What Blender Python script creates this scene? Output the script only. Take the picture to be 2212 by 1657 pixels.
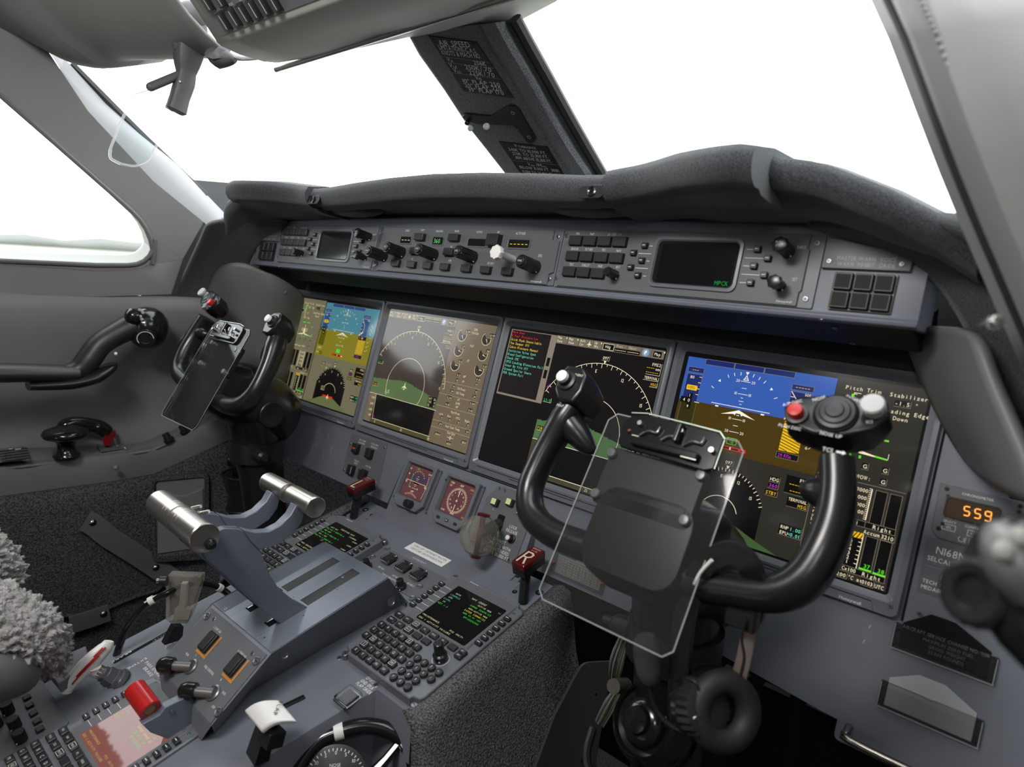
import bpy, bmesh, math, random
from mathutils import Vector, Matrix, geometry
random.seed(7)
PI=math.pi; R=math.radians
sc=bpy.context.scene
for o in list(bpy.data.objects): bpy.data.objects.remove(o)
# ---------------------------------------------------------------- camera
CAM=Vector((0.7769433,-0.8606278,1.1500024))
FPX=1434.674
CR=Vector((0.7443776,0.6644976,0.065916)); CD=Vector((0.1633317,-0.0854693,-0.982862)); CF=Vector((-0.6474756,0.7423867,-0.1721549))
CR.normalize(); CF=(CF-CR*CF.dot(CR)).normalized(); CD=CF.cross(CR); 
cd=bpy.data.cameras.new('camera'); cam=bpy.data.objects.new('camera',cd); sc.collection.objects.link(cam)
UP=-CD
cam.matrix_world=Matrix(((CR.x,UP.x,-CF.x,CAM.x),(CR.y,UP.y,-CF.y,CAM.y),(CR.z,UP.z,-CF.z,CAM.z),(0,0,0,1)))
cd.sensor_width=36.0; cd.sensor_fit='HORIZONTAL'; cd.lens=FPX/2212*36.0; cd.clip_start=0.02; cd.clip_end=3000
cd.dof.use_dof=True; cd.dof.focus_distance=1.02; cd.dof.aperture_fstop=4.6
sc.camera=cam
# ---------------------------------------------------------------- world, lights, exposure
w=bpy.data.worlds.new('sky'); sc.world=w; w.use_nodes=True
bg=w.node_tree.nodes['Background']; bg.inputs['Color'].default_value=(0.93,0.97,1.0,1); bg.inputs['Strength'].default_value=4.6
def area(name,loc,target,size,power,col=(1,1,1),sy=None):
    d=bpy.data.lights.new(name,'AREA'); d.energy=power; d.size=size; d.color=col
    if sy: d.shape='RECTANGLE'; d.size_y=sy
    o=bpy.data.objects.new(name,d); sc.collection.objects.link(o); o.location=loc
    o.rotation_euler=(Vector(target)-Vector(loc)).to_track_quat('-Z','Y').to_euler(); return o
area('aft_key_light',(0.28,-1.02,1.775),(-0.05,-0.25,0.80),0.40,20.0,(1,0.97,0.94))  # unseen soft key light added above and behind the camera
area('aft_fill_light',(0.86,-1.10,1.50),(-0.2,-0.2,0.85),0.16,4.5,(1,0.98,0.95))  # added fill light out of view, brightens the cockpit from the right
sc.view_settings.view_transform='Standard'; sc.view_settings.look='None'; sc.view_settings.gamma=1.0
sc.view_settings.exposure=0.0; sc.view_settings.use_curve_mapping=False
# ---------------------------------------------------------------- projection helpers
def ray(px,py): return CF+CR*((px-1106)/FPX)+CD*((py-828.5)/FPX)
def at(px,py,**k):
    d=ray(px,py); (a,v),=k.items(); i='xyz'.index(a); return CAM+d*((v-CAM[i])/d[i])
def S(px,py,s): return CAM+ray(px,py)*s
def onp(px,py,o,n):
    d=ray(px,py); n=Vector(n); return CAM+d*((Vector(o)-CAM).dot(n)/d.dot(n))
class Fr:
    """flat frame in millimetres: u to the right, v down the face, h out of the face"""
    def __init__(s,o,dn,ex=(1,0,0)):
        s.o=Vector(o); s.dn=Vector(dn).normalized(); s.ex=Vector(ex).normalized(); s.n=s.dn.cross(s.ex).normalized()
    def P(s,u,v,h=0): return s.o+(s.ex*u+s.dn*v+s.n*h)*0.001
    def uv(s,px,py,h=0):
        X=onp(px,py,s.o+s.n*(h*0.001),s.n)-s.o; return X.dot(s.ex)*1000,X.dot(s.dn)*1000
    def sub(s,u,v,h=0,ang=0):
        c,q=math.cos(ang),math.sin(ang); f=Fr(s.P(u,v,h),s.dn); f.ex=(s.ex*c+s.dn*q); f.dn=(s.dn*c-s.ex*q); f.n=s.n.copy(); return f
class MFr(Fr):
    pass
# ---------------------------------------------------------------- materials
MATS={}
def mat(name,col,rough=0.5,metal=0.0,spec=0.5,emit=None,es=1.0,bump=None,coat=0,trans=None,sheen=0,mottle=None):
    if name in MATS: return MATS[name]
    m=bpy.data.materials.new(name); m.use_nodes=True; nt=m.node_tree; b=nt.nodes['Principled BSDF']
    if len(col)==3: col=(*col,1)
    b.inputs['Base Color'].default_value=col; b.inputs['Roughness'].default_value=rough
    b.inputs['Metallic'].default_value=metal; b.inputs['Specular IOR Level'].default_value=spec
    b.inputs['Coat Weight'].default_value=coat
    if sheen: b.inputs['Sheen Weight'].default_value=sheen; b.inputs['Sheen Roughness'].default_value=0.5
    if emit: b.inputs['Emission Color'].default_value=(*emit,1); b.inputs['Emission Strength'].default_value=es
    tc=nt.nodes.new('ShaderNodeTexCoord')
    if bump:
        sc_,st,dist=bump[:3]
        n=nt.nodes.new('ShaderNodeTexNoise'); n.inputs['Scale'].default_value=sc_; n.inputs['Detail'].default_value=3
        nt.links.new(tc.outputs['Object'],n.inputs['Vector'])
        if len(bump)>3:
            mp=nt.nodes.new('ShaderNodeMapping'); mp.inputs['Scale'].default_value=bump[3]
            nt.links.new(tc.outputs['Object'],mp.inputs['Vector']); nt.links.new(mp.outputs['Vector'],n.inputs['Vector'])
        bu=nt.nodes.new('ShaderNodeBump'); bu.inputs['Strength'].default_value=st; bu.inputs['Distance'].default_value=dist
        nt.links.new(n.outputs['Fac'],bu.inputs['Height']); nt.links.new(bu.outputs['Normal'],b.inputs['Normal'])
    if mottle:
        sc_,lo,hi=mottle
        n=nt.nodes.new('ShaderNodeTexNoise'); n.inputs['Scale'].default_value=sc_; n.inputs['Detail'].default_value=4
        nt.links.new(tc.outputs['Object'],n.inputs['Vector'])
        r=nt.nodes.new('ShaderNodeValToRGB'); r.color_ramp.elements[0].position=0.35; r.color_ramp.elements[1].position=0.65
        r.color_ramp.elements[0].color=tuple(c*lo for c in col[:3])+(1,); r.color_ramp.elements[1].color=tuple(min(1,c*hi) for c in col[:3])+(1,)
        nt.links.new(n.outputs['Fac'],r.inputs['Fac']); nt.links.new(r.outputs['Color'],b.inputs['Base Color'])
    MATS[name]=m; return m
def clear(name,tint,gloss,rough=0.03,cloud=0.0,ccol=(0.8,0.8,0.8)):
    m=bpy.data.materials.new(name); m.use_nodes=True; nt=m.node_tree; nt.nodes.clear()
    out=nt.nodes.new('ShaderNodeOutputMaterial'); tr=nt.nodes.new('ShaderNodeBsdfTransparent'); tr.inputs['Color'].default_value=(*tint,1)
    gl=nt.nodes.new('ShaderNodeBsdfGlossy'); gl.inputs['Roughness'].default_value=rough
    mx=nt.nodes.new('ShaderNodeMixShader')
    fr=nt.nodes.new('ShaderNodeFresnel'); fr.inputs['IOR'].default_value=1.0+gloss
    nt.links.new(fr.outputs[0],mx.inputs[0]); nt.links.new(tr.outputs[0],mx.inputs[1]); nt.links.new(gl.outputs[0],mx.inputs[2])
    last=mx
    if cloud:
        di=nt.nodes.new('ShaderNodeBsdfDiffuse'); di.inputs['Color'].default_value=(*ccol,1)
        m2=nt.nodes.new('ShaderNodeMixShader'); m2.inputs[0].default_value=cloud
        nt.links.new(mx.outputs[0],m2.inputs[1]); nt.links.new(di.outputs[0],m2.inputs[2]); last=m2
    nt.links.new(last.outputs[0],out.inputs[0]); MATS[name]=m; return m
def glow(name,col,s=1.0,rough=0.12,base=(0.006,0.006,0.007),spec=0.5):
    return mat(name,base,rough,0,spec,emit=col,es=s)
GREY=mat('blue_grey_panel_paint',(0.150,0.163,0.192),0.42,0,0.45,bump=(900,0.05,0.0004),mottle=(9,0.93,1.05))
GREYD=mat('grey_faceplate',(0.118,0.122,0.132),0.45,0,0.4,bump=(1400,0.06,0.0003))
BEZ=mat('grey_bezel',(0.150,0.160,0.180),0.36,0.15,0.5)
LEA=mat('grey_leather',(0.150,0.148,0.147),0.46,0,0.4,bump=(260,0.10,0.0006),mottle=(3.5,0.93,1.06))
LEAP=mat('lit_grey_leather',(0.235,0.232,0.228),0.48,0,0.4,bump=(260,0.10,0.0006),mottle=(3.5,0.93,1.06))  # lighter copy of the grey leather, window light put into the colour
PFAB=mat('lit_post_fabric',(0.125,0.130,0.135),0.95,0,0.1,bump=(850,0.9,0.0012),sheen=0.3,mottle=(700,0.5,1.7))  # charcoal fabric with the light on the post put into its colour
LEAD=mat('dark_grey_leather',(0.085,0.085,0.088),0.5,0,0.4,bump=(300,0.12,0.0006))
FAB=mat('charcoal_fabric',(0.034,0.037,0.040),0.95,0,0.1,bump=(850,0.9,0.0012),sheen=0.35,mottle=(700,0.45,1.7))
CARP=mat('dark_carpet',(0.062,0.062,0.064),0.95,0,0.1,bump=(330,1.0,0.004),mottle=(300,0.40,1.7))
CARPG=mat('grey_carpet',(0.105,0.105,0.108),0.95,0,0.1,bump=(380,1.0,0.003),mottle=(520,0.3,1.8))
BLK=mat('black_plastic',(0.012,0.012,0.013),0.38,0,0.5)
BLKG=mat('black_gloss',(0.009,0.009,0.010),0.16,0,0.55)
BLKS=mat('black_satin',(0.012,0.012,0.013),0.27,0,0.55)
DARK=mat('dark_cavity',(0.006,0.006,0.007),0.8,0,0.2)
KEY=mat('charcoal_key',(0.022,0.022,0.024),0.42,0,0.5)
CHR=mat('steel',(0.62,0.60,0.57),0.25,1.0,0.5)
SCRW=mat('screw_metal',(0.22,0.23,0.25),0.35,0.8,0.5)
BRUSH=mat('brushed_steel',(0.58,0.55,0.51),0.30,1.0,0.5,bump=(1,0.12,0.0004,(30,1500,1500)))
WHT=mat('white_paint',(0.80,0.79,0.77),0.35,0,0.5)
LBL=mat('white_legend',(0.80,0.80,0.78),0.6,0,0.2)
RED=mat('red_plastic',(0.42,0.012,0.012),0.28,0,0.5,coat=0.3)
DRED=mat('dark_red_plastic',(0.095,0.006,0.007),0.25,0,0.5,coat=0.3)
GLASS=clear('window_glass',(0.96,0.98,0.97),0.12)
PLEX=clear('clear_plastic',(0.86,0.87,0.88),0.28,0.05,0.018,(0.5,0.5,0.5))
FROST=clear('cloudy_plastic',(0.86,0.84,0.80),0.22,0.10,0.12,(0.80,0.77,0.70))
TL=mat('teal_sensor',(.01,.10,.11),.15)
LCDG=glow('lit_green',(0.02,0.45,0.07),1.0)
# ---------------------------------------------------------------- mesh building
def tess(loops): return geometry.tessellate_polygon(loops)
GLY={}
_cu=None
def glyph(ch):
    global _cu
    if ch in GLY: return GLY[ch]
    if _cu is None:
        c=bpy.data.curves.new('t','FONT'); _cu=(c,bpy.data.objects.new('t',c)); c.resolution_u=2; sc.collection.objects.link(_cu[1])
    c,o=_cu; c.body=ch; c.size=1.0
    bpy.context.view_layer.update()
    dg=bpy.context.evaluated_depsgraph_get(); me=bpy.data.meshes.new_from_object(o.evaluated_get(dg))
    vs=[(v.co.x,v.co.y) for v in me.vertices]; fs=[tuple(p.vertices) for p in me.polygons]
    w0=min([v[0] for v in vs],default=0); w1=max([v[0] for v in vs],default=0.3)
    bpy.data.meshes.remove(me); GLY[ch]=(vs,fs,w0,w1); return GLY[ch]
class MB:
    def __init__(s): s.v=[]; s.f=[]; s.m=[]; s.mats=[]; s.sm=[]
    def mi(s,m):
        if m not in s.mats: s.mats.append(m)
        return s.mats.index(m)
    def add(s,vs,fs,m,flat=False):
        b=len(s.v); k=s.mi(m); s.v+= [Vector(x) for x in vs]
        for f in fs: s.f.append(tuple(b+i for i in f)); s.m.append(k); s.sm.append(not flat)
        return s
    def prism(s,F,pts,h0,h1,m,ch=0):
        n=len(pts)
        ar=sum(pts[i][0]*pts[(i+1)%n][1]-pts[(i+1)%n][0]*pts[i][1] for i in range(n))
        if ar>0: pts=list(pts)[::-1]
        rings=[(pts,h0)]
        if ch:
            cx=[]
            for i in range(n):
                a=Vector(pts[i-1]);b=Vector(pts[i]);c=Vector(pts[(i+1)%n])
                d1=(b-a).normalized() if (b-a).length>1e-9 else Vector((1,0)); d2=(c-b).normalized() if (c-b).length>1e-9 else d1
                n1=Vector((d1.y,-d1.x)); n2=Vector((d2.y,-d2.x)); t=(n1+n2)
                t=t/max(0.5,t.length_squared/2) ; cx.append((b.x+t.x*ch, b.y+t.y*ch))
            rings+=[(pts,h1-ch*(1 if h1>h0 else -1)),(cx,h1)]
        else: rings.append((pts,h1))
        vs=[];fs=[]
        for pp,h in rings: vs+=[F.P(u,v,h) for u,v in pp]
        for r in range(len(rings)-1):
            for i in range(n):
                j=(i+1)%n; fs.append((r*n+i,r*n+j,(r+1)*n+j,(r+1)*n+i))
        fs.append(tuple((len(rings)-1)*n+i for i in range(n))); fs.append(tuple(range(n-1,-1,-1)))
        return s.add(vs,fs,m)
    def box(s,F,u0,v0,u1,v1,h0,h1,m,r=0,ch=0,seg=4): return s.prism(F,rrect(u0,v0,u1,v1,r,seg),h0,h1,m,ch)
    def ring(s,F,outs,ins,m):
        """outs, ins: lists of (pts,h) with equal counts: one skin from the first to the last"""
        L=outs+ins; n=len(L[0][0]); vs=[];fs=[]
        for pp,h in L: vs+=[F.P(u,v,h) for u,v in pp]
        for r in range(len(L)-1):
            for i in range(n):
                j=(i+1)%n; fs.append((r*n+i,(r+1)*n+i,(r+1)*n+j,r*n+j))
        return s.add(vs,fs,m)
    def loft(s,rings,m,cap0=True,cap1=True,closed=True,flip=False):
        n=len(rings[0]); vs=[p for r in rings for p in r]; fs=[]
        for r in range(len(rings)-1):
            for i in range(n if closed else n-1):
                j=(i+1)%n; f=(r*n+i,r*n+j,(r+1)*n+j,(r+1)*n+i); fs.append(f[::-1] if flip else f)
        if closed and cap0: f=tuple(range(n-1,-1,-1)); fs.append(f[::-1] if flip else f)
        if closed and cap1: f=tuple((len(rings)-1)*n+i for i in range(n)); fs.append(f[::-1] if flip else f)
        return s.add(vs,fs,m)
    def lathe(s,p0,ax,prof,m,n=24,flute=None):
        p0=Vector(p0); ax=Vector(ax).normalized(); t=Vector((0,0,1)) if abs(ax.z)<0.9 else Vector((1,0,0))
        a=ax.cross(t).normalized(); b=ax.cross(a); rings=[]
        for z,r in prof:
            rings.append([p0+ax*z+(a*math.cos(2*PI*i/n)+b*math.sin(2*PI*i/n))*max(r*(1 if not flute else (1-flute*(i%2))),1e-5) for i in range(n)])
        return s.loft(rings,m)
    def cyl(s,p0,p1,r0,r1,m,n=20,bev=0):
        p0=Vector(p0);p1=Vector(p1);L=(p1-p0).length
        prof=[(0,r0),(L,r1)] if not bev else [(0,r0),(L-bev,r1),(L-bev*0.3,r1-bev*0.3),(L,r1-bev)]
        return s.lathe(p0,p1-p0,prof,m,n)
    def tube(s,pts,rad,m,n=10,smooth=4,sec=None,up=None):
        P=[Vector(p) for p in pts]; Rr=list(rad) if isinstance(rad,(list,tuple)) else [rad]*len(P)
        if smooth>1:
            Q=[];RR=[]
            for i in range(len(P)-1):
                a=P[max(i-1,0)];b=P[i];c=P[i+1];d=P[min(i+2,len(P)-1)]
                for k in range(smooth):
                    t=k/smooth; Q.append(0.5*((2*b)+(c-a)*t+(2*a-5*b+4*c-d)*t*t+(3*b-a-3*c+d)*t**3)); RR.append(Rr[i]*(1-t)+Rr[i+1]*t)
            Q.append(P[-1]);RR.append(Rr[-1]);P,Rr=Q,RR
        rings=[];a=None
        for i,p in enumerate(P):
            t=(P[min(i+1,len(P)-1)]-P[max(i-1,0)]).normalized()
            if a is None:
                u=Vector(up) if up else (Vector((0,0,1)) if abs(t.z)<0.9 else Vector((1,0,0))); a=(u-t*u.dot(t)).normalized()
            else:
                if up: u=Vector(up); a=(u-t*u.dot(t)).normalized()
                else: a=(a-t*a.dot(t)).normalized()
            b=t.cross(a); r=Rr[i]
            if sec: rings.append([p+(a*x+b*y)*r for x,y in sec])
            else: rings.append([p+(a*math.cos(2*PI*k/n)+b*math.sin(2*PI*k/n))*r for k in range(n)])
        return s.loft(rings,m)
    def sph(s,c,r,m,n=16,sc_=(1,1,1),ax=(0,0,1)):
        c=Vector(c); ax=Vector(ax).normalized(); k=n//2
        return s.lathe(c-ax*r*sc_[2],ax,[(r*sc_[2]*(1-math.cos(PI*i/k)),r*sc_[0]*math.sin(PI*i/k)) for i in range(k+1)],m,n)
    def line(s,F,pts,wd,h,m,closed=False):
        P=[Vector((u,v)) for u,v in pts]; n=len(P); 
        if closed: P=P+[P[0]]; n+=1
        vs=[]
        for i in range(n):
            if closed:
                a=P[i-1] if i>0 else P[-2]; b=P[i]; c=P[i+1] if i<n-1 else P[1]
            else: a=P[max(i-1,0)];b=P[i];c=P[min(i+1,n-1)]
            d1=(b-a); d2=(c-b); d1=d1.normalized() if d1.length>1e-9 else d2.normalized(); d2=d2.normalized() if d2.length>1e-9 else d1
            t=(d1+d2); t=t.normalized() if t.length>1e-6 else d1
            k=1/max(0.4,t.dot(d1)); nn=Vector((-t.y,t.x))*wd*0.5*k
            vs+=[F.P(*(b+nn),h),F.P(*(b-nn),h)]
        return s.add(vs,[(2*i,2*i+2,2*i+3,2*i+1) for i in range(n-1)],m,True)
    def poly(s,F,pts,h,m):
        n=len(pts); ar=sum(pts[i][0]*pts[(i+1)%n][1]-pts[(i+1)%n][0]*pts[i][1] for i in range(n))
        if ar>0: pts=list(pts)[::-1]
        return s.add([F.P(u,v,h) for u,v in pts],[tuple(range(n))],m,True)
    def rect(s,F,u0,v0,u1,v1,h,m): return s.poly(F,[(u0,v0),(u1,v0),(u1,v1),(u0,v1)],h,m)
    def frame(s,F,u0,v0,u1,v1,wd,h,m): return s.line(F,[(u0,v0),(u1,v0),(u1,v1),(u0,v1)],wd,h,m,True)
    def arc(s,F,cu,cv,r,a0,a1,wd,h,m,n=40):
        return s.line(F,[(cu+r*math.sin(R(a0+(a1-a0)*i/n)),cv-r*math.cos(R(a0+(a1-a0)*i/n))) for i in range(n+1)],wd,h,m)
    def text(s,F,u,v,t,size,m,h=0.15,al='L',mono=0,sx=1.0,bold=0,slant=0):
        """u,v: baseline start in mm; size: capital height in mm"""
        k=size/0.70; adv=[]; 
        for ch in t:
            if ch==' ': adv.append(mono or size*0.50*sx); continue
            g=glyph(ch); adv.append(mono or ((g[3]-g[2])*k*sx+size*0.16))
        W=sum(adv); x=u-(W/2 if al=='C' else W if al=='R' else 0)
        for ch,a in zip(t,adv):
            if ch!=' ':
                vs,fs,w0,w1=glyph(ch); 
                cw=(w1-w0)*k*sx; q=1.0
                if mono: q=min(1.0,(mono*0.84)/max(cw,1e-6)); off=(mono-cw*q)/2
                else: off=size*0.08
                s.add([F.P(x+off+(a_-w0)*k*sx*q+slant*b_*k,v-b_*k,h) for a_,b_ in vs],[f for f in fs],m,True)
            x+=a
        return s
def rrect(u0,v0,u1,v1,r=0,seg=4):
    if r<=0: return [(u0,v0),(u1,v0),(u1,v1),(u0,v1)]
    r=min(r,abs(u1-u0)/2.01,abs(v1-v0)/2.01); P=[]
    for cx,cy,a in ((u1-r,v0+r,-90),(u1-r,v1-r,0),(u0+r,v1-r,90),(u0+r,v0+r,180)):
        for i in range(seg+1): t=R(a+90*i/seg); P.append((cx+r*math.cos(t),cy+r*math.sin(t)))
    return P
ALL=[]
def build(name,mb,parent=None,ang=38,mirror=False,bev=0,sub=0,label=None,loc=None):
    vs=mb.v; fs=mb.f
    if mirror: vs=[Vector((-p.x,p.y,p.z)) for p in vs]; fs=[f[::-1] for f in fs]
    if parent: L=Vector(parent['_loc'])
    elif loc is not None: L=Vector(loc)
    else:
        xs=[p.x for p in vs];ys=[p.y for p in vs];zs=[p.z for p in vs]
        L=Vector(((min(xs)+max(xs))/2,(min(ys)+max(ys))/2,min(zs)))
    me=bpy.data.meshes.new(name); me.from_pydata([p-L for p in vs],[],fs)
    for m in mb.mats: me.materials.append(m)
    for p,k,sm in zip(me.polygons,mb.m,mb.sm): p.material_index=k; p.use_smooth=sm
    me.update()
    try: me.set_sharp_from_angle(angle=R(ang))
    except Exception: pass
    o=bpy.data.objects.new(name,me); sc.collection.objects.link(o)
    if parent: o.parent=parent
    else: o.location=L
    o['_loc']=list(L)
    if bev:
        b=o.modifiers.new('edge','BEVEL'); b.width=bev; b.segments=2; b.limit_method='ANGLE'; b.angle_limit=R(35)
    if sub: b=o.modifiers.new('round','SUBSURF'); b.levels=sub; b.render_levels=sub
    if label: o['label']=label
    ALL.append(o); return o
def thing(name,label,cat,loc,group=None):
    o=bpy.data.objects.new(name,None); sc.collection.objects.link(o); o.location=loc; o.empty_display_size=0.03
    o['_loc']=list(loc); o['label']=label; o['category']=cat
    if group: o['group']=group
    ALL.append(o); return o
def tag(o,label,cat,group=None,kind=None):
    o['label']=label; o['category']=cat
    if group: o['group']=group
    if kind: o['kind']=kind
    return o
def struct(o,label=None,cat=None):
    o['kind']='structure'
    if label: o['label']=label
    if cat: o['category']=cat
    return o
def screw(F,u,v,h,r,name='screw',parent=None,m=None):
    b=MB(); m=m or SCRW
    b.lathe(F.P(u,v,h-0.2),F.n,[(0,r*.001),(0.0008,r*.001),(0.0012,r*.00085),(0.00125,r*.0003)],m,14)
    a=random.random()*3
    for k in (0,PI/2):
        c,q=math.cos(a+k)*r*.6,math.sin(a+k)*r*.6; b.line(F,[(u-c,v-q),(u+c,v+q)],r*.22,h+1.12,DARK)
    return build(name,b,parent)
# main faces of the cockpit
DPF=Fr((0,0,1.05),(0,-0.26387,-0.96456))
GPF=Fr((0,-0.10957,1.20371),(0,-0.2092,-0.9779))
PDF=Fr((0,-0.185273,0.676198),(0,-0.97147,-0.23717))
_a=R(11); CLF=Fr(DPF.P(0,262,0),DPF.dn*math.cos(_a)+DPF.n*math.sin(_a))
WHF=Fr((0.475,-0.235,1.02),(0,-0.52,-0.854))
# ================================================================ shell
def LPT(px,py,dx=0):                      # a point on the inclined left wall lining
    A=Vector((-.86+dx,-.543,1.026));B=Vector((-.80+dx,-.241,1.04));C_=Vector((-.76+dx,-.543,1.397))
    return onp(px,py,A,(B-A).cross(C_-A))
_A=Vector((-.86,-.543,1.026));_n=((Vector((-.80,-.241,1.04))-_A).cross(Vector((-.76,-.543,1.397))-_A)).normalized()
if _n.x<0: _n=-_n
def slab(mb,loops,n,th,m):
    """outer loop + holes (world points on one plane) given a thickness behind"""
    n=Vector(n); allp=[p for l in loops for p in l]; tr=tess(loops); N=len(allp)
    fr=[]
    for t in tr:
        a,b,c=(allp[i] for i in t)
        fr.append(t if (b-a).cross(c-a).dot(n)>0 else t[::-1])
    vs=allp+[p-n*th for p in allp]; fs=list(fr)+[tuple(N+i for i in t[::-1]) for t in fr]
    b=0
    for l in loops:
        k=len(l)
        for i in range(k): j=(i+1)%k; fs.append((b+i,b+j,N+b+j,N+b+i))
        b+=k
    # orient the sides by recalculating later
    mb.add(vs,fs,m)
def fixn(o):
    bm=bmesh.new(); bm.from_mesh(o.data); bmesh.ops.recalc_face_normals(bm,faces=bm.faces); bm.to_mesh(o.data); bm.free()
def arcpx(pts,seg=5):
    """rounded pixel polygon: (x,y,r)"""
    out=[];n=len(pts)
    for i,p in enumerate(pts):
        x,y=p[:2]; r=p[2] if len(p)>2 else 0
        if not r: out.append((x,y)); continue
        a=Vector(pts[i-1][:2]);b=Vector((x,y));c=Vector(pts[(i+1)%n][:2])
        p0=b+(a-b).normalized()*r; p1=b+(c-b).normalized()*r
        for k in range(seg+1):
            t=k/seg; q=p0*(1-t)**2+b*2*t*(1-t)+p1*t*t; out.append((q.x,q.y))
    return out
# ---- left wall with the side window opening
winpx=arcpx([(-330,-30,0),(0,205),(120,310),(335,500,70),(330,572,55),(210,572),(-60,560),(-330,545)])
outer=[(-420,648),(0,640),(200,642),(370,636),(395,560),(440,480),(333,393),(260,315),(190,240),(130,150),(105,112),(-100,-40),(-420,-250)]
mb=MB(); slab(mb,[[LPT(*q) for q in outer],[LPT(*q) for q in winpx]],_n,0.05,LEAP)
o=struct(build('wall_left',mb,bev=0.004)); fixn(o)
# leather rolled edge and stitching of the window
mb=MB(); wp=[LPT(*q)+_n*0.001 for q in winpx]; mb.tube(wp+[wp[0]],0.005,LEA,8,1); o=struct(build('trim_1',mb)); 
mb=MB(); ce=Vector((0,0,0)); 
for p in wp: ce+=p/len(wp)
STI=mat('pale_stitching',(0.30,0.30,0.30),0.8)
pts=[p+(p-ce).normalized()*0.011+_n*0.001 for p in wp]
dens=[]
for i in range(len(pts)-1):
    L=(pts[i+1]-pts[i]).length; k=max(1,int(L/0.0042))
    for j in range(k): dens.append((pts[i].lerp(pts[i+1],(j+.15)/k),pts[i].lerp(pts[i+1],(j+.75)/k)))
for a,b in dens: mb.cyl(a,b,0.0005,0.0005,STI,5)
tag(build('window_stitching',mb),'pale thread stitching around the left side window edge','stitching',kind='stuff')
# white sill moulding between lining and pane
mb=MB(); ctr=[p-_n*0.03+(ce-p).normalized()*0.004 for p in wp]
mb.loft([wp,[p-_n*0.05+(ce-p).normalized()*0.010 for p in wp]],mat('cream_sill',(0.55,0.55,0.52),0.5),False,False); struct(build('trim_2',mb))
mb=MB(); mb.add([p-_n*0.045+(ce-p).normalized()*0.006 for p in wp],[tuple(range(len(wp)))],GLASS); struct(build('window_1',mb))
# ---- pillar facet by the left windscreen, black seal
crease=[(130,150),(190,240),(260,315),(333,393),(440,480),(475,515)]; edge=[(105,112),(200,215),(275,280),(360,350),(437,428),(478,470)]
mb=MB(); PIL=mat('lit_facet_leather',(0.26,0.26,0.265),0.5,0,0.4,bump=(260,0.1,0.0005))  # facet leather paled for the windscreen light it faces
rings=[]
for c,e in zip(crease,edge):
    a=LPT(*c); b=LPT(*e)+Vector((0.01,0.045,0.0)); b=CAM+ray(*e)*((b-CAM).dot(CF)) ; d=b+Vector((-0.02,0.03,0)); rings.append([a,a.lerp(b,.5)+Vector((.004,0,0)),b,d,a+Vector((-.05,0.02,0))])
mb.loft(rings,PIL); o=struct(build('trim_3',mb)); fixn(o)
SEAL=mat('black_rubber_seal',(0.014,0.014,0.013),0.6)
mb=MB(); P=[]
for e in [(118,118),(200,205),(300,300),(372,362),(437,425)]: P.append(LPT(*e)+Vector((0.0,0.055,0)))
P=[CAM+ray(*e)*((LPT(*e)-CAM).dot(CF)+0.055) for e in [(150,140),(215,205),(300,290),(372,358),(442,424)]]
mb.tube(P,0.011,SEAL,8,3); struct(build('trim_4',mb))
_u=LPT(-420,-250); _l=LPT(-420,648)
mb=MB(); mb.loft([[_l,_l.lerp(_u,.5),_u],[Vector((-.96,-1.62,1.02)),Vector((-.90,-1.62,1.32)),Vector((-.80,-1.62,1.60))]],LEAP,closed=False); struct(build('wall_left_aft',mb)).name='wall_left.004'
mb=MB(); mb.add([at(320,380,x=-.83),at(560,400,x=-.84),at(560,720,x=-.86),at(300,720,x=-.90)],[(0,1,2,3)],LEAD); struct(build('wall_left_backing',mb)).name='wall_left.003'
# ---- lower left lining: quilted leather under the seam, one lofted sheet
def seampt(t): return Vector((-.955,-1.6,1.0)).lerp(Vector((-.80,-.245,1.038)),t)
rows=[]
for y in [-1.9,-1.5,-1.2,-.9,-.7,-.5,-.35,-.22,-.14,-.10,-.085]:
    x=-.86-(-.54-y)*0.06 if y<-.54 else -.86+(y+.54)*0.17
    if y>-.25: x=x+(y+.25)**2*6
    r=[]
    for z,dx in [(1.034,0),(1.028,.004),(1.0,.010),(.95,.006),(.88,-.004),(.80,-.010),(.74,-.006),(.712,.004),(.66,.004)]:
        r.append(Vector((x+dx,y,z)))
    rows.append(r)
mb=MB(); mb.loft([list(c) for c in zip(*rows)],LEA,closed=False)
o=build('wall_left_lower',mb); struct(o); o.name='wall_left.001'
# padded corner piece beside the left display (mirrored beyond the right display)
def pad(name,mir,lab,screws=True):
    # px traced on the left side
    def q(px,py,y): 
        p=at(px,py,y=y); return p
    g=[[(470,590,-.155),(505,566,-.165),(535,566,-.165),(570,585,-.15),(620,612,-.10),(650,628,-.052)],
       [(455,640,-.165),(495,605,-.165),(540,600,-.158),(580,612,-.145),(618,630,-.10),(648,650,-.045)],
       [(440,690,-.150),(480,660,-.150),(530,645,-.150),(575,650,-.14),(612,670,-.10),(638,690,-.045)],
       [(425,780,-.145),(470,760,-.14),(520,740,-.14),(560,735,-.135),(600,730,-.10),(626,735,-.048)],
       [(400,900,-.145),(455,880,-.14),(500,860,-.14),(545,840,-.135),(585,830,-.11),(612,835,-.055)]]
    rr=[[q(*c) for c in r] for r in g]
    mb=MB(); mb.loft(rr,LEA,closed=False); 
    bm=[r[::-1] for r in rr]
    o=build(name,mb,mirror=mir,sub=2); m=o.modifiers.new('thick','SOLIDIFY'); m.thickness=0.012; m.offset=-1 if not mir else 1
    tag(o,lab,'panel'); 
    return o,rr
p1,rr=pad('padded_corner_panel',False,'grey leather padded corner panel left of the leftmost display, behind the left yoke')
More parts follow.
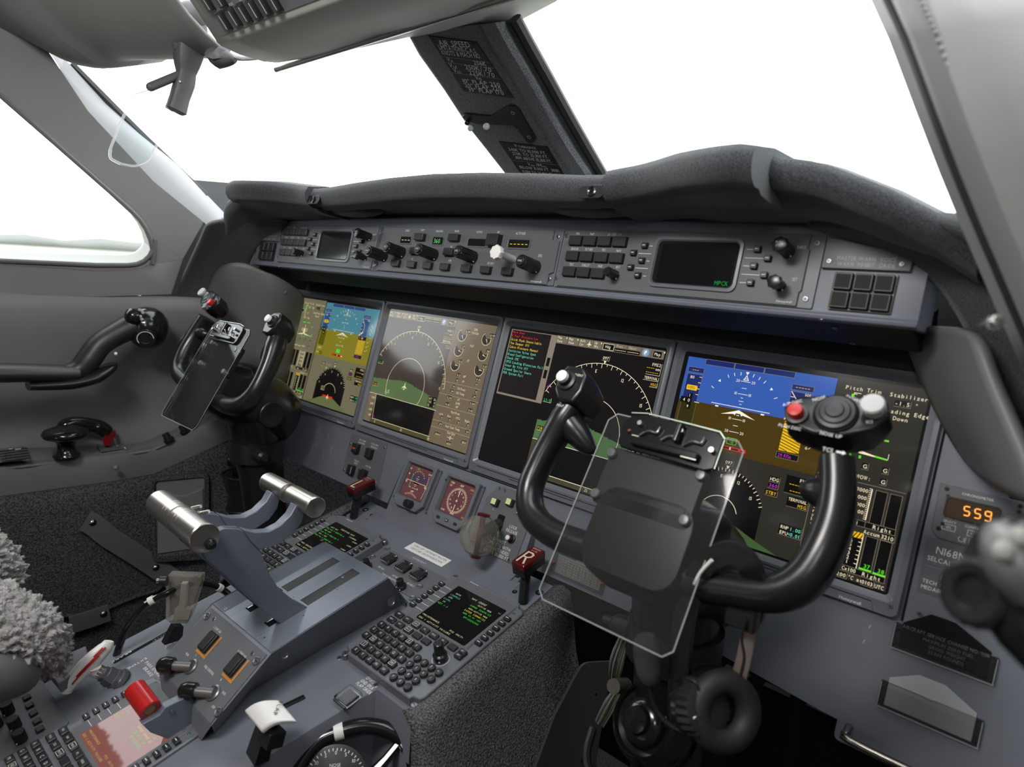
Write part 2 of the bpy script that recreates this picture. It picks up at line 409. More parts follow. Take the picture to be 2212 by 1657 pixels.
for (px,py,y) in [(542,607,-.157),(618,633,-.102),(403,905,-.15)]:
    c=at(px,py,y=y); b=MB(); b.sph(c+Vector((.002,-.004,.002)),0.0055,LEA,12); 
    b.v=[p for p in b.v]; build('upholstery_button',b,p1)
mb=MB(); g=[[(1966,706,.74),(2010,704,.70),(2060,706,.64),(2130,712,.58)],[(1978,742,.73),(2026,762,.68),(2078,770,.62),(2150,790,.57)],[(2006,812,.72),(2062,846,.66),(2110,860,.60),(2190,880,.55)],[(2050,905,.71),(2106,945,.65),(2150,960,.58),(2240,990,.53)],[(2106,998,.70),(2160,1040,.63),(2190,1060,.56),(2290,1110,.50)]]
mb.loft([[S(*q) for q in r] for r in g],LEA,closed=False); o=build('padded_corner_panel',mb,sub=2); s_=o.modifiers.new('t','SOLIDIFY'); s_.thickness=.01; s_.offset=-1
tag(o,'blurred grey leather corner panel right of the rightmost display under the glareshield','panel')
# ---- side ledge with instruments and its padded rim
LZ=.700
rimq=[(-900,1150,-.76),(-260,1055,-.758),(0,1013,-.765),(130,998,-.755),(250,985,-.742),(330,972,-.735),(390,945,-.712),(450,918,-.678),(520,885,-.642),(560,868,-.62)]
wbq=[(-900,1040,-.885),(-260,985,-.885),(0,963,-.885),(150,953,-.885),(270,948,-.885),(320,933,-.885),(360,922,-.885),(410,906,-.885),(450,890,-.87),(490,870,-.80)]
rim=[at(a,b,x=x) for a,b,x in rimq]; wb=[at(a,b,x=x) for a,b,x in wbq]
mb=MB(); mb.loft([[a,b+Vector((0,0,-.002))] for a,b in zip(wb,rim)],GREYD,closed=False)
o=build('side_ledge',mb); s_=o.modifiers.new('t','SOLIDIFY'); s_.thickness=.006; s_.offset=0
tag(o,'dark grey side ledge along the left wall, under the black armrest','ledge')
mb=MB(); sec=[(0,0.002),(.010,.005),(.020,.001),(.026,-.010),(.028,-.040),(.022,-.060),(.004,-.062),(-.004,-.02)]
mb.tube(rim,1.0,LEA,smooth=4,sec=[(y,-x) for x,y in sec],up=(0,0,1))
rimo=tag(build('ledge_padded_rim',mb,ang=50),'padded grey leather rim along the edge of the left side ledge','rim')
for px,py in [(259,1007),(386,975),(508,918)]:
    b=MB(); c=at(px,py,z=LZ-.018); b.sph(c+Vector((.006,-.010,.0)),0.006,LEA,12); build('upholstery_button',b,rimo)
for px,py in [(49,945),(184,938),(316,926)]:
    c=at(px,py,x=-.868+(py<930)*.02); b=MB(); b.sph(c,0.006,LEA,12); tag(build('upholstery_button',b),{49:'leather covered button on the left wall behind the black oval knob',184:'leather covered button on the left wall beneath the curved black handle',316:'leather covered button on the left wall near the black rotary knobs'}[px],'button')
# carpeted side below the rim and the footwell side
rows=[]
CW=[(p.x+.016,p.y-.006,p.z-.052) for p in rim]+[(-.615,-.02,.74),(-.60,.38,.74)]
for k,d in [(0,.0),(.06,.004),(.3,.0),(.6,-.01),(1.0,-.02)]:
    rows.append([Vector((x+d,y,z*(1-k))) for x,y,z in CW])
mb=MB(); mb.loft(rows[::-1],CARP,closed=False); 
o=struct(build('wall_left_carpeted',mb)); o.name='wall_left.002'; s_=o.modifiers.new('t','SOLIDIFY'); s_.thickness=.01; s_.offset=-1
# ---- floor, aft bulkhead, right wall, ceiling
mb=MB(); mb.box(Fr((0,0,0),(0,-1,0)),-950,-900,1000,2400,-30,0,CARP); struct(build('floor',mb))
TAN=mat('tan_bulkhead_lining',(0.30,0.255,0.215),0.6)
mb=MB(); mb.box(Fr((0,-2.3,0),(0,0,-1)),-1000,-1900,-450,0,-30,0,TAN); mb.box(Fr((0,-2.3,0),(0,0,-1)),450,-1900,1000,0,-30,0,TAN); mb.box(Fr((0,-2.3,0),(0,0,-1)),-450,-1900,450,-1750,-30,0,TAN); mb.box(Fr((0,-3.0,0),(0,0,-1)),-700,-1900,700,0,-30,0,TAN)
struct(build('wall_aft',mb))
mb=MB(); mb.loft([[Vector((.96,-2.3,z)) for z in (0,.7)]+[],[Vector((.94,-.2,z)) for z in (0,.7)],[Vector((.75,.3,z)) for z in (0,.7)]],LEA,closed=False)
# right lining: above the seam has the side window like the left
def mirL(p): return Vector((-p.x,p.y,p.z))
ow=[mirL(LPT(*q)) for q in outer]; iw=[mirL(LPT(*q)) for q in winpx]
dx=Vector((.10,0,0)); nm=Vector((-_n.x,_n.y,_n.z))
mb.v=[v for v in mb.v]; slab(mb,[[p+dx for p in ow],[p+dx for p in iw]],nm,0.05,LEA)
mb.loft([[Vector((.96,-2.3,z)) for z in (.68,1.06)],[Vector((.955,-.54,z)) for z in (.68,1.06)],[Vector((.90,-.24,z)) for z in (.68,1.06)]],LEA,closed=False)
mb.loft([[Vector((-.96,-2.3,1.0)),Vector((-.96,-2.3,1.9))],[Vector((-.93,-1.15,1.0)),Vector((-.80,-1.15,1.6))]],LEA,closed=False)
struct(build('wall_right',mb))
mb=MB(); mb.add([p+dx-nm*0.04 for p in iw],[tuple(range(len(iw)))],GLASS); struct(build('window_2',mb))
mb=MB(); q_=[p+dx-nm*0.02 for p in iw]; mb.add(q_+[p-nm*.004 for p in q_],[tuple(range(len(iw))),tuple(range(2*len(iw)-1,len(iw)-1,-1))],mat('grey_block_sheet',(.12,.12,.12),.8)); tag(build('window_light_block',mb),'grey sheet added over the unseen right side window to block its light','light blocker')  # added sheet, keeps the window light off the display glass
mb=MB(); rows=[]
for y in (-3.05,-2.3,-1.6,-1.02): rows.append([Vector((x,y,z)) for x,z in [(-.97,-.02),(-.985,.6),(-.97,1.05),(-.90,1.40),(-.72,1.68),(-.4,1.86),(0,1.91),(.4,1.86),(.72,1.68),(.90,1.40),(.985,1.05),(.995,.6),(.985,-.02)]])
mb.loft(rows,mat('beige_cabin_lining',(.40,.36,.31),.6),closed=False); o=struct(build('cabin_lining',mb)); o.name='ceiling.002'; s_=o.modifiers.new('t','SOLIDIFY'); s_.thickness=.02; s_.offset=1
mb=MB(); mb.loft([[Vector((sg*x,y,z)) for x,z in [(.985,1.0),(.93,1.3),(.82,1.55)]] for sg in (1,) for y in (-1.1,-.80)],LEA,closed=False); mb.loft([[Vector((-x,y,z)) for x,z in [(.985,1.0),(.93,1.3),(.82,1.55)]] for y in (-1.15,-1.02)],LEA,closed=False); mb.loft([[Vector(p) for p in [(-.90,-1.02,1.42),(-.74,-1.02,1.70),(-.4,-1.02,1.90)]],[Vector(p) for p in [(-.86,-.60,1.60),(-.74,-.60,1.76),(-.4,-.55,1.88)]]],LEA,closed=False); struct(build('lining_return',mb)).name='ceiling.003'
# ceiling aft of the overhead panel
mb=MB(); rows=[]
for y,zc in [(-2.4,1.9),(-1.2,1.86),(-.75,1.74),(-.52,1.60),(-.46,1.56)]:
    rows.append([Vector((x,y,zc-k*(0.55 if y<-1 else .5))) for x,k in [(-.62 if y>-1 else -.80,.10 if y>-1 else .32),(-.48,.05),(-.3,.0),(0,-.02),(.3,0),(.6,.12),(.80,.32),(.98,.75)]])
mb.loft(rows,LEA,closed=False); o=struct(build('ceiling',mb,sub=1)); s_=o.modifiers.new('t','SOLIDIFY'); s_.thickness=.02
# ---- left ceiling liner, its moulded grooves painted as dark tubes
lip=[(-200,-40,-.78),(0,72,-.76),(60,96,-.75),(110,114,-.73),(150,140,-.70),(190,149,-.665),(228,149,-.635),(240,134,-.625),(252,128,-.61),(330,131,-.53),(390,126,-.47),(440,126,-.42),(510,132,-.35)]
def row(off,z,yb): 
    return [at(a,b,x=x)+Vector((0,yb,z)) for a,b,x in lip]
base=[at(a,b,x=x) for a,b,x in lip]
mb=MB(); rows=[[p+Vector((0,.10,.035)) for p in base],[p+Vector((0,.02,.004)) for p in base],base,[p+Vector((0.012,-.03,.006)) for p in base],
  [p+Vector((.03,-.09,.032)) for p in base],[p+Vector((.05,-.14,.075)) for p in base],[p+Vector((.06,-.20,.13)) for p in base],[p+Vector((.08,-.28,.18)) for p in base],[p+Vector((.10,-.40,.22)) for p in base]]
mb.loft(rows,LEAP,closed=False); o=struct(build('ceiling_liner_left',mb,sub=1)); o.name='ceiling.001'
s_=o.modifiers.new('t','SOLIDIFY'); s_.thickness=.006
mb=MB(); mb.tube([at(60,-12,x=-.74),at(100,4,x=-.73),at(140,28,x=-.71),at(180,44,x=-.68),at(238,51,x=-.645)],[.006,.012,.014,.011,.002],DARK,10,4); mb.tube([at(200,-12,x=-.63),at(222,8,x=-.62),at(252,22,x=-.60),at(282,29,x=-.575),at(300,50,x=-.56),at(322,88,x=-.545),at(345,112,x=-.53)],[.005,.008,.007,.006,.005,.005,.004],DARK,10,4); struct(build('groove_shade',mb))  # dark tubes laid on the liner for the shade in its grooves
# ---- centre windscreen post
PW=[(876,66),(1092,375)]; 
postL=[(880,72),(905,118),(960,195),(1010,272),(1052,325),(1092,376),(1125,418)]
postR=[(1122,42),(1150,95),(1192,170),(1235,250),(1275,320),(1305,366),(1333,412)]
def post(px,py,x): return at(px,py,x=x)
mb=MB(); rings=[]
for i,((a,b),(c,d)) in enumerate(zip(postL,postR)):
    L_=post(a,b,-.045); Rr=post(c,d,.032)
    fwd=Vector((0,.035,.022)); rings.append([L_,L_+fwd,Vector((0,0,0))+Rr+fwd,Rr])
# main face between left edge and the ridge
def lerp2(a,b,t): return (a[0]+(b[0]-a[0])*t,a[1]+(b[1]-a[1])*t)
rings=[]
PO=Vector((-.04,-.2,1.474)); PNn=None
a_=post(880,72,-.045); b_=post(1092,376,-.045); PD=(b_-a_).normalized()
PSF=Fr(a_,PD)   # face frame of the post: u right, v down along the post
for i in range(len(postL)):
    l=postL[i]; r=postR[i]
    cs=[]
    for t,h in [(0,-12),(0.015,0),(.30,0),(.62,0),(.645,-2),(.69,2),(.78,3),(.84,-3),(.87,-14),(1.0,-16),(1.01,-40)]:
        q=lerp2(l,r,t); u,v=PSF.uv(*q,h); cs.append(PSF.P(u,v,h))
    cs=[PSF.P(*PSF.uv(*l,-40),-40)]+cs
    rings.append(cs)
mb=MB(); mb.loft(rings,PFAB,closed=True,flip=True)
POST=build('trim_5',mb,ang=50); struct(POST); fixn(POST)
mb=MB(); mb.tube([PSF.P(*PSF.uv(*q,-16),-16) for q in [(1112,40),(1142,95),(1184,170),(1228,250),(1268,320),(1310,392)]],.009,SEAL,8,2); struct(build('trim_6',mb))
# ---- windscreens
mb=MB(); g=[at(150,140,x=-.70)+Vector((0,.05,0)),at(442,424,x=-.72)+Vector((0,.05,-.04)),Vector((-.03,.17,1.25)),Vector((-.03,-.12,1.52)),Vector((-.35,-.16,1.54))]
mb.add(g,[(0,1,2,3,4)],GLASS); struct(build('window_3',mb))
mb=MB(); mb.add([mirL(p)+Vector((.06,0,0)) if i<2 else mirL(p) for i,p in enumerate(g)],[(4,3,2,1,0)],GLASS); struct(build('window_4',mb))
# ---- right windscreen pillar close to the lens
edge=[(1875,-30,.46),(1925,80,.455),(1985,240,.45),(2035,370,.45),(2080,480,.45),(2125,585,.45),(2170,690,.45),(2240,850,.45)]
mb=MB(); rings=[]
for x,y,s in edge:
    p=S(x,y,s); q=S(x+75,y-8,s-.03); 
    rings.append([p+Vector((.02,.06,0)),S(x+8,y,s+.02),S(x+46,y-4,s+.0),S(x+62,y-6,s-.025),S(x+100,y-10,s-.04),S(x+190,y-20,s-.05),S(x+420,y-60,s-.06),S(x+700,y-100,s-.03),S(x+700,y-100,s+.1)])
mb.loft(rings,mat('lit_near_leather',(.25,.247,.242),.5,bump=(260,.1,.0005)),closed=False); o=struct(build('trim_7',mb)); s_=o.modifiers.new('t','SOLIDIFY'); s_.thickness=.004; s_.offset=-1  # leather lightened to carry the window light on this pillar
mb=MB(); P=[S(x+44,y-3,s-.004) for x,y,s in edge]; mb.tube(P,.0065,SEAL,8,3); struct(build('trim_8',mb))
mb=MB()
for i in range(len(edge)-1):
    for k in range(9):
        t=k/9; x=edge[i][0]*(1-t)+edge[i+1][0]*t; y=edge[i][1]*(1-t)+edge[i+1][1]*t
        mb.sph(S(x+96,y-10,.45-.039),0.0017,STI,6)
tag(build('pillar_stitching',mb),'blurred pale stitching down the near right pillar','stitching',kind='stuff')
# shiny pin on the pillar
mb=MB(); mb.cyl(S(2128,705,.40),S(2158,693,.385),.0035,.0035,CHR,14,.001); mb.cyl(S(2146,697,.392),S(2150,696,.389),.0045,.0045,CHR,14)
tag(build('shade_pin',mb),'small shiny chrome pin on the near right pillar','pin')
mb=MB(); c=at(371,547,x=-.835); mb.lathe(c,(1,-.35,0),[(0,.004),(.006,.0045),(.007,.007),(.010,.007),(.012,.004),(.020,.0045),(.022,.002)],CHR,16)
tag(build('shade_pin',mb),'small shiny chrome pin on the left pillar below the side window corner','pin')
# ---- dark bulkhead closing the nose behind the panels
mb=MB(); mb.box(Fr((0,.42,0),(0,0,-1)),-1000,-1215,1000,0,-10,0,DARK); 
mb.loft([[Vector((sg*1.0,.42,0)),Vector((sg*1.0,.42,1.20))] if 0 else [Vector((sg*1.0,y,0)) for y in (.42,-.3)]+[] for sg in (1,)]+[[Vector((1.0,y,1.19)) for y in (.42,-.3)]],DARK,closed=False)
mb.loft([[Vector((-.96,y,0)) for y in (.42,-.15)],[Vector((-.93,y,1.19)) for y in (.42,-.15)]],DARK,closed=False)
struct(build('wall_front',mb))
mb=MB(); 
for sg in (1,-1): mb.loft([[Vector((sg*.62,y,1.195-(y<0)*0)) for y in (.42,-.02)],[Vector((sg*.98,y,1.12)) for y in (.42,-.02)]],FAB,closed=False)
tag(build('coaming_infill',mb),'dark fabric infill behind the ends of the glareshield','panel')
# ---- outside ground
GR=mat('pale_apron_and_grass',(0.235,0.228,0.185),0.9,mottle=(.02,.9,1.1))
mb=MB(); mb.box(Fr((0,0,-2.2),(0,-1,0)),-400000,-400000,400000,400000,-50,0,GR); 
struct(build('ground',mb))
TRE=mat('distant_trees',(0.235,0.24,0.225),0.9)
random.seed(3)
mb=MB(); rr_=[[],[]]
for i in range(40):
    a=R(95+i*2.2); d=260; rr_[0].append(Vector((math.cos(a)*d,math.sin(a)*d,-2.2))); rr_[1].append(Vector((math.cos(a)*d,math.sin(a)*d,-.6+random.random()*2.6)))
mb.loft([rr_[0],rr_[1]],TRE,closed=False); o=build('tree_line',mb); tag(o,'faint distant row of trees on the horizon through the left side window','trees',kind='stuff')
s_=o.modifiers.new('t','SOLIDIFY'); s_.thickness=6
# ================================================================ glareshield
# control points: x, crest y, crest z, lip (aft) y, underside z
def GZ(x):
    x=abs(x); 
    T=[(0,1.283),(.10,1.281),(.20,1.276),(.28,1.270),(.315,1.269),(.34,1.272),(.42,1.279),(.50,1.279),(.56,1.268),(.62,1.243),(.66,1.222),(.70,1.196)]
    for (a,b),(c,d) in zip(T,T[1:]):
        if x<=c: 
            t=(x-a)/(c-a); return b+(d-b)*t
    return T[-1][1]
def sect(x,yl,zc,rad,depth,bz):
    """outline of the hood at station x: from windscreen forward edge, over the crest, round the lip, underneath"""
    P=[Vector((x,yl+.36,zc-.055)),Vector((x,yl+.22,zc-.012)),Vector((x,yl+.10,zc-.001)),Vector((x,yl+.05,zc)),Vector((x,yl+.026,zc-.003))]
    for k in range(1,7):
        a=R(80-k*30); P.append(Vector((x,yl+rad-rad*math.cos(a)*1.0,zc-rad+rad*math.sin(a))))
    P+= [Vector((x,yl+.03,zc-2*rad-.004)),Vector((x,yl+.06,bz)),Vector((x,yl+.13,bz-.006)),Vector((x,yl+.36,bz-.02))]
    return P
def hood(x0,x1,n,name,lab,yl=lambda x:-.19,rad=lambda x:.018,dz=lambda x:0,bz=lambda x:1.232):
    mb=MB(); rings=[]
    for i in range(n+1):
        x=x0+(x1-x0)*i/n; rings.append(sect(x,yl(x),GZ(x)+dz(x),rad(x),0,bz(x)))
    mb.loft(rings,FAB,closed=True,flip=True); o=build(name,mb,ang=60); fixn(o); return tag(o,lab,'glareshield')
sm=lambda a,b,x:(lambda t:t*t*(3-2*t))(max(0,min(1,(x-a)/(b-a))))
bzf=lambda x:1.234-0.012*sm(.3,.45,abs(x))-.045*sm(.52,.70,abs(x))
gl=hood(-.69,.69,80,'glareshield','charcoal fabric covered glareshield hood running across under the windscreens',yl=lambda x:-.188-.02*sm(.33,.45,abs(x))+.03*sm(.60,.69,abs(x)),bz=bzf,rad=lambda x:.018+.0025*(1-sm(.2,.33,abs(x))))
for sgn,lab in ((-1,'charcoal fabric cover sleeve over the left hump of the glareshield'),(1,'charcoal fabric cover sleeve over the right hump of the glareshield')):
    o=hood(*((.318,.515) if sgn>0 else (-.515,-.318)),24,'glareshield_sleeve',lab,yl=lambda x:-.200-.05*sm(.34,.50,abs(x)),rad=lambda x:.021,dz=lambda x:.003,bz=lambda x:GZ(x)-.049)
    o['category']='cover'
# side cheeks running down beside the panel (both sides)
for mir,lab in ((False,'charcoal carpeted cheek at the left end of the glareshield, down to the wall'),(True,'dark fabric cheek at the right end of the glareshield beside the warning lights')):
    ends=[((445,476,-.212),(640,474,-.108)),((437,500,-.212),(576,505,-.108)),((415,548,-.212),(552,540,-.112)),((392,600,-.215),(536,575,-.118)),((371,637,-.22),(512,640,-.120))]
    g=[]
    for (a,b,y0),(c,d,y1) in ends: g.append([(a+(c-a)*k,b+(d-b)*k+[0,-4,-3,0,0][int(k*4)],y0+(y1-y0)*(k**.8)) for k in (0,.25,.5,.75,1)])
    mb=MB(); mb.loft([[at(a,b,y=y) for a,b,y in r] for r in g],FAB,closed=False)
    o=build('glareshield_cheek',mb,mirror=mir,sub=2); s_=o.modifiers.new('t','SOLIDIFY'); s_.thickness=.012; s_.offset=-1 if not mir else 1
    tag(o,lab,'cover')
# bumps under the lip and snap fasteners
for sgn,lab in ((-1,'left soft fabric bump under the glareshield lip'),(1,'right soft fabric bump under the glareshield lip')):
    mb=MB(); 
    for i in range(1): mb.sph((sgn*.262,-.128,1.2325),.02,FAB,20,(3.6,1,1),(0,0,1))
    mb.v=[Vector((sgn*.262+(p.x-sgn*.262),-.128+(p.y+.128)*.40,1.2325+(p.z-1.2325)*.62)) for p in mb.v]
    tag(build('glareshield_bump',mb),lab,'padding')
    mb=MB(); f=Fr((sgn*.300,-.192,1.244),(0,-.25,-.97)); mb.prism(f,rrect(-20,-8,18,8,7),0,1.6,BLK,.4); t=build('snap_tab',mb); tag(t,('left' if sgn<0 else 'right')+' black leather snap tab on the glareshield lip beside the hump sleeve','fastener')
    b=MB(); b.lathe(f.P(0,0,1.4),f.n,[(0,.0065),(.0015,.0065),(.002,.005),(.0012,.0035),(.0012,.001)],BLKG,18); build('snap_button',b,t)
# ================================================================ guidance panel housing
HG=mat('housing_paint',(0.155,0.170,0.205),0.45,0,0.4)
prof=[(-22,-1.5),(-3,-1.5),(80,-1.5),(84,-0.5),(88,-2),(89.5,-8)]  # v,h in GPF
mb=MB(); rings=[]
for x in [-645,-600,-548,-300,0,300,548,600,645]:
    tv=-22 if abs(x)<520 else (-22+ (abs(x)-520)*.24)
    rings.append([GPF.P(x,tv,-70),GPF.P(x,tv,-6),GPF.P(x,tv+5,-1.5),GPF.P(x,80,-1.5),GPF.P(x,83,.8),GPF.P(x,87,-.5),GPF.P(x,88.5,-6),GPF.P(x,87,-20),GPF.P(x,82,-70)])
mb.loft(rings,HG,closed=True,flip=True); 
hs=build('guidance_housing',mb,bev=0.0008); fixn(hs); tag(hs,'long blue grey housing that holds the guidance controls under the glareshield','housing')
# dark underside with drilled speaker slots, running back to the display panel
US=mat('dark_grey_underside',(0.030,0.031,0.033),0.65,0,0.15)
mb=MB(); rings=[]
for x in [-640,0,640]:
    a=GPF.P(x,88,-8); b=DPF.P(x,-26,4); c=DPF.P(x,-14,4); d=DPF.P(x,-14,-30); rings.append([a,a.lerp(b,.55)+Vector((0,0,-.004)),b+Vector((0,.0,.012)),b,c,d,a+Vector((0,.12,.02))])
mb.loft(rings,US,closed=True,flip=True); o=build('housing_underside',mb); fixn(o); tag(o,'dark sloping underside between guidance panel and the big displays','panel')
UF=Fr(GPF.P(0,88,-8),((GPF.P(0,88,-8).lerp(DPF.P(0,-26,4),.55)+Vector((0,0,-.004)))-GPF.P(0,88,-8)).normalized())
if UF.n.z>0: pass
for cx,lab in ((-250,'row of narrow vent slots in the dark underside, left of centre'),(370,'field of small drilled slots in the dark underside, right of centre')):
    mb=MB()
    if cx<0:
        for i in range(13):
            u,v=UF.uv(690+i*9.5,592+i*2.3); mb.line(UF,[(u,12),(u+7,50)],1.5,.7,DARK)
    else:
        for i in range(15):
            for j in range(7): mb.line(UF,[(cx-70+i*10+j*1.5,10+j*5.5),(cx-67+i*10+j*1.5,11.5+j*5.5)],1.4,.7,DARK)
    g=build('vent_slots',mb,o)
for px,py in [(603,576),(1776,690),(1803,707),(1842,741)]:
    u,v=UF.uv(px,py); screw(UF,u,v,.6,3,parent=o)
# placards, mirror bracket on the centre post
def placard(name,lab,pxs,lines,rules,scr):
    t=MB(); pts=[PSF.uv(*q,1) for q in pxs]; t.prism(PSF,pts,.2,1.6,BLK,.3); o=build(name,t); tag(o,lab,'placard')
    b=MB()
    for (x0,y0,x1,y1,txt,hh) in lines:      # start and end pixel of the baseline, height mm
        u0,v0=PSF.uv(x0,y0,2); u1,v1=PSF.uv(x1,y1,2); ang=math.atan2(v1-v0,u1-u0); L=math.hypot(u1-u0,v1-v0)
        f=PSF.sub(u0,v0,0,ang); n=len(txt)
        g=MB(); g.text(f,0,0,txt,hh,LBL,1.8); 
        xs=[(p-f.o).dot(f.ex)*1000 for p in g.v]; k=L/max(xs) if xs else 1
        g.v=[f.o+f.ex*((p-f.o).dot(f.ex)*k)+f.dn*((p-f.o).dot(f.dn))+f.n*((p-f.o).dot(f.n)) for p in g.v]
        b.add(g.v,g.f,LBL,True)
    for (x0,y0,x1,y1) in rules: b.line(PSF,[PSF.uv(x0,y0,2),PSF.uv(x1,y1,2)],.5,1.8,mat('red_rule',(.5,.25,.25),.6))
    build('lettering',b,o)
    for q in scr: u,v=PSF.uv(*q,1); screw(PSF,u,v,1.4,2,parent=o,m=BLK)
    return o
Z=lambda x,y:(740+x/2.9595,y/2.9595)
L1=[(618,290,818,305,'AIR SPEED',9),(618,315,860,342,'LIMITATIONS-C.A.S.',7.5),(638,350,888,376,'KNOTS & MACH NO.',8),(670,393,690,397,'V',8),(693,399,710,401,'A',4.6),(840,415,922,424,'206K',8),
(684,430,706,433,'V',8),(710,435,733,438,'LE',4.6),(785,442,955,462,'250K/.70',8),(710,463,732,466,'V',8),(736,468,760,471,'LO',4.6),(810,477,975,497,'225K/.70',8),
(851,510,871,512,'V',7.5),(873,514,893,516,'FE',4.6),(771,529,1010,557,'10° FLAP 250',7.5),(783,557,1018,583,'20° FLAP 220',7.5),(806,584,1033,609,'39° FLAP 170',7.5)]
placard('airspeed_placard','black air speed limitations placard on the upper centre post',[Z(548,228),Z(858,270),Z(1097,628),Z(775,583)],
 [(*Z(a,b),*Z(c,d),t,h) for a,b,c,d,t,h in L1],[(*Z(632,361),*Z(940,402)),(*Z(656,398),*Z(968,438)),(*Z(698,466),*Z(1015,508))],[Z(578,250),Z(840,283),Z(780,563),Z(1052,580)])
L2=[(1100,940,1118,942,'V',6.5),(1124,943,1236,954,'TURBULENCE',4.2),(1063,963,1305,990,'240K TO 10,000 FT.',6.5),(1088,990,1318,1015,'270K TO 35,300 FT.',6.5),(1105,1016,1338,1042,'.80M ABOVE 35,300 FT.',6.5),
(1185,1058,1203,1060,'V',6.5),(1207,1063,1230,1066,'MO',3.6),(1238,1063,1275,1068,'/M',6.5),(1282,1070,1306,1073,'MO',3.6),(1135,1077,1390,1103,'BELOW 8,000 FT. 300K',6.5),(1153,1104,1410,1130,'8,000 TO 27,860 FT. 340K',6.2)]
placard('turbulence_placard','black turbulence speed placard at the foot of the centre post',[Z(998,903),Z(1310,938),Z(1430,1140),Z(1150,1125)],
 [(*Z(a,b),*Z(c,d),t,h) for a,b,c,d,t,h in L2],[(*Z(1078,1024),*Z(1388,1057))],[Z(1030,925),Z(1300,950)])
t=MB(); pts=[PSF.uv(*Z(x,y),4) for x,y in [(765,745),(780,728),(830,733),(950,745),(1060,676),(1100,678),(1125,700),(1235,885),(1228,905),(1200,915),(1178,905),(1125,830),(1090,802),(870,792),(800,775)]]
t.prism(PSF,pts,1,5,BLK,.6); br=build('standby_mirror_bracket',t); tag(br,'black alignment bracket with small white balls screwed to the centre post','bracket')
for x,y,col,r in [(795,785,BLKG,.0042),(817,820,WHT,.005),(920,808,WHT,.0055)]:
    b=MB(); u,v=PSF.uv(*Z(x,y),9); b.sph(PSF.P(u,v,9),r,col,16); b.lathe(PSF.P(u,v-2,6),PSF.P(u,v,9)-PSF.P(u,v-2,6),[(0,.002),(.003,.002)],CHR,8); build('sighting_ball',b,br,label='black ball' if col is BLKG else 'white ball')
for x,y in [(1090,722),(1193,876)]: u,v=PSF.uv(*Z(x,y),5); screw(PSF,u,v,5,3.6,parent=br)
# ================================================================ overhead panel unit
OHc=Vector((0,-.384,1.4435)); 
OF=Fr(OHc,(0,.045,-.048)); # face looks down and aft: v grows towards the lower front edge
OF=Fr(OHc,(0,.66,-.75))
ov=thing('overhead_panel','grey overhead switch panel with rows of black switches at the top of the view','panel',tuple(OHc))
SH=mat('overhead_shell_vinyl',(0.55,0.55,0.51),0.55,0,0.35,bump=(500,.08,.0004))
front=[(600,136,-.27),(660,126,-.20),(740,112,-.14),(812,96,-.09),(880,81,-.045),(1000,68,.03),(1122,45,.11),(1200,4,.17),(1290,-60,.22),(1330,-120,.25)]
fp=[at(a,b,x=x) for a,b,x in front]
mb=MB(); n=len(fp); r0=[];r1=[]
ae=[OHc+Vector((-.252+.504*i/(n-1),0,0)) for i in range(n)]
rings=[[p+Vector((0,-.09,.20)) for p in ae],[p+Vector((0,-.040,.047)) for p in ae],ae,[p+Vector((0,.006,-.003)) for p in ae],[a.lerp(b,.35)+Vector((0,0,-.006)) for a,b in zip(ae,fp)],[a.lerp(b,.75)+Vector((0,0,-.005)) for a,b in zip(ae,fp)],fp,[p+Vector((0,.01,.008)) for p in fp],[p+Vector((0,.0,.22)) for p in fp]]
mb.loft(rings,SH,closed=False); o=build('shell',mb,ov,ang=45); s_=o.modifiers.new('t','SOLIDIFY'); s_.thickness=.004; s_.offset=1
# side cheek closing the left end
mb=MB(); mb.add([rings[k][0] for k in range(9)],[(0,1,2,3,4,5,6,7,8)],SH); mb.add([rings[k][-1] for k in range(9)],[(8,7,6,5,4,3,2,1,0)],SH); build('end_cheek',mb,ov)
# switch field, on the aft-facing slope
OF=Fr(OHc,(0,.040,-.047)); OF.n=-OF.n if OF.n.y>0 else OF.n
mb=MB(); mb.box(OF,-236,-190,236,-6,-3,1.2,GREYD,5,.4); build('faceplate',mb,ov)
for r_ in range(2):
    for i in range(6 if r_==0 else 2):
        if r_==0: q=(484+i*21.5,46-i*8.6)
        else: q=(447+i*26,4-i*9)
        u,v=OF.uv(*q,3); 
        b=MB(); b.box(OF,u-8.5,v-13,u+8.5,v+13,1,3,BLK,2,.5); b.prism(OF,rrect(u-7,v-11.5,u+7,v+11.5,1.5),3,7.5,KEY,1.2); b.rect(OF,u+2.5,v-9,u+3.9,v+9,7.7,mat('bright_edge',(.75,.75,.75),.3)); build('rocker_switch',b,ov)
mb=MB()
for txt,px,py in [('L LDG',462,30),('R LDG',480,22),('PULSE',496,14),('TAXI',516,4)]:
    u,v=OF.uv(px,py,2); mb.text(OF,u,v,txt,3.4,LBL,1.5,sx=.8)
build('lettering',mb,ov)
mb=MB(); c=at(722,14,z=1.475); mb.lathe(c,(-.3,-.8,-.2),[(0,.012),(.012,.012),(.016,.010),(.017,.006),(.014,.005)],LEAD,20); o=build('gasper_outlet',mb,ov)
# visor rail and its clip
mb=MB(); a=at(597,150,x=-.285); b_=at(1130,-14,x=.20); mb.tube([a,b_],.0042,CHR,10,1); mb.sph(a,.0045,CHR,10); r_=build('visor_rail',mb); tag(r_,'long chrome sun visor rail under the overhead panel','rail')
b=MB(); c=at(693,112,x=-.20); b.prism(Fr(c,(0,1,0)),rrect(-16,-9,14,9,3),-6,6,SH,1); b.sph(at(697,106,x=-.2)+Vector((0,-.008,-.004)),.003,CHR,8); build('mounting_clip',b,r_)
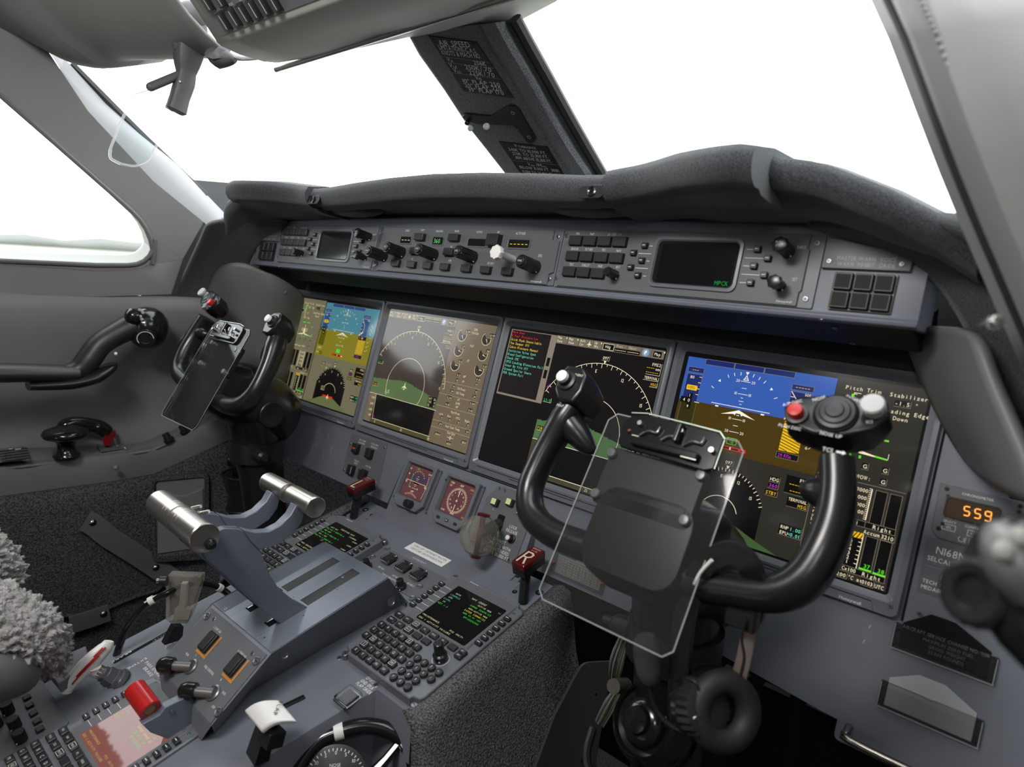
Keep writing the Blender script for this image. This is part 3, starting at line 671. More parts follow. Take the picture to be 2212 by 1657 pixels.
# ================================================================ sun visor arm with clear shield
va=thing('sun_visor','grey folding sun visor arm hanging at upper left with a clear curved shield','sun visor',tuple(at(410,60,x=-.40)))
mb=MB(); G=LEAD; X=-.42
pl=lambda q,dx=0:at(q[0],q[1],x=X+dx)
mb=MB(); mb.tube([pl((405,30)),pl((412,80)),pl((405,130)),pl((402,158)),pl((398,180)),pl((388,212)),pl((380,240))],[.022,.024,.019,.0135,.0145,.0135,.0145],G,14,3,up=(1,0,0),sec=[(.55,-1),(.75,-.85),(.8,0),(.75,.85),(.55,1),(-.55,1),(-.75,.85),(-.8,0),(-.75,-.85),(-.55,-1)])
build('arm',mb,va,ang=60)
mb=MB(); mb.sph(pl((415,36)),.026,G,18,(1,1,.9)); mb.sph(pl((402,62)),.016,G,14); build('pivot',mb,va)
mb=MB(); mb.tube([pl((325,188)),pl((392,160))],.0068,G,10,1); mb.sph(pl((325,188)),.0068,G,10); build('cross_arm',mb,va)
mb=MB(); mb.sph(pl((401,183))+Vector((.012,-.014,0)),.0018,WHT,8); build('rivet',mb,va); mb=MB(); mb.sph(pl((397,20))+Vector((.02,-.02,0)),.004,mat('yellow_decal',(.5,.38,.05),.5),8); build('decal',mb,va)
sh=arcpx([(325,196),(296,205),(283,220),(262,262,10),(238,322,8),(237,342,8),(260,354,8),(290,360,10),(320,350,14),(335,322,8),(352,285),(378,242),(366,240)],4)
mb=MB(); P=[pl(q) for q in sh]; nn=Vector((1,-.6,.1)).normalized(); TEAL=clear('tinted_shield',(.86,.93,.92),.02)
mb.add(P,[tuple(range(len(P)))],TEAL); build('clear_shield',mb,va,label='clear shield')
mb=MB(); mb.tube(P+[P[0]],.0022,clear('shield_edge',(.97,.97,.97),.12,.1,.30,(.95,.95,.95)),6,1); build('shield_edge',mb,va)
# second arm and shadowy mount beside the overhead panel
mb=MB(); mb.tube([at(345,0,x=-.46),at(368,45,x=-.45),at(385,85,x=-.43),at(392,110,x=-.42)],[.02,.018,.014,.010],LEAD,10,3)
tag(build('visor_mount',mb),'dark grey tapering visor mount moulding left of the visor arm','mount'); mb=MB(); mb.tube([at(470,112,x=-.33),at(478,124,x=-.33),at(508,130,x=-.30)],[.02,.018,.004],LEAD,10,3); tag(build('visor_mount',mb),'small pointed grey moulding under the left corner of the overhead panel','mount')
# ================================================================ instrument board and the four large displays
PB=mat('instrument_board_paint',(0.150,0.163,0.190),0.40,0,0.45,bump=(1100,.06,.0003),mottle=(7,.92,1.06))
mb=MB(); mb.prism(DPF,[(-700,-14),(700,-14),(705,60),(760,140),(840,240),(840,400),(610,385),(470,372),(160,372),(160,262),(-160,262),(-186,372),(-470,372),(-640,371),(-675,230)],-30,-3,PB)
board=build('instrument_board',mb); tag(board,'blue grey main instrument board that carries the big displays','panel')
mb=MB(); mb.box(DPF,-700,-14,700,-10,-3,1,PB)
for u in (662,): mb.box(DPF,u+4,-12,u+6,258,-3,-1.2,DARK)
build('reveal',mb,board)
# scratches on the lower board
mb=MB(); SCT=mat('scuffed_paint',(.30,.32,.35),.5)
for a,b in [((690,935),(691,929)),((708,950),(710,936)),((697,990),(700,975)),((715,978),(718,965)),((684,965),(685,958)),((1877,1357),(1881,1350)),((1864,1390),(1868,1382))]:
    mb.line(DPF,[DPF.uv(*a,-3),DPF.uv(*b,-3)],1.4,-2.9,SCT)
build('scuff_marks',mb,board)
P_={}
def pal(k,**c):
    P_[k]={n:glow('screen_%s_%s'%(k,n),v[:3],v[3] if len(v)>3 else 1.0) for n,v in c.items()}
pal('right',bg=(.026,.024,.018),sky=(.034,.105,.42),gnd=(.062,.036,.002),navy=(.010,.022,.135),olv=(.030,.026,.002),blk=(.002,.002,.002),txt=(.95,.82,.56),amb=(.85,.50,.010),mag=(.62,.03,.60),grn=(.14,.78,.03),cyn=(.15,.80,.55),red=(.75,.01,.01),wh=(.95,.9,.75),rule=(.26,.22,.16),ter=(.05,.10,.03))
pal('left',bg=(.150,.137,.080),sky=(.06,.21,.27),gnd=(.205,.180,.012),navy=(.020,.065,.20),olv=(.085,.085,.0),blk=(.004,.003,.002),txt=(.72,.66,.36),amb=(.62,.40,.02),mag=(.42,.03,.30),grn=(.06,.62,.05),cyn=(.10,.55,.38),red=(.55,.02,.005),wh=(.72,.67,.42),rule=(.30,.27,.18),ter=(.115,.135,.052))
pal('midleft',bg=(.050,.038,.030),tb=(.165,.135,.085),sys=(.155,.118,.075),blk=(.006,.005,.004),txt=(.78,.70,.42),amb=(.65,.38,.02),mag=(.5,.01,.3),grn=(.05,.5,.08),cyn=(.1,.5,.4),red=(.5,.03,.02),ter=(.095,.150,.060),olv=(.075,.064,.030),rule=(.45,.38,.20),dial=(.030,.024,.020),blu=(.2,.3,.55))
pal('midright',bg=(.0045,.0035,.0035),tb=(.17,.145,.105),lst=(.010,.006,.007),frm=(.24,.20,.15),blk=(.002,.002,.002),txt=(.95,.85,.60),amb=(.80,.48,.02),yel=(.85,.62,.06),red=(.72,.02,.015),cyn=(.16,.72,.52),mag=(.62,.04,.45),grn=(.05,.62,.12),ter=(.075,.165,.055),olv=(.060,.052,.026),rule=(.6,.5,.28),blu=(.2,.33,.62))
def shell(i,name,lab):
    c=(i-2.5)*332; t=thing(name,lab,'display',tuple(DPF.P(c,237,0)))
    mb=MB(); O=lambda e,h,b=0:(rrect(c-165+e,-13.2+e,c+165-e,258-e-b,7,3),h)
    I=lambda e,h:(rrect(c-151.6-e,-e,c+151.6+e,237.1+e,4+e*.3,3),h)
    mb.ring(DPF,[O(0,-3.2),O(0,4),O(.8,5)],[I(7.5,5),I(6.8,5.3),I(1.5,1.2),I(0,.3),I(0,-.5)],BEZ)
    mb.line(DPF,[(c-146,247.5),(c+138,247.5)],1.1,5.03,DARK); mb.line(DPF,[(c+138,247.5),(c+142,257)],.4,5.03,DARK)
    mb.line(DPF,[(c-70,251),(c+60,251)],1.0,5.03,DARK)
    build('bezel',mb,t,ang=30)
    b=MB(); b.text(DPF,c+129,256.0,'Honeywell',3.4,LBL,5.1,al='R',sx=1.05,bold=1); build('maker_lettering',b,t)
    screw(DPF,c+157,246,5,2.6,parent=t)
    return t,DPF.sub(c-151.6,0,0)
def dash(mb,D,u,v,n,m,h=.5,p=3.4,w=2.4,t=.7):
    for i in range(n): mb.rect(D,u+i*p,v,u+i*p+w,v+t,h,m)
def boxed(mb,D,u,v,txt,sz,m,blk,fr=None,h=.5,mono=0,pad=1.4,al='L'):
    g=MB(); g.text(D,u,v,txt,sz,m,h,al=al,mono=mono); xs=[(p-D.o).dot(D.ex)*1000 for p in g.v]
    x0,x1=min(xs)-pad,max(xs)+pad; mb.rect(D,x0,v-sz-pad,x1,v+pad,h-.12,blk)
    if fr: mb.line(D,[(x0,v+pad),(x1,v+pad),(x1,v-sz-pad)],.45,h-.06,fr)
    mb.add(g.v,g.f,m,True)
def plane_sym(mb,D,u,v,s,m,h=.55):
    mb.poly(D,[(u-.5*s,v-3*s),(u,v-4*s),(u+.5*s,v-3*s),(u+.5*s,v+3.2*s),(u-.5*s,v+3.2*s)],h,m); mb.poly(D,[(u,v-1.4*s),(u+3.4*s,v+1.2*s),(u+3.4*s,v+1.9*s),(u,v+.8*s),(u-3.4*s,v+1.9*s),(u-3.4*s,v+1.2*s)],h,m); mb.poly(D,[(u,v+2.2*s),(u+1.5*s,v+3.4*s),(u-1.5*s,v+3.4*s)],h,m)
def terrain(D,mb,u0,u1,base,cu,top,slope,m,h=.28,clipu=None,rough=1.4,seed=2):
    rn=random.Random(seed); pts=[(u0,base)]; u=u0
    while u<u1:
        d=abs(u-cu); v=top+slope*max(0,d-6)*(1 if u>cu else .42)+rn.uniform(-rough,rough)*.6; pts.append((u,min(v,base-.1))); u+=rn.uniform(2,5)*1.0; pts.append((min(u,u1),min(v,base-.1)))
    pts.append((u1,base)); mb.poly(D,pts,h,m)
def pfd(D,mb,o,c,full):
    """attitude and heading half of the outer displays; o = left offset"""
    X=lambda a:a+o
    mb.rect(D,X(6.5),6.5,X(203),67,.2,c['sky']); mb.rect(D,X(6.5),67,X(203),127,.2,c['gnd'])
    for a,b in ((33,73.6),(74.6,113.6),(114.6,153.2)): mb.rect(D,X(a),6.8,X(b),14.2,.26,c['navy']); mb.frame(D,X(a),6.8,X(b),14.2,.4,.3,c['rule'])
    cu=X(93.5)
    mb.poly(D,[(cu-2.4,16.0),(cu+2.4,16.0),(cu,20.2)],.32,c['wh']); mb.line(D,[(cu,21),(cu+3.2,27),(cu-3.2,27)],.9,.32,c['wh'],True); mb.line(D,[(cu-2,24.8),(cu+2,24.8)],.7,.32,c['wh'])
    for a in (-60,-45,-30,-20,-10,10,20,30,45,60):
        r0=47 if abs(a) not in (45,) else 47; L=4.5 if abs(a)!=45 else 0
        s_,k=math.sin(R(a)),-math.cos(R(a))
        if L: mb.line(D,[(cu+s_*r0,68+k*r0),(cu+s_*(r0+L),68+k*(r0+L))],.75,.32,c['wh'])
        else: mb.poly(D,[(cu+s_*47,68+k*47),(cu+s_*50.5+k*2,68+k*50.5-s_*2),(cu+s_*50.5-k*2,68+k*50.5+s_*2)],.32,c['wh'])
    def rung(v,hw,t=None):
        mb.line(D,[(cu-hw,v),(cu+hw,v)],.6,.32,c['wh'])
        if t: mb.text(D,cu-hw-1.2,v+1.7,t,3.7,c['wh'],.34,al='R',sx=.9); mb.text(D,cu+hw+1.2,v+1.7,t,3.7,c['wh'],.34,sx=.9)
    rung(29,6.5,'20'); rung(38,3.2); rung(46,6.5,'10'); rung(51,1.6); rung(55.5,3.2); rung(59.5,1.6)
    mb.line(D,[(cu-39.5,64),(cu+39.5,64)],.75,.33,c['wh'])
    for k in (-31,31): mb.rect(D,cu+k-2.2,66.5,cu+k+2.2,68.3,.34,c['wh'])
    mb.poly(D,[(cu,67.5),(cu+23.3,76.6),(cu+6,73.6),(cu+4.5,75.2),(cu+3,72.2),(cu-3,72.2),(cu-4.5,75.2),(cu-6,73.6),(cu-23.3,76.6)],.34,c['wh']); mb.rect(D,cu-1.8,74.2,cu+1.8,75,.34,c['wh'])
    rung(80,6.5,'10'); rung(88.5,3.2); rung(97,6.5,'20')
    # speed tape
    mb.rect(D,X(10.3),20.3,X(33.3),27.6,.26,c['navy']); mb.frame(D,X(10.3),20.3,X(33.3),27.6,.4,.3,c['rule']); dash(mb,D,X(16.5),24,3,c['amb'],.34)
    mb.rect(D,X(10.8),30,X(33),67,.27,c['navy']); mb.rect(D,X(10.8),67,X(33),104,.27,c['olv']); mb.line(D,[(X(10.8),104),(X(10.8),30),(X(33),30),(X(33),104)],.3,.3,c['rule'])
    mb.text(D,X(15.5),36.5,'80',4.2,c['txt'],.34)
    for v in (33,41,49.5,57.5): mb.line(D,[(X(29),v),(X(33),v)],.7,.34,c['txt'])
    mb.box(D,X(13.8),45.6,X(29.6),52.6,.3,.36,c['amb'],1.4); mb.text(D,X(15.2),51,'VSPD',3.6,c['blk'],.42,sx=.82)
    mb.prism(D,[(X(9),63),(X(19),63),(X(19),57),(X(25.5),57),(X(25.5),79),(X(19),79),(X(19),71),(X(9),71)],.3,.36,c['blk']); mb.line(D,[(X(30),68),(X(37),68)],.8,.36,c['txt'])
    mb.text(D,X(12.5),69.3,'4',4.4,c['txt'],.42); mb.text(D,X(19.8),69.3,'0',4.4,c['txt'],.42); mb.text(D,X(20.6),62.2,'1',4.2,c['txt'],.42); mb.text(D,X(19.8),77.6,'9',4.2,c['txt'],.42)
    if not full:
        mb.text(D,X(13.5),112.3,'2.22M',4.2,c['txt'],.4,sx=.85); mb.frame(D,X(11.5),106,X(31.5),114,.35,.3,c['rule'])
        mb.text(D,X(13),122.6,'M.20',3.8,c['txt'],.4,sx=.8); mb.rect(D,X(22.5),118,X(36),124.5,.3,c['olv']); dash(mb,D,X(24.5),121,3,c['amb'],.4)
    # altitude tape
    mb.rect(D,X(152.8),21.8,X(179),28.8,.26,c['navy']); mb.frame(D,X(152.8),21.8,X(179),28.8,.4,.3,c['rule']); dash(mb,D,X(157.5),25,5,c['amb'],.34,3.6)
    mb.rect(D,X(153.2),31,X(178.6),67.4,.27,c['navy']); mb.frame(D,X(153.2),31,X(178.6),67.4,.3,.3,c['rule']); mb.text(D,X(170),34.6,'500',3.3,c['txt'],.34)
    for i,v in enumerate((38,45.5,53,60.5)): mb.line(D,[(X(153.6),v),(X(158),v)],.7,.34,c['txt'])
    mb.line(D,[(X(153.6),31.2),(X(164),44),(X(164),56),(X(152.5),67.5)],.9,.36,c['txt']); mb.poly(D,[(X(152),68.2),(X(164),60.5),(X(164),57.5),(X(152),65.5)],.35,c['txt'])
    mb.rect(D,X(153.8),69,X(178),106.6,.27,c['amb'])
    for i in range(11): mb.line(D,[(X(153.9+max(0,0)),71+i*3.6),(X(177.9),min(106.5,78+i*3.6))] if 78+i*3.6<107 else [(X(153.9),71+i*3.6),(X(153.9+24*(106.4-71-i*3.6)/7),106.4)],1.0,.31,c['olv'])
    if not full: mb.box(D,X(153),68,X(180),76,.35,.42,c['blk'],1); mb.text(D,X(155),74,'<  80',4.4,c['txt'],.46)
    mb.rect(D,X(152.4),108.6,X(179),116,.27,c['blk']); mb.frame(D,X(152.4),108.6,X(179),116,.4,.3,c['rule']); mb.text(D,X(154.3),114.7,'29.97in',4.4,c['mag'],.36,sx=.78)
    # vertical speed scale
    for k,(v,t) in enumerate(((42,'6'),(51,'4'),(59,'2'))): mb.text(D,X(186),v+2,t,4.0,c['txt'],.34); mb.line(D,[(X(189.5),v),(X(195-k),v+5)],.6,.34,c['txt'])
    for k,(v,t) in enumerate(((79,'2'),(88,'4'),(97,'6'))): mb.text(D,X(184),v+2,t,4.0,c['txt'],.34); mb.line(D,[(X(188),v+1),(X(193),v-4)],.6,.34,c['txt'])
    mb.line(D,[(X(188),69),(X(196),69)],1.1,.34,c['grn'])
    mb.rect(D,cu-6.6,105.5,cu+6.2,113.4,.3,c['olv' if full else 'grn']); mb.frame(D,cu-6.6,105.5,cu+6.2,113.4,.6,.34,c['grn']); mb.text(D,cu,112,'-5',4.2,c['grn'],.4,al='C')
    mb.rect(D,cu-21,116.8,cu+21,121.2,.32,c['red']); mb.rect(D,cu-11,118,cu-1.5,120.2,.36,c['blk']); mb.rect(D,cu+1.5,118,cu+11,120.2,.36,c['blk']); mb.rect(D,cu+14,118,cu+19,120.2,.36,c['wh'] if not full else c['blk']); mb.rect(D,cu-.7,117,cu+.7,121,.37,c['wh'])
    # heading half
    mb.rect(D,X(6.5),127,X(203.5),234,.2,c['bg'])
    hc=(X(96.5),203)
    pts=[(hc[0]+58*math.sin(R(a)),hc[1]-58*math.cos(R(a))) for a in range(-68,69,4)]; pts+=[(X(150.5),224),(X(119),214),(X(105),210),(X(88),210),(X(60),220),(X(43),226)]
    mb.poly(D,pts,.25,c['blk'])
    terr=[(X(6.5),234),(X(6.5),232),(X(43),226),(X(60),219),(X(88),209.5),(X(105),209.5),(X(122),214),(X(150),224.5),(X(180),234)]; mb.poly(D,terr,.28,c['ter'])
    for a in range(-67,70,5):
        L=4.6 if (a+2)%10<5 else 3; s_,k=math.sin(R(a)),-math.cos(R(a)); mb.line(D,[(hc[0]+s_*58,hc[1]+k*58),(hc[0]+s_*(58-L),hc[1]+k*(58-L))],.8,.34,c['txt'])
    for a,t in ((-67,'3'),(-37,'6'),(-7,'E'),(23,'12'),(53,'15')): mb.text(D,hc[0]+47*math.sin(R(a)),hc[1]-47*math.cos(R(a))+2,t,4.2,c['txt'],.36,al='C',sx=.85)
    boxed(mb,D,hc[0],139.4,'097',4.2,c['txt'],c['blk'],c['rule'],.5,al='C'); mb.poly(D,[(hc[0]-2.2,142),(hc[0]+2.2,142),(hc[0],146)],.5,c['wh'])
    mb.arc(D,hc[0],208,26,-55,70,.8,.34,c['txt'],24); plane_sym(mb,D,hc[0],212,1.5,c['txt'],.42)
    if not full: mb.rect(D,hc[0]-19,209.2,hc[0]+19,213,.38,c['red']); mb.box(D,X(66),192,X(78),200,.3,.36,c['blk'],2); mb.frame(D,X(66),192,X(78),200,.6,.4,c['txt']); mb.text(D,X(68),198.4,'2.5',4,c['txt'],.42,sx=.8)
    if not full:
        boxed(mb,D,X(46),145,'STBY',4.0,c['txt'],c['blk'],c['rule'],mono=3.0); dash(mb,D,X(47),150,2,c['amb'],.5); mb.text(D,X(60),145,'TTG OFF',4,c['rule'],.4,sx=.8); mb.text(D,X(62),153,'0.0',4,c['txt'],.4)
    boxed(mb,D,X(152),146.2,'HDG',4.4,c['txt'],c['blk'],c['rule'],mono=3.7); boxed(mb,D,X(152),154,'360',4.4,c['mag'],c['blk'],c['rule'],mono=3.7)
    boxed(mb,D,X(150),163.5,'STBY',4.4,c['amb'],c['blk'],c['rule'],mono=3.4)
    mb.rect(D,X(171),134,X(202),156,.3,c['blk']); mb.line(D,[(X(171),156),(X(202),156)],.4,.34,c['rule']); mb.text(D,X(201),139.8,'FMS1' if not full else 'FMS2',4.2,c['txt'],.4,al='R',mono=3.6); dash(mb,D,X(176),144,5,c['amb'],.4); mb.text(D,X(201),146.4,'nm',3.8,c['txt'],.4,al='R'); dash(mb,D,X(178),152,6,c['amb'],.4)
    mb.rect(D,X(177.5),158.5,X(202),171.4,.3,c['blk']); mb.line(D,[(X(177.5),171.4),(X(202),171.4),(X(202),158.5)],.4,.34,c['rule']); mb.text(D,X(201),164.2,'TERMINAL',4.0,c['txt'],.4,al='R',mono=2.8); mb.text(D,X(201),170.3,'MSG',4.2,c['amb'],.4,al='R',mono=3.4)
    mb.rect(D,X(175.5),193.5,X(202),207,.3,c['blk']); mb.line(D,[(X(175.5),207),(X(202),207),(X(202),193.5)],.4,.34,c['rule'])
    mb.text(D,X(177),199.4,'RNP',4.0,c['txt'],.4,mono=3.3); mb.text(D,X(201),199.4,'1.00',4.2,c['cyn'],.4,al='R',mono=3.3); mb.text(D,X(177),206,'EPU',4.0,c['txt'],.4,mono=3.3); mb.text(D,X(201.5),206,'<0.01',4.2,c['cyn'],.4,al='R',mono=2.9)
def sysp(D,mb,o,c,full):
    """trim and brake page; o shifts from the right display layout (203..300)"""
    X=lambda a:a+o
    mb.rect(D,X(203.5),4,X(300),234,.2,c['bg']); T=lambda u,v,t,s=4.6,m='txt',mo=3.9,al='L':mb.text(D,X(u),v,t,s,c[m],.42,mono=mo,al=al)
    T(213.5,17.5,'Pitch Trim'); T(261,18,'Stabilizer'); boxed(mb,D,X(268),27,'-1.5',4.6,c['txt'],c['blk'],c['rule'],mono=3.9); T(288,27,'°'); T(258,37,'Leading Edge'); T(269.5,44.5,'Down')
    mb.line(D,[(X(232),20.5),(X(224.5),20.5),(X(224.5),52)],.7,.36,c['txt']); mb.rect(D,X(222),22,X(225),33,.4,c['grn'])
    for i in range(10): mb.line(D,[(X(224.5),22+i*3.2),(X(228),22+i*3.2)],.6,.36,c['txt'])
    T(234,26.5,'22° Up'); T(234,41,'0°'); T(229,52,'8° Dn'); mb.rect(D,X(206),30,X(220),38,.36,c['blk']); mb.frame(D,X(206),30,X(220),38,.5,.4,c['txt']); T(208,36.5,'6.0')
    mb.rect(D,X(226),59.5,X(238),61.5,.42,c['grn']); mb.rect(D,X(244),59.5,X(256),61.5,.42,c['grn'])
    # little front view of the aeroplane
    cu=X(240); mb.poly(D,[(cu-3.6,88),(cu-3.6,80),(cu-2,75),(cu,73.5),(cu+2,75),(cu+3.6,80),(cu+3.6,88)],.38,c['txt']); mb.rect(D,cu-.7,66,cu+.7,75,.38,c['txt'])
    for s_ in (-1,1):
        mb.poly(D,[(cu+s_*3,86),(cu+s_*20,89),(cu+s_*34,90.5),(cu+s_*34,91.3),(cu+s_*3,89.6)],.38,c['txt']); mb.poly(D,[(cu+s_*20,88.6),(cu+s_*33,89.8),(cu+s_*33,91.6),(cu+s_*20,90.6)],.42,c['grn']); mb.arc(D,cu+s_*8,78,3.2,0,360,1.1,.38,c['txt'],14); mb.line(D,[(cu+s_*6,92),(cu+s_*6,95.5)],1.2,.4,c['grn'])
        mb.line(D,[(cu+s_*4.6,92),(cu+s_*4.6,95.5)],1.0,.4,c['grn'])
    mb.line(D,[(cu+34,90),(cu+34,84)],.6,.4,c['txt']); mb.rect(D,cu+26,68.5,cu+31,70.5,.42,c['grn'])
    for u,v in ((250.5,105.5),(271.5,105.5),(272,118.5),(229,105.5)): boxed(mb,D,X(u),v,'G',4.6,c['txt'],c['blk'],c['rule'])
    T(209,118.5,'Combined WOW:',4.6,'txt',4.1)
    mb.line(D,[(X(204),123),(X(299),123)],.5,.36,c['rule'])
    for u in (214,228,269.6,284.4): mb.rect(D,X(u),127,X(u+12),165 if u<269 else 164.5,.3,c['blk']); mb.line(D,[(X(u),165),(X(u),127),(X(u+12),127),(X(u+12),165)],.4,.36,c['rule'])
    mb.rect(D,X(244),127,X(266),163,.28,c['bg'])
    mb.line(D,[(X(265.5),127),(X(265.5),163)],1.0,.36,c['txt']); mb.line(D,[(X(245),127),(X(245),163)],1.0,.36,c['txt'])
    for i in range(17): mb.line(D,[(X(265.5),127+i*2.2),(X(262.5),127+i*2.2)],.6,.36,c['txt']); mb.line(D,[(X(245),127+i*2.2),(X(248),127+i*2.2)],.6,.36,c['txt'])
    for v,t in ((132.5,'3000'),(141,'2000'),(149.5,'1000'),(157.5,'500')): T(262,v,t,4.2,'txt',3.2,'R')
    mb.rect(D,X(244),164.8,X(297),171.5,.3,c['blk']); mb.frame(D,X(211),164.8,X(297),171.5,.4,.36,c['rule']); T(249.5,170.3,'psi',4.2,'txt',3.3); T(274,170.3,'Right',4.4,'txt',3.9); T(214,170.3,'Left',4.4,'txt',3.9); mb.line(D,[(X(266),165),(X(266),171.5)],.4,.4,c['rule'])
    T(266,178,'Accum',4.4,'txt',3.4); boxed(mb,D,X(284),178,'3210',4.4,c['txt'],c['blk'],c['rule'],mono=3.2)
    for u in (214,228,270,284.6): mb.rect(D,X(u),180,X(u+12),218,.3,c['blk']); mb.line(D,[(X(u),218),(X(u),180),(X(u+12),180),(X(u+12),218)],.4,.36,c['rule'])
    mb.rect(D,X(252),178.5,X(267),185,.3,c['amb'])
    for i in range(4): mb.line(D,[(X(253+i*3.8),185),(X(256.5+i*3.6),178.6)],1.1,.34,c['blk'])
    mb.rect(D,X(252),185,X(267),219,.29,c['blk']); mb.line(D,[(X(267),179),(X(267),219)],.8,.36,c['txt'])
    for i in range(6): T(254.5,191+i*5,str(6-i),4.0,'txt',3.4); mb.line(D,[(X(267),189+i*5),(X(263.5),189+i*5)],.7,.36,c['txt'])
    T(273.5,215.5,'37',4.4,'grn',3.6); T(288,216,'38',4.4,'grn',3.6)
    for u in (214,228): mb.rect(D,X(u-.5),216.3,X(u+12.5),218.3,.4,c['grn'])
    mb.rect(D,X(269.5),216.3,X(282.5),218.2,.4,c['grn']); mb.rect(D,X(284),216.8,X(297),218.7,.4,c['grn'])
    mb.rect(D,X(247),219,X(297),225.6,.3,c['blk']); mb.frame(D,X(211),219,X(297),225.6,.4,.36,c['rule']); T(249.5,224.4,'°Cx100',4.2,'txt',3.0); T(274,224.6,'Right',4.4,'txt',3.9); T(214,224.6,'Left',4.4,'txt',3.9)
    T(207,232.5,'Peak',4.2,'txt',3.6); boxed(mb,D,X(248.5),232.5,'200',4.2,c['txt'],c['blk'],c['rule'],mono=3.4); T(260.5,232.5,'°C at',4.2,'txt',3.1); boxed(mb,D,X(275.5),232.8,'0103',4.2,c['txt'],c['blk'],c['rule'],mono=2.8); T(288.5,233,'UTC',4.2,'txt',3.2)
    for i,ch in enumerate('Brake Temp'): 
        if ch!=' ': mb.text(D,X(208.5),165+i*5.0,ch,4.2,c['txt'],.42)
    mb.line(D,[(X(203.7),127),(X(203.7),234)],.5,.36,c['rule'])
def mapp(D,mb,o,c,fms,left):
    """map page in 104..304 of the third display; o shifts"""
    X=lambda a:a+o; W0,W1=104.5,301 if not left else 303
    mb.rect(D,X(W0),4,X(W1),17.2,.3,c['tb'])
    for u in (127,149,176.5,193.5,216.2,238,262,280): mb.line(D,[(X(u),4),(X(u),17.2)],.5,.34,c['blk'])
    T=lambda u,v,t,s=4.0,m='txt',mo=0,al='L':mb.text(D,X(u),v,t,s,c[m],.46,mono=mo,al=al,sx=.85)
    for u,a,b in ((106.5,'Map','Data'),(129,'Map','View'),(151,'Acft','Ctr'),(178.5,'Up','Wx')): T(u,9.2,a); T(u,15,b)
    for u in (123,145,190,299): mb.poly(D,[(X(u),6),(X(u+3),6),(X(u+1.5),8.6)],.4,c['txt'])
    plane_sym(mb,D,X(169.5),10.6,1.15,c['txt'],.46)
    mb.rect(D,X(195.5),6.4,X(215),15.6,.4,c['blk']); mb.frame(D,X(195.5),6.4,X(215),15.6,.5,.44,c['txt']); T(199.5,13,'Hdg',4.6)
    for u,t in ((218,'Prev'),(240,'Next')): mb.text(D,X(u+1),9.4,t,4.2,c['rule'],.46,sx=.9); mb.rect(D,X(u-1),10.6,X(u+21),16.4,.4,c['blk']); dash(mb,D,X(u),13.4,6,c['txt'],.46,3.3)
    mb.arc(D,X(270.5),10.7,2.9,0,360,5.8,.42,c['blu'],20); mb.poly(D,[(X(268.5),8.3),(X(271.5),7.3),(X(272.5),10.5),(X(270),12),(X(271),14.6),(X(268.2),13)],.46,c['txt'])
    mb.rect(D,X(283),6.6,X(296.5),15,.4,c['blk']); T(284.8,13,'Map',4.6)
    cu,cv=X(205.5),147.0
    base=176.2
    a0=-63.5; a1=66 if not left else 83
    mb.arc(D,cu,cv,109.5,a0,a1,.8,.40,c['txt'],60)
    for a in range(-62,int(a1)+1,5):
        L=7 if (a+2)%10<5 else 3.6; s_,k=math.sin(R(a)),-math.cos(R(a)); mb.line(D,[(cu+s_*109.5,cv+k*109.5),(cu+s_*(109.5-L),cv+k*(109.5-L))],.8,.4,c['txt'])
    for a,t in ((-37,'6'),(-7,'E'),(23,'12'),(53,'15'),(83,'S')):
        if a<a1+1: mb.text(D,cu+97*math.sin(R(a)),cv-97*math.cos(R(a))+2.4,t,5.2,c['txt'],.46,al='C',sx=.85)
    boxed(mb,D,cu,30.8,'097',4.8,c['txt'],c['blk'],c['rule'],al='C'); mb.poly(D,[(cu-2.4,33),(cu+2.4,33),(cu,37.5)],.46,c['txt'])
    mb.arc(D,cu,cv,55,-(125 if left else 112),124,.8,.40,c['txt'],50) if not left else mb.arc(D,cu,cv,55,-118,122,.8,.40,c['txt'],50)
    terrain(D,mb,X(W0+.5),X(W1),base,X(194 if not left else 200),138,.20,c['ter'],.30,seed=4)
    mb.line(D,[(X(W0),base),(X(W1 if not left else 307),base)],.8,.42,c['txt'])
    plane_sym(mb,D,cu,148,1.9,c['txt'],.5); mb.text(D,X(196),154,'GBI',4,c['grn'],.46,sx=.8); mb.text(D,X(204.5),141,'o',3,c['grn'],.46)
    boxed(mb,D,X(152),167,'2.5',4.6,c['txt'],c['ter'],c['txt'],mono=3.6)
    boxed(mb,D,X(108.5),113,'LX-S',4.4,c['grn'],c['blk'],c['txt'],mono=3.5); boxed(mb,D,X(109.5),159.6,'FSBY',4.4,c['amb'],c['blk'],c['txt'],mono=3.4)
    mb.line(D,[(X(113),85),(X(109),91)],.7,.42,c['mag']); mb.line(D,[(X(112),91),(X(109),91),(X(109),88)],.7,.42,c['mag'])
    U=300 if not left else 301
    mb.text(D,X(U),28.5,fms,4.6,c['txt'],.46,al='R',mono=3.7); dash(mb,D,X(U-22),31.4,4,c['amb'],.46,3.3); mb.text(D,X(U),34.5,'nm',4.2,c['txt'],.46,al='R'); dash(mb,D,X(U-22),38,6,c['amb'],.46,3.5)
    mb.line(D,[(X(U-22),41.5),(X(U+1),41.5),(X(U+1),24)],.4,.4,c['txt'])
    mb.text(D,X(U),48.5,'TERMINAL',4.2,c['txt'],.46,al='R',mono=2.8); mb.line(D,[(X(U-24),50),(X(U+1),50),(X(U+1),44)],.4,.4,c['txt']); boxed(mb,D,X(U),57.5,'MSG',4.4,c['amb'],c['blk'],c['txt'],al='R',mono=3.3)
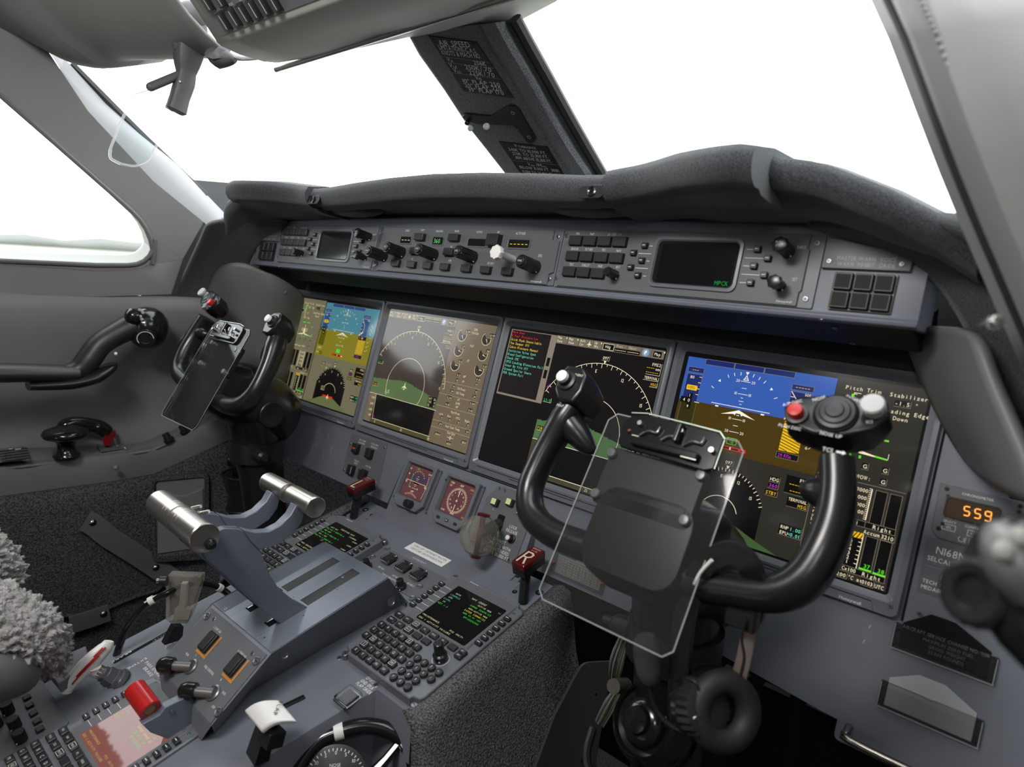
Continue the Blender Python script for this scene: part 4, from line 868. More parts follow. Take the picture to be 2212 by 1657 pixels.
    # vertical profile window
    mb.rect(D,X(W0),base+.6,X(127.5),234,.28,c['olv'] if not left else c['sys']); mb.rect(D,X(127.5),base+.6,X(W1 if not left else 307.8),225.3,.28,c['blk']); mb.rect(D,X(127.5),225.3,X(W1 if not left else 307.8),234,.28,c['olv'])
    mb.line(D,[(X(127.5),base+1),(X(133 if left else 127.5),225.6),(X(307 if left else W1),225.6)] if left else [(X(127.5),base+1),(X(127.5),226.3),(X(W1),226.3)],.8,.42,c['txt'])
    for u,t in ((142,'0'),(223,'25'),(302,'50')): mb.text(D,X(u) if t!='50' or left else X(298),232.4,t,4.4,c['txt'],.46,sx=.85)
    if left:
        for v,t in ((187,'FL180'),(199.5,'12000'),(211.5,'6000'),(222.5,'000')): mb.text(D,X(126.5),v,t,4.2,c['txt'],.46,al='R',sx=.72)
        mb.line(D,[(X(130),219),(X(137),221.5)],1.4,.46,c['mag'])
    mb.rect(D,X(279),153.5,X(300.5),173.2,.4,c['blk'])
    for i,(a,b) in enumerate((('SAT','26'),('TAS','0'),('GS','0'))): mb.text(D,X(280),159.4+i*6.2,a,4.2,c['txt'],.48,sx=.8); mb.text(D,X(299.5),159.4+i*6.2,b,4.2,c['txt'],.48,al='R',sx=.8)
# ---- rightmost
t,D=shell(4,'flight_display','rightmost large flight display with deep blue sky and olive ground horizon'); c=P_['right']
mb=MB(); mb.rect(D,0,0,303.2,237.1,.05,c['blk']); pfd(D,mb,0,c,True); sysp(D,mb,0,c,True); build('screen',mb,t,label='lit screen showing horizon and brake page')
# ---- third
t,D=shell(3,'map_display','second large display from the right, black map with red and cyan alert messages'); c=P_['midright']
mb=MB(); mb.rect(D,0,0,303.2,237.1,.05,c['blk']); mb.rect(D,4,3.5,301,235,.12,c['bg']); mapp(D,mb,0,c,'FMS2',False)
mb.rect(D,5.5,4.8,105,119,.3,c['frm']); mb.rect(D,7.6,6,92.5,115.6,.36,c['lst'])
for v0 in (43,63.5): mb.rect(D,95.4,v0,101.8,v0+14.2,.4,c['blk'])
for i,(s_,k) in enumerate((('Main Door','red'),('R Fuel Pressure Low','red'),('Stick Push Unavailable','yel'),('Yaw Damper Off','yel'),('Cabin Pressure Manual','yel'),('Isolation Valve Open','cyn'),('Bleed Configuration','cyn'),('Check CMC','cyn'),('CPCS Landing Elevation Fail','cyn'),('Steer By Wire Off','cyn'),('Ground Spoiler Unarm','cyn'),('FDR System Fail','cyn'))):
    mb.text(D,9,11.6+i*6.5,s_,4.3,c[k],.5,mono=3.07)
build('screen',mb,t,label='lit screen showing map and alert list')
# ---- second
t,D=shell(2,'map_display','second large display from the left, brown tinted map with engine gauges beside it'); c=P_['midleft']
mb=MB(); mb.rect(D,0,0,303.2,237.1,.05,c['blk']); mb.rect(D,1,5,200,234,.12,c['bg']); mapp(D,mb,-104,c,'FMS1',True); mb.rect(D,199.6,4,302.5,234.5,.3,c['sys'])
def dial(u,v,val,a,red=False,bx=7):
    mb.arc(D,u,v+1,11,70,250,.9,.42,c['txt'],20)
    pts=[(u,v+1)]+[(u+10.6*math.sin(R(q)),v+1-10.6*math.cos(R(q))) for q in range(92,275,12)]; 
    mb.poly(D,[(u+10.6*math.sin(R(q)),v+1-10.6*math.cos(R(q))) for q in range(80,331,12)]+[(u,v)],.36,c['dial'])
    mb.arc(D,u,v+1,11,80,330,.7,.42,c['txt'] if not red else c['txt'],26)
    if red: mb.arc(D,u,v+1,11,290,335,.8,.44,c['red'],8)
    s_,k=math.sin(R(a)),-math.cos(R(a)); mb.poly(D,[(u-k*1,v+1+s_*1),(u+k*1,v+1-s_*1),(u+s_*10,v+1+k*10)],.48,c['txt'])
    boxed(mb,D,u+bx,v-4.4,val,4.4,c['txt'],c['blk'],c['rule'])
for u,v,val,a,rd in ((222.5,29,'0.99',150,0),(284,29,'0.99',150,0),(222.5,57.5,'27',110,1),(284.5,57.5,'28',110,1),(223,85,'0.0',95,1),(284.5,85,'0.0',95,1)): dial(u,v,val,a,rd)
for u,v,s_ in ((253.5,18.5,'EPR'),(253.5,25,'TO/GA'),(253,48.8,'TGT'),(253,76,'LP'),(253.5,105.5,'HP'),(253.5,115,'FF'),(253.5,128.8,'Oil Press'),(253.5,137,'Oil Temp'),(253.5,148.5,'LP'),(253.5,155.6,'EVM'),(253.5,162,'HP'),(253.5,173,'Hyd Press'),(219,181.4,'Left'),(240,181.4,'Aux'),(263,181.4,'PTU'),(287,181.4,'Right'),(255.5,200,'Fuel Tank Temp'),(255.5,210.3,'Fuel Qty')):
    mb.text(D,u,v,s_,4.3,c['txt'],.46,al='C',sx=.82)
for u,v,s_ in ((234,105.5,'0.0'),(284,105.5,'0.0'),(236,115,'0'),(285.5,115,'0'),(232,127.6,'0'),(289,127.6,'0'),(228.5,137,'29'),(285.5,137,'29'),(223,149.4,'0.34'),(283,149.4,'0.00'),(223.5,162,'0.01'),(283,162,'0.01'),(221,188,'0'),(242,188,'0'),(265,188,'0'),(289,188,'0'),(219,200,'29'),(289.5,200,'29'),(215,219.4,'3000'),(285.5,219.4,'3150'),(250,229.6,'6150')):
    boxed(mb,D,u,v,s_,4.4,c['txt'],c['blk'],c['rule'])
for v in (119.5,142.7,165,193,205.6): mb.line(D,[(200,v),(302,v)],.5,.42,c['rule'])
mb.line(D,[(247,216.5),(264,216.5)],.6,.46,c['txt']); mb.line(D,[(255.5,212.5),(255.5,221)],.6,.46,c['txt']); mb.arc(D,255.5,216.5,2.4,0,360,.5,.46,c['txt'],14)
build('screen',mb,t,label='lit screen with brown tinted map and gauges')
# ---- leftmost
t,D=shell(1,'flight_display','leftmost large flight display with pale teal sky and mustard ground horizon'); c=P_['left']
mb=MB(); mb.rect(D,0,0,303.2,237.1,.05,c['blk']); pfd(D,mb,98,c,False); sysp(D,mb,-198,c,False); build('screen',mb,t,label='lit screen with washed out colours')
# ================================================================ guidance panel, display controllers, warning lights
FP=3.2                                    # face height of the units above the housing frame
EARD=mat('ear_paint',(0.130,0.138,0.155),0.42)
def legend(F,parent,items,h,name='legend',m=None):
    b=MB()
    for u,v,t,s,*k in items: b.text(F,u,v,t,s,m or LBL,h,al=(k[0] if k else 'C'),sx=(k[1] if len(k)>1 else .72))
    return build(name,b,parent)
def gknob(F,u,v,h,r,L,name,parent,style='fluted',cap=None,m=None,dot=True):
    m=m or BLKS; b=MB(); p=F.P(u,v,h); q=.001
    if style=='fluted': b.lathe(p,F.n,[(0,r*q),(L*q*.96,r*q),(L*q,r*q*.9)],m,36,.07)
    elif style=='knurl': b.lathe(p,F.n,[(0,r*q),(L*q*.97,r*q),(L*q,r*q*.92)],m,60,.04)
    elif style=='lobed':
        prof=[(0,r*q),(L*q*.93,r*q*.96),(L*q,r*q*.8)]
        b.lathe(p,F.n,prof,m,16,.14)
    elif style=='cone': b.lathe(p,F.n,[(0,r*q),(L*q*.33,r*q),(L*q*.36,r*q*.9),(L*q*.40,r*q*.75),(L*q*.97,r*q*.66),(L*q,r*q*.55)],m,28)
    if dot: b.sph(F.P(u+r*.62,v+r*.78,h+1.0+L*.1),.0010,WHT,8)
    if cap: b.lathe(F.P(u,v,h+L),F.n,[(-.0005,r*.72*q),(.0015,r*.70*q),(.0022,r*.62*q)],BLK,24); b.text(F,u,v+1.1,cap,2.6,LBL,h+L+2.4,al='C',sx=.8)
    return build(name,b,parent,ang=25)
def keybtn(F,u0,v0,u1,v1,h,H,parent,name='push_button',frame=True,m=None,lines=None):
    b=MB()
    if frame: b.box(F,u0-.9,v0-.9,u1+.9,v1+.9,h-.5,h+.35,BLK,.8)
    b.box(F,u0,v0,u1,v1,h-.5,h+H,m or KEY,1.0,.6)
    if lines: 
        for a in lines: b.line(F,a[0],a[1],h+H+.06,a[2])
    return build(name,b,parent)
def window(mb,F,u0,v0,u1,v1,h,m):
    O=lambda e,hh:(rrect(u0-e,v0-e,u1+e,v1+e,2.2+e*.5,3),hh)
    mb.ring(F,[O(3.0,h-.2),O(2.4,h+.9)],[O(1.2,h+1.0),O(0,h+.25)],m); mb.rect(F,u0,v0,u1,v1,h+.28,DARK)
GW=glow('window_green',(.10,.62,.12),1.0); GA=glow('window_amber',(.75,.48,.05),1.0); GDK=glow('mpck_green',(.01,.28,.06),1.0)
# ---- centre guidance unit
t=thing('guidance_controller','wide centre guidance panel with one white knob and dark knobs under the glareshield','control panel',tuple(GPF.P(0,80,0)))
F=GPF
mb=MB(); mb.prism(F,[(-196,-1),(-200,0),(-200,13),(-203,15),(-203,59),(-196,60),(-196,77),(190,77),(190,62),(197,59),(197,15),(184,13),(184,0),(183,-1)],-2,FP,GREYD,.7)
mb.box(F,-213,-1,214-14,77.5,-2,.9,EARD,2,.3); build('faceplate',mb,t)
for u,v in ((191,8.3),(191,68),(-206,7.5),(-204,66)): screw(F,u,v,1,3.4,parent=t)
for k,a in enumerate(((-147.5,15.5,-120.5,26.5),(-65,14.8,-40,26.6),(18,15.4,57.5,26.6),(103.2,14.8,143.5,26.6))):
    mb=MB(); window(mb,F,*a,FP,GREYD)
    if k==0:
        for i in range(3): mb.rect(F,-144+i*8,20.8,-139+i*8,21.9,FP+.4,GA)
    if k==1: mb.text(F,-62,24.6,'360',7.4,GW,FP+.4,sx=.95)
    if k==3:
        for i in range(5): mb.rect(F,106.5+i*7.4,20.9,111+i*7.4,22.0,FP+.4,GA)
    build('readout_window',mb,t)
legend(F,t,[(-134,6.6,'SPEED',3.6),(-95,5,'CHRT',3.4),(-53,6.3,'HEADING',3.6),(-12,5.5,'BANK',3.4),(38,6.4,'VS/FPA',3.6),(78.3,6.0,'AP',3.6),(123,7.0,'ALTITUDE',3.6),(-103,31.5,'NAV',3.4),(-17,31,'BC',3.4),(-107,54.6,'VS',3.2),(-14,53.5,'APR',3.4),(76,53.6,'FD CPLT',3.2),(168,38.5,'CRS',3.8)],FP+.1)
for a in ((-106.5,10.5,-84,22),(-23.5,10,-1.5,21),(-110.5,34.5,-90,45.5),(-27.5,33,-7,44.5)): keybtn(F,*a,FP,7,t)
keybtn(F,64.5,9,88.5,26.5,FP,10,t,'autopilot_button')
for a in (-154,-112,-71.5,-30,19,61,105): keybtn(F,a,57.8,a+19.5,68.6,FP,6.5,t)
gknob(F,-182,52,FP,9.8,37,'sync_knob',t,'knurl','SYNC'); gknob(F,-136,43.5,FP,9.8,36,'change_knob',t,'fluted','CHG'); gknob(F,-53,44.5,FP,9.8,37,'sync_knob',t,'knurl','SYNC')
gknob(F,37,44.5,FP,9.8,36,'change_knob',t,'fluted','CHG'); gknob(F,164.5,53.5,FP,9.8,34,'sync_knob',t,'knurl','SYNC')
b=MB(); p=F.P(119,44,FP); b.lathe(p,F.n,[(0,.0055),(.028,.0052),(.030,.0062)],WHT,20); b.lathe(F.P(119,44,FP+30),F.n,[(0,.0062),(.002,.0105),(.008,.0115),(.0105,.0105),(.011,.008)],WHT,16,.13); b.sph(F.P(122,47,FP+6),.0011,BLK,8)
build('altitude_knob',b,t,label='white altitude knob')
legend(F,t,[(180,75,'Honeywell',3.0,'R',1.0)],FP+.1,'maker_lettering')
# ---- display controllers
def dcu(du,lab,msg,right):
    U=lambda u:u+du
    t=thing('display_controller',lab,'control panel',tuple(GPF.P(U(373),80,0)))
    mb=MB(); mb.box(F,U(201),-1,U(546.5),78,-2,.9,EARD,2,.3)
    mb.prism(F,[(U(a),b) for a,b in [(210,-1),(211,-1),(531,-1),(531,14),(533,16),(533,60),(531,62),(531,77),(208,77),(208,58),(205,56),(205,15),(210,13)]],-2,FP,GREYD,.7)
    build('faceplate',mb,t)
    for u,v in ((205.5,6),(203,66),(538.5,8),(538.5,68)): screw(F,U(u),v,1 if u<210 or u>531 else FP,3.2,parent=t)
    for r in range(3):
        for k in range(4 if r<2 else 3):
            u=U(216+k*23.4); v=7.6+r*21.4; keybtn(F,u,v,u+20.6,v+12.6,FP,5,t)
    gknob(F,U(299),57,FP,6.6,21,'brightness_knob',t,'lobed')
    for u,v in ((334,17.5),(320,27.3),(334,36.6),(320,46),(333,55.6),(477.5,17.5),(491,27.2),(477.5,36.4),(491,46),(477.5,55.5)):
        keybtn(F,U(u)-3.8,v-3.4,U(u)+3.8,v+3.4,FP,4.5,t,'line_key',lines=[([(U(u)-2,v),(U(u)+2,v)],.9,LBL)])
    mb=MB()
    for u0,u1,v in ((340,344.5,17.5),(326.5,344.5,27.3),(340,344.5,36.6),(326.5,344.5,46),(339.5,344,55.6),(464.5,472,17.5),(464.5,485.5,27.2),(464.5,472,36.4),(464.5,485.5,46),(464.5,472,55.5)): mb.line(F,[(U(u0),v),(U(u1),v)],.7,FP+.1,LBL)
    for u,v,s_ in ((226,5.6,'PFD'),(249.5,5.6,'MAP'),(285,5.6,'1/6 - SYS - 2/3'),(226,26.6,'SENSOR'),(249.5,26.6,'FLT REF'),(273,26.6,'TRS'),(296.5,26.6,'NAV'),(226,48,'TEST'),(249.5,48,'CHKLST'),(273,48,'HUD'),(300.5,48,'BRT'),(524,15,'BARO'),(524,50,'SET')):
        mb.text(F,U(u),v,s_,3.4,LBL,FP+.1,al='C',sx=.62)
    mb.text(F,U(526),74.2,'Honeywell',2.6,LBL,FP+.1,al='R'); build('legend',mb,t)
    mb=MB(); cu,cv=(347+462)/2,(5+68)/2; O=lambda e,h:(rrect(U(347.5)-e,5-e,U(462)+e,68.5+e,9+e*.5,4),h)
    mb.ring(F,[O(0,FP-.5),O(-.6,FP+2.6)],[O(-4.0,FP+2.8),O(-5.6,FP+.6)],BEZ); mb.box(F,U(353),10.5,U(457),63.5,FP+.2,FP+.6,DARK,5)
    SCK=glow('small_screen_black',(.0015,.0015,.002),1,.1); mb.box(F,U(359),13.5,U(453),62,FP+.6,FP+.7,SCK,4); mb.text(F,U(452),60.8,msg,5.2,GDK,FP+.8,al='R',mono=4.3); build('screen',mb,t)
    gknob(F,U(511),18.5,FP,7.6,24,'baro_knob',t,'fluted',None); 
    b=MB(); b.lathe(F.P(U(511),18.5,FP+24),F.n,[(-.001,.0085),(.003,.0088),(.006,.0080),(.0065,.0065)],BLKS,16,.1); b.text(F,U(511),18.1,'PUSH',2.6,LBL,FP+30.8,al='C',sx=.8); b.text(F,U(511),21.6,'STD',2.6,LBL,FP+30.8,al='C',sx=.8); build('knob_cap',b,t)
    gknob(F,U(510.5),56.5,FP,6.0,15,'set_knob',t,'fluted'); b=MB(); b.lathe(F.P(U(510.5),56.5,FP+15),F.n,[(-.001,.0075),(.004,.0082),(.0075,.0075),(.008,.006)],BLKS,16,.14); build('knob_cap',b,t)
dcu(0,'right display controller with a blank black screen and PUSH STD knob','MPCK',True)
dcu(-747.5,'left display controller unit, smaller looking, at the far left of the guidance housing','KSSN',False)
# ---- master warning clusters
def warn(du,sg,lab):
    U=lambda u:sg*u
    t=thing('warning_light_cluster',lab,'warning lights',tuple(F.P(U(590),78,0)))
    mb=MB(); pts=[(548,1),(631,18.5),(630,33.8),(548,34.3)]; mb.prism(F,[(U(a),b) for a,b in pts],-1,3.2,GREYD,.5); build('legend_plate',mb,t)
    mb=MB(); ws=(('MASTER','WARN'),('WARN','INHIBIT'),('VOICE','ORIDE')); ws=ws if sg>0 else tuple(w_ for w_ in ws[::-1])
    for i,(a,b_) in enumerate(ws):
        x=(571+i*19.2) if sg>0 else (-609.4+i*19.2); mb.text(F,x,25.6,a,4.4,mat('dim_legend',(.50,.50,.48),.6),3.4,al='C',sx=.74); mb.text(F,x,31.6,b_,4.4,MATS['dim_legend'],3.4,al='C',sx=.74)
    build('legend',mb,t)
    for u in (554.5,622): screw(F,U(u),27,3,2.6,parent=t)
    mb=MB(); mb.box(F,min(U(562),U(620.5)),37,max(U(562),U(620.5)),76.5,-1,1.6,BLK,1); build('housing_frame',mb,t)
    for i in range(3):
        for j in range(2):
            u0=563.5+i*19.0; a,b_=sorted((U(u0),U(u0+17.6))); bb=MB(); bb.box(F,a,38.5+j*19,b_,56+j*19,1,6,KEY,1.2,.8); bb.box(F,a+1.6,40.1+j*19,b_-1.6,54.4+j*19,5.9,6.3,mat('lens_dark',(.020,.020,.020),.6,0,.2),.8)
            build('light_button',bb,t)
warn(0,1,'six dark square warning buttons under the MASTER WARN plate at right')
warn(0,-1,'small dark warning buttons at the far left end of the housing')
# ================================================================ centre lower panel: standby displays, gear panel
mb=MB(); mb.prism(CLF,[(-159,1),(167,1),(172,116),(160,139),(-157,139)],-34,-.5,PB,.8); lp=build('centre_lower_panel',mb); tag(lp,'blue grey lower panel between the two middle displays and the pedestal deck','panel')
def stby(u0,v0,kind,lab):
    F=CLF; t=thing('standby_display',lab,'display',tuple(F.P(u0+42,v0+86,0)))
    W,Hh=82,86
    O=lambda e,h:([(u0+a,v0+b) for a,b in [(e,e+2),(e+2,e),(W-e-2,e),(W-e,e+2),(W-e,Hh-e-14),(W-e-14,Hh-e),(14+e,Hh-e),(e,Hh-14-e)]],h)
    def I(e,h): return ([(u0+a,v0+b) for a,b in [(8-e,8-e+1),(8-e+1,8-e),(W-9+e-4,8-e),(W-9+e,12-e),(W-9+e,66+e-5),(W-9+e-5,66+e),(8-e+1,66+e),(8-e,65+e)]],h)
    mb=MB(); mb.ring(F,[O(0,-.5),O(0,9),O(1,10)],[I(3.5,10),I(3.0,9.8),I(0,3),I(0,2.5)],BEZ); build('bezel',mb,t,ang=30)
    mb=MB(); mb.box(F,u0+6,v0+6,u0+W-7,v0+68,-.4,2.6,BLK); 
    SR=glow('standby_rose_screen',(.105,.036,.040),1,.1); SB=glow('standby_violet',(.055,.035,.060),1,.1); CR_=glow('standby_text',(.80,.66,.42),1); AMB=glow('standby_amber',(.62,.32,.06),1); GRN=glow('standby_green',(.06,.55,.08),1)
    D=F.sub(u0+9,v0+9,2.7)
    mb.box(D,0,0,63,56.5,0,.1,SR,1)
    if kind=='adi':
        mb.rect(D,8,12,55,27,.16,SB); mb.line(D,[(6,27.5),(56,27.5)],.6,.3,CR_)
        for a in range(-60,61,15): mb.line(D,[(30+16*math.sin(R(a)),24-16*math.cos(R(a))),(30+18.5*math.sin(R(a)),24-18.5*math.cos(R(a)))],.6,.3,CR_)
        for v,w_ in ((17,2),(21,4),(24,2),(32,4),(35,2),(39,6),(44,2.5)): mb.line(D,[(30-w_,v),(30+w_,v)],.5,.3,CR_)
        mb.line(D,[(15,16),(15,40)],.8,.34,GRN); mb.text(D,17,40,'10',3,CR_,.3); mb.text(D,37,40,'10',3,CR_,.3)
        for v,s_ in ((8,'60'),(18,'40'),(30,'20'),(33,'00')): mb.text(D,2,v,s_,3.2,CR_,.3,sx=.8)
        mb.text(D,61,8,'29.98',3.2,CR_,.3,al='R',sx=.8); mb.line(D,[(56,10),(58,26),(54,30),(58,34),(56,52)],.5,.3,CR_); mb.text(D,60,33,'40',4,CR_,.3,al='R')
        for a in range(-30,31,6): mb.line(D,[(28+30*math.sin(R(a)),78-30*math.cos(R(a))),(28+27*math.sin(R(a)),78-27*math.cos(R(a)))],.6,.3,CR_)
        mb.text(D,28,47,'097',3.2,CR_,.3,al='C'); mb.text(D,20,5,'1340',3,GRN,.3,sx=.8); mb.rect(D,24,28.5,38,30.5,.26,mat('black_screen_bar',(0.002,.002,.002),.2))
    else:
        mb.arc(D,31,31,19,0,360,.4,.3,CR_,40)
        for i in range(72):
            a=i*5; s_,k=math.sin(R(a)),-math.cos(R(a)); mb.line(D,[(31+s_*19.5,31+k*19.5),(31+s_*(22 if i%2 else 23),31+k*(22 if i%2 else 23))],.5,.3,CR_)
        for a,s_ in ((-7,'E'),(23,'12'),(53,'15'),(83,'S'),(113,'21'),(143,'24'),(-37,'6'),(-67,'3'),(-97,'N'),(-127,'33'),(-157,'30')): mb.text(D,31+15*math.sin(R(a)),32.4-15*math.cos(R(a)),s_,3.2,CR_,.3,al='C',sx=.8)
        mb.line(D,[(31,13),(31,24)],1.2,.34,CR_); mb.line(D,[(31,38),(31,50)],1.2,.34,CR_); plane_sym(mb,D,31,31,.7,CR_,.36)
        mb.text(D,31,6.5,'097',3.6,CR_,.3,al='C'); mb.text(D,3,6,'VOR1',3.2,CR_,.3,sx=.8); mb.text(D,3,11,'0.8',3.2,CR_,.3,sx=.8); mb.text(D,60,7,'DME1',3.2,AMB,.3,al='R',sx=.8); mb.text(D,60,12,'--.-',3.2,AMB,.3,al='R')
        mb.text(D,3,54.5,'VOR1',3.2,CR_,.3,sx=.8); mb.text(D,31,55.4,'HDG1',3.2,CR_,.3,al='C',sx=.8); mb.text(D,60,55.4,'ILS1',3.2,AMB,.3,al='R',sx=.8)
    build('screen',mb,t)
    if kind=='adi':
        gknob(F,u0+55,v0+76,9.5,7.2,15,'baro_knob',t,'knurl',dot=False)
        keybtn(F,u0+32,v0+74,u0+39,v0+79,9.5,1.5,t,'menu_key',lines=[([(u0+34,v0+77.5),(u0+34,v0+75.6),(u0+35.5,v0+76.8),(u0+37,v0+75.6),(u0+37,v0+77.5)],.5,LBL)])
    else:
        for a,l in ((16,0),(37,1),(58,0)): keybtn(F,u0+a,v0+74,u0+a+8,v0+79,9.5,1.5,t,'menu_key',lines=[([(u0+a+2.4,v0+77.8),(u0+a+2.4,v0+75.4),(u0+a+4,v0+76.8),(u0+a+5.6,v0+75.4),(u0+a+5.6,v0+77.8)],.5,LBL)] if l else None)
    b=MB(); b.sph(F.P(u0+4.5,v0+(13 if kind!='adi' else 74),9.6),.0022,TL,12); build('light_sensor',b,t)
    for u,v in ((W+5,3),(W+6,Hh-7)) : screw(F,u0+u,v0+v,-.5,3,parent=t)
    b=MB(); b.box(F,u0+W+.5,v0+6,u0+W+6,v0+Hh-12,-1,3,GREYD,1,.3); b.line(F,[(u0+W+3,v0+8),(u0+W+3,v0+Hh-14)],.4,3.05,DARK); build('clamp_rail',b,t)
stby(-145,14,'adi','left small standby display with pinkish attitude screen and a black knob')
stby(-38,14,'hsi','right small standby display showing a round compass rose on pink screen')
# engage switches on the board, left
F=DPF; t=thing('switch_panel','small switch panel with YAW DAMP and PITCH TRIM switches under the second display','switch panel',tuple(F.P(-283,350,0)))
mb=MB(); mb.prism(F,[(-343,268),(-226,265),(-222,350),(-226,351),(-335,351),(-343,343)],-3,-1.2,GREYD,.4); build('faceplate',mb,t)
for (u,v,c) in ((-311.8,294,1),(-267,294,0),(-310,338.5,2),(-271,339,3)):
    b=MB(); b.box(F,u-8.5,v-9.5,u+8.5,v+9.5,-1.5,8,BLK,1,.6); b.box(F,u-7,v-8,u+7,v+8,7.8,8.6,KEY,.8,.4)
    if c==1: b.text(F,u,v+1.5,'DISENG',2.8,glow('red_orange_legend',(.85,.06,.01),1),8.8,al='C',sx=.7)
    if c==2: b.line(F,[(u+6.4,v-7),(u+6.4,v+7)],.8,8.8,LBL)
    if c==3: b.box(F,u-10.5,v-11,u+10.5,v+11,-1.2,.5,KEY,1.5); 
    build('push_switch',b,t)
    if c==3: b=MB(); b.prism(F,rrect(u-10.5,v-10,u+10.5,v+9,2),1,11,PLEX,1.5); build('clear_guard',b,t,label='clear guard')
legend(F,t,[(-303,277,'YAW DAMP',3.6),(-303,282.5,'ENG/DISENG',3.4),(-262,276.5,'PITCH TRIM',3.6),(-262,282,'ENG/DISENG',3.4),(-305,320,'TERRAIN',3.2),(-305,325,'INHIBIT',3.2),(-265,322,'STBY RUD',3.4)],-1.0)
for u,v in ((-338,290),(-231,273),(-232,344),(-338,345)): screw(F,u,v,-1.2,2.8,parent=t)
# landing gear panel
F=CLF; t=thing('landing_gear_controls','landing gear panel with green lamps, LOCK RELEASE button and DO NOT OPERATE warning','control panel',tuple(F.P(110,116,0)))
mb=MB(); mb.prism(F,[(76,5),(160,5),(160,112),(66,112),(58,100),(60,30)],-.6,1.4,GREYD,.4); mb.box(F,97,48,112,86,1.3,1.45,DARK,3); build('faceplate',mb,t)
LG=glow('lamp_pale_green',(.48,.52,.26),1)
for u,v,s_ in ((83,32,'L'),(112,24,'N'),(140,32,'R')):
    b=MB(); b.box(F,u-6,v-5,u+8,v+7,1,8,BLK,1,.6); b.box(F,u-5.4,v-4.4,u+4,v+5,8,8.3,LG,.6); build('gear_lamp',b,t)
legend(F,t,[(83,46,'L',4),(134,62,'LOCK',5.0,'C',.8),(134,69,'RELEASE',5.0,'C',.8),(131,90,'DO NOT',5.4,'R',.8),(144,97,'OPERATE WITH',5.4,'R',.8),(144,104,'LDG EXTENDED',5.4,'R',.8),(146,111,'ABOVE 20,000 FT',5.4,'R',.8)],1.6)
b=MB(); b.lathe(F.P(139,77,1),F.n,[(0,.007),(.003,.007),(.0035,.0055),(.003,.0045)],BLK,20); b.lathe(F.P(139,77,3),F.n,[(0,.004),(.010,.004)],DRED,16); b.lathe(F.P(139,77,13),F.n,[(0,.004),(.0015,.0038),(.0025,.0025)],WHT,16); build('lock_release_button',b,t,label='red button with white tip')
for u,v in ((80,9),(92,9),(148,108),(64,106)): screw(F,u,v,1.2,3.2,parent=t)
# gear handle with clear wheel
t=thing('landing_gear_lever','clear disc shaped landing gear lever with dark red ends','lever',tuple(F.P(104,66,0)))
c=at(1036,1157,y=-.148); 
ax=(at(1110,1130,y=-.10)-c).normalized()
mb=MB(); a=F.P(104,64,2); mb.tube([a,a.lerp(c,.45)+Vector((0,0,.003)),c],[.010,.009,.007],mat('dark_lever_metal',(.05,.05,.055),.45,.3),8,2); build('lever_arm',mb,t)
wa=Vector((1,-.35,.15)).normalized()
mb=MB(); mb.lathe(c-wa*.013,wa,[(0,.006),(.0005,.026),(.003,.0305),(.009,.032),(.0095,.031),(.0105,.032),(.0155,.032),(.016,.031),(.017,.032),(.023,.0305),(.0255,.026),(.026,.006)],FROST,36); build('clear_wheel',mb,t,label='cloudy clear wheel')
upv=(Vector((0,.25,1))-wa*Vector((0,.25,1)).dot(wa)).normalized()
mb=MB(); mb.cyl(c-upv*.030,c+upv*.030,.0045,.0045,DRED,12); mb.lathe(c+upv*.030,upv,[(0,.010),(.004,.010),(.005,.008)],DRED,8); mb.lathe(c-upv*.035,upv,[(0,.008),(.004,.010)],DRED,8); mb.lathe(c-wa*.009,wa,[(0,.013),(.001,.014),(.017,.014),(.018,.012)],FROST,20); build('core',mb,t,label='dark red core')
# ================================================================ pedestal
DH=-16
def dk(px,py,h=DH): 
    u,v=PDF.uv(px,py,h); return PDF.P(u,v,h)
PAINT=GREY
mb=MB()
outl=[(-240,-85),(240,-85),(244,0),(244,206),(200,206),(166,206),(150,300),(140,372),(128,640),(-225,640),(-222,380),(-214,206),(-244,206),(-244,0)]
mb.prism(PDF,outl,-60,DH,PAINT,1.5); ped=build('pedestal_deck',mb); tag(ped,'long blue grey pedestal deck sloping aft between the two pilots','pedestal')
# wedge joining the lower panel and the deck
mb=MB(); a=CLF.P(-168,139,-2); 
mb.loft([[CLF.P(-188,128,-3),CLF.P(-188,150,-6),PDF.P(-188,-60,DH+1),PDF.P(-188,-30,DH)],[CLF.P(175,128,-3),CLF.P(175,150,-6),PDF.P(180,-60,DH+1),PDF.P(180,-30,DH)]],PAINT,closed=False); build('forward_fairing',mb,ped)
# carpeted flanks
for sg in (1,-1):
    mb=MB(); rows=[]
    for v in (-80,0,60,120,180,204):
        p=PDF.P(sg*244,v,DH-1); fl=Vector((sg*.055,-.0,-.16)); rows.append([p+Vector((-sg*.012,0,.003)),p+Vector((0,0,.007)),p+Vector((sg*.010,0,.004)),p+Vector((sg*.014,0,-.010)),p+fl*.5,p+fl,p+fl*2.2,Vector((p.x+sg*.10,p.y,0))])
    p=PDF.P(sg*236,209,DH-4); rows.append([p+Vector((-sg*.012,0,.003)),p+Vector((0,-.004,.002)),p+Vector((sg*.008,-.004,-.004)),p+Vector((sg*.010,-.006,-.014)),p+Vector((sg*.02,-.01,-.08)),p+Vector((sg*.04,-.012,-.16)),p+Vector((sg*.08,-.02,-.35)),Vector((p.x+sg*.08,p.y-.02,0))])
    mb.loft(rows,CARPG,closed=False,flip=(sg<0)); o=build('pedestal_flank',mb,ang=60); s_=o.modifiers.new('t','SOLIDIFY'); s_.thickness=.006
    tag(o,('grey carpeted right flank of the pedestal beside the right keypad unit' if sg>0 else 'grey carpeted left flank of the pedestal'),'carpet')
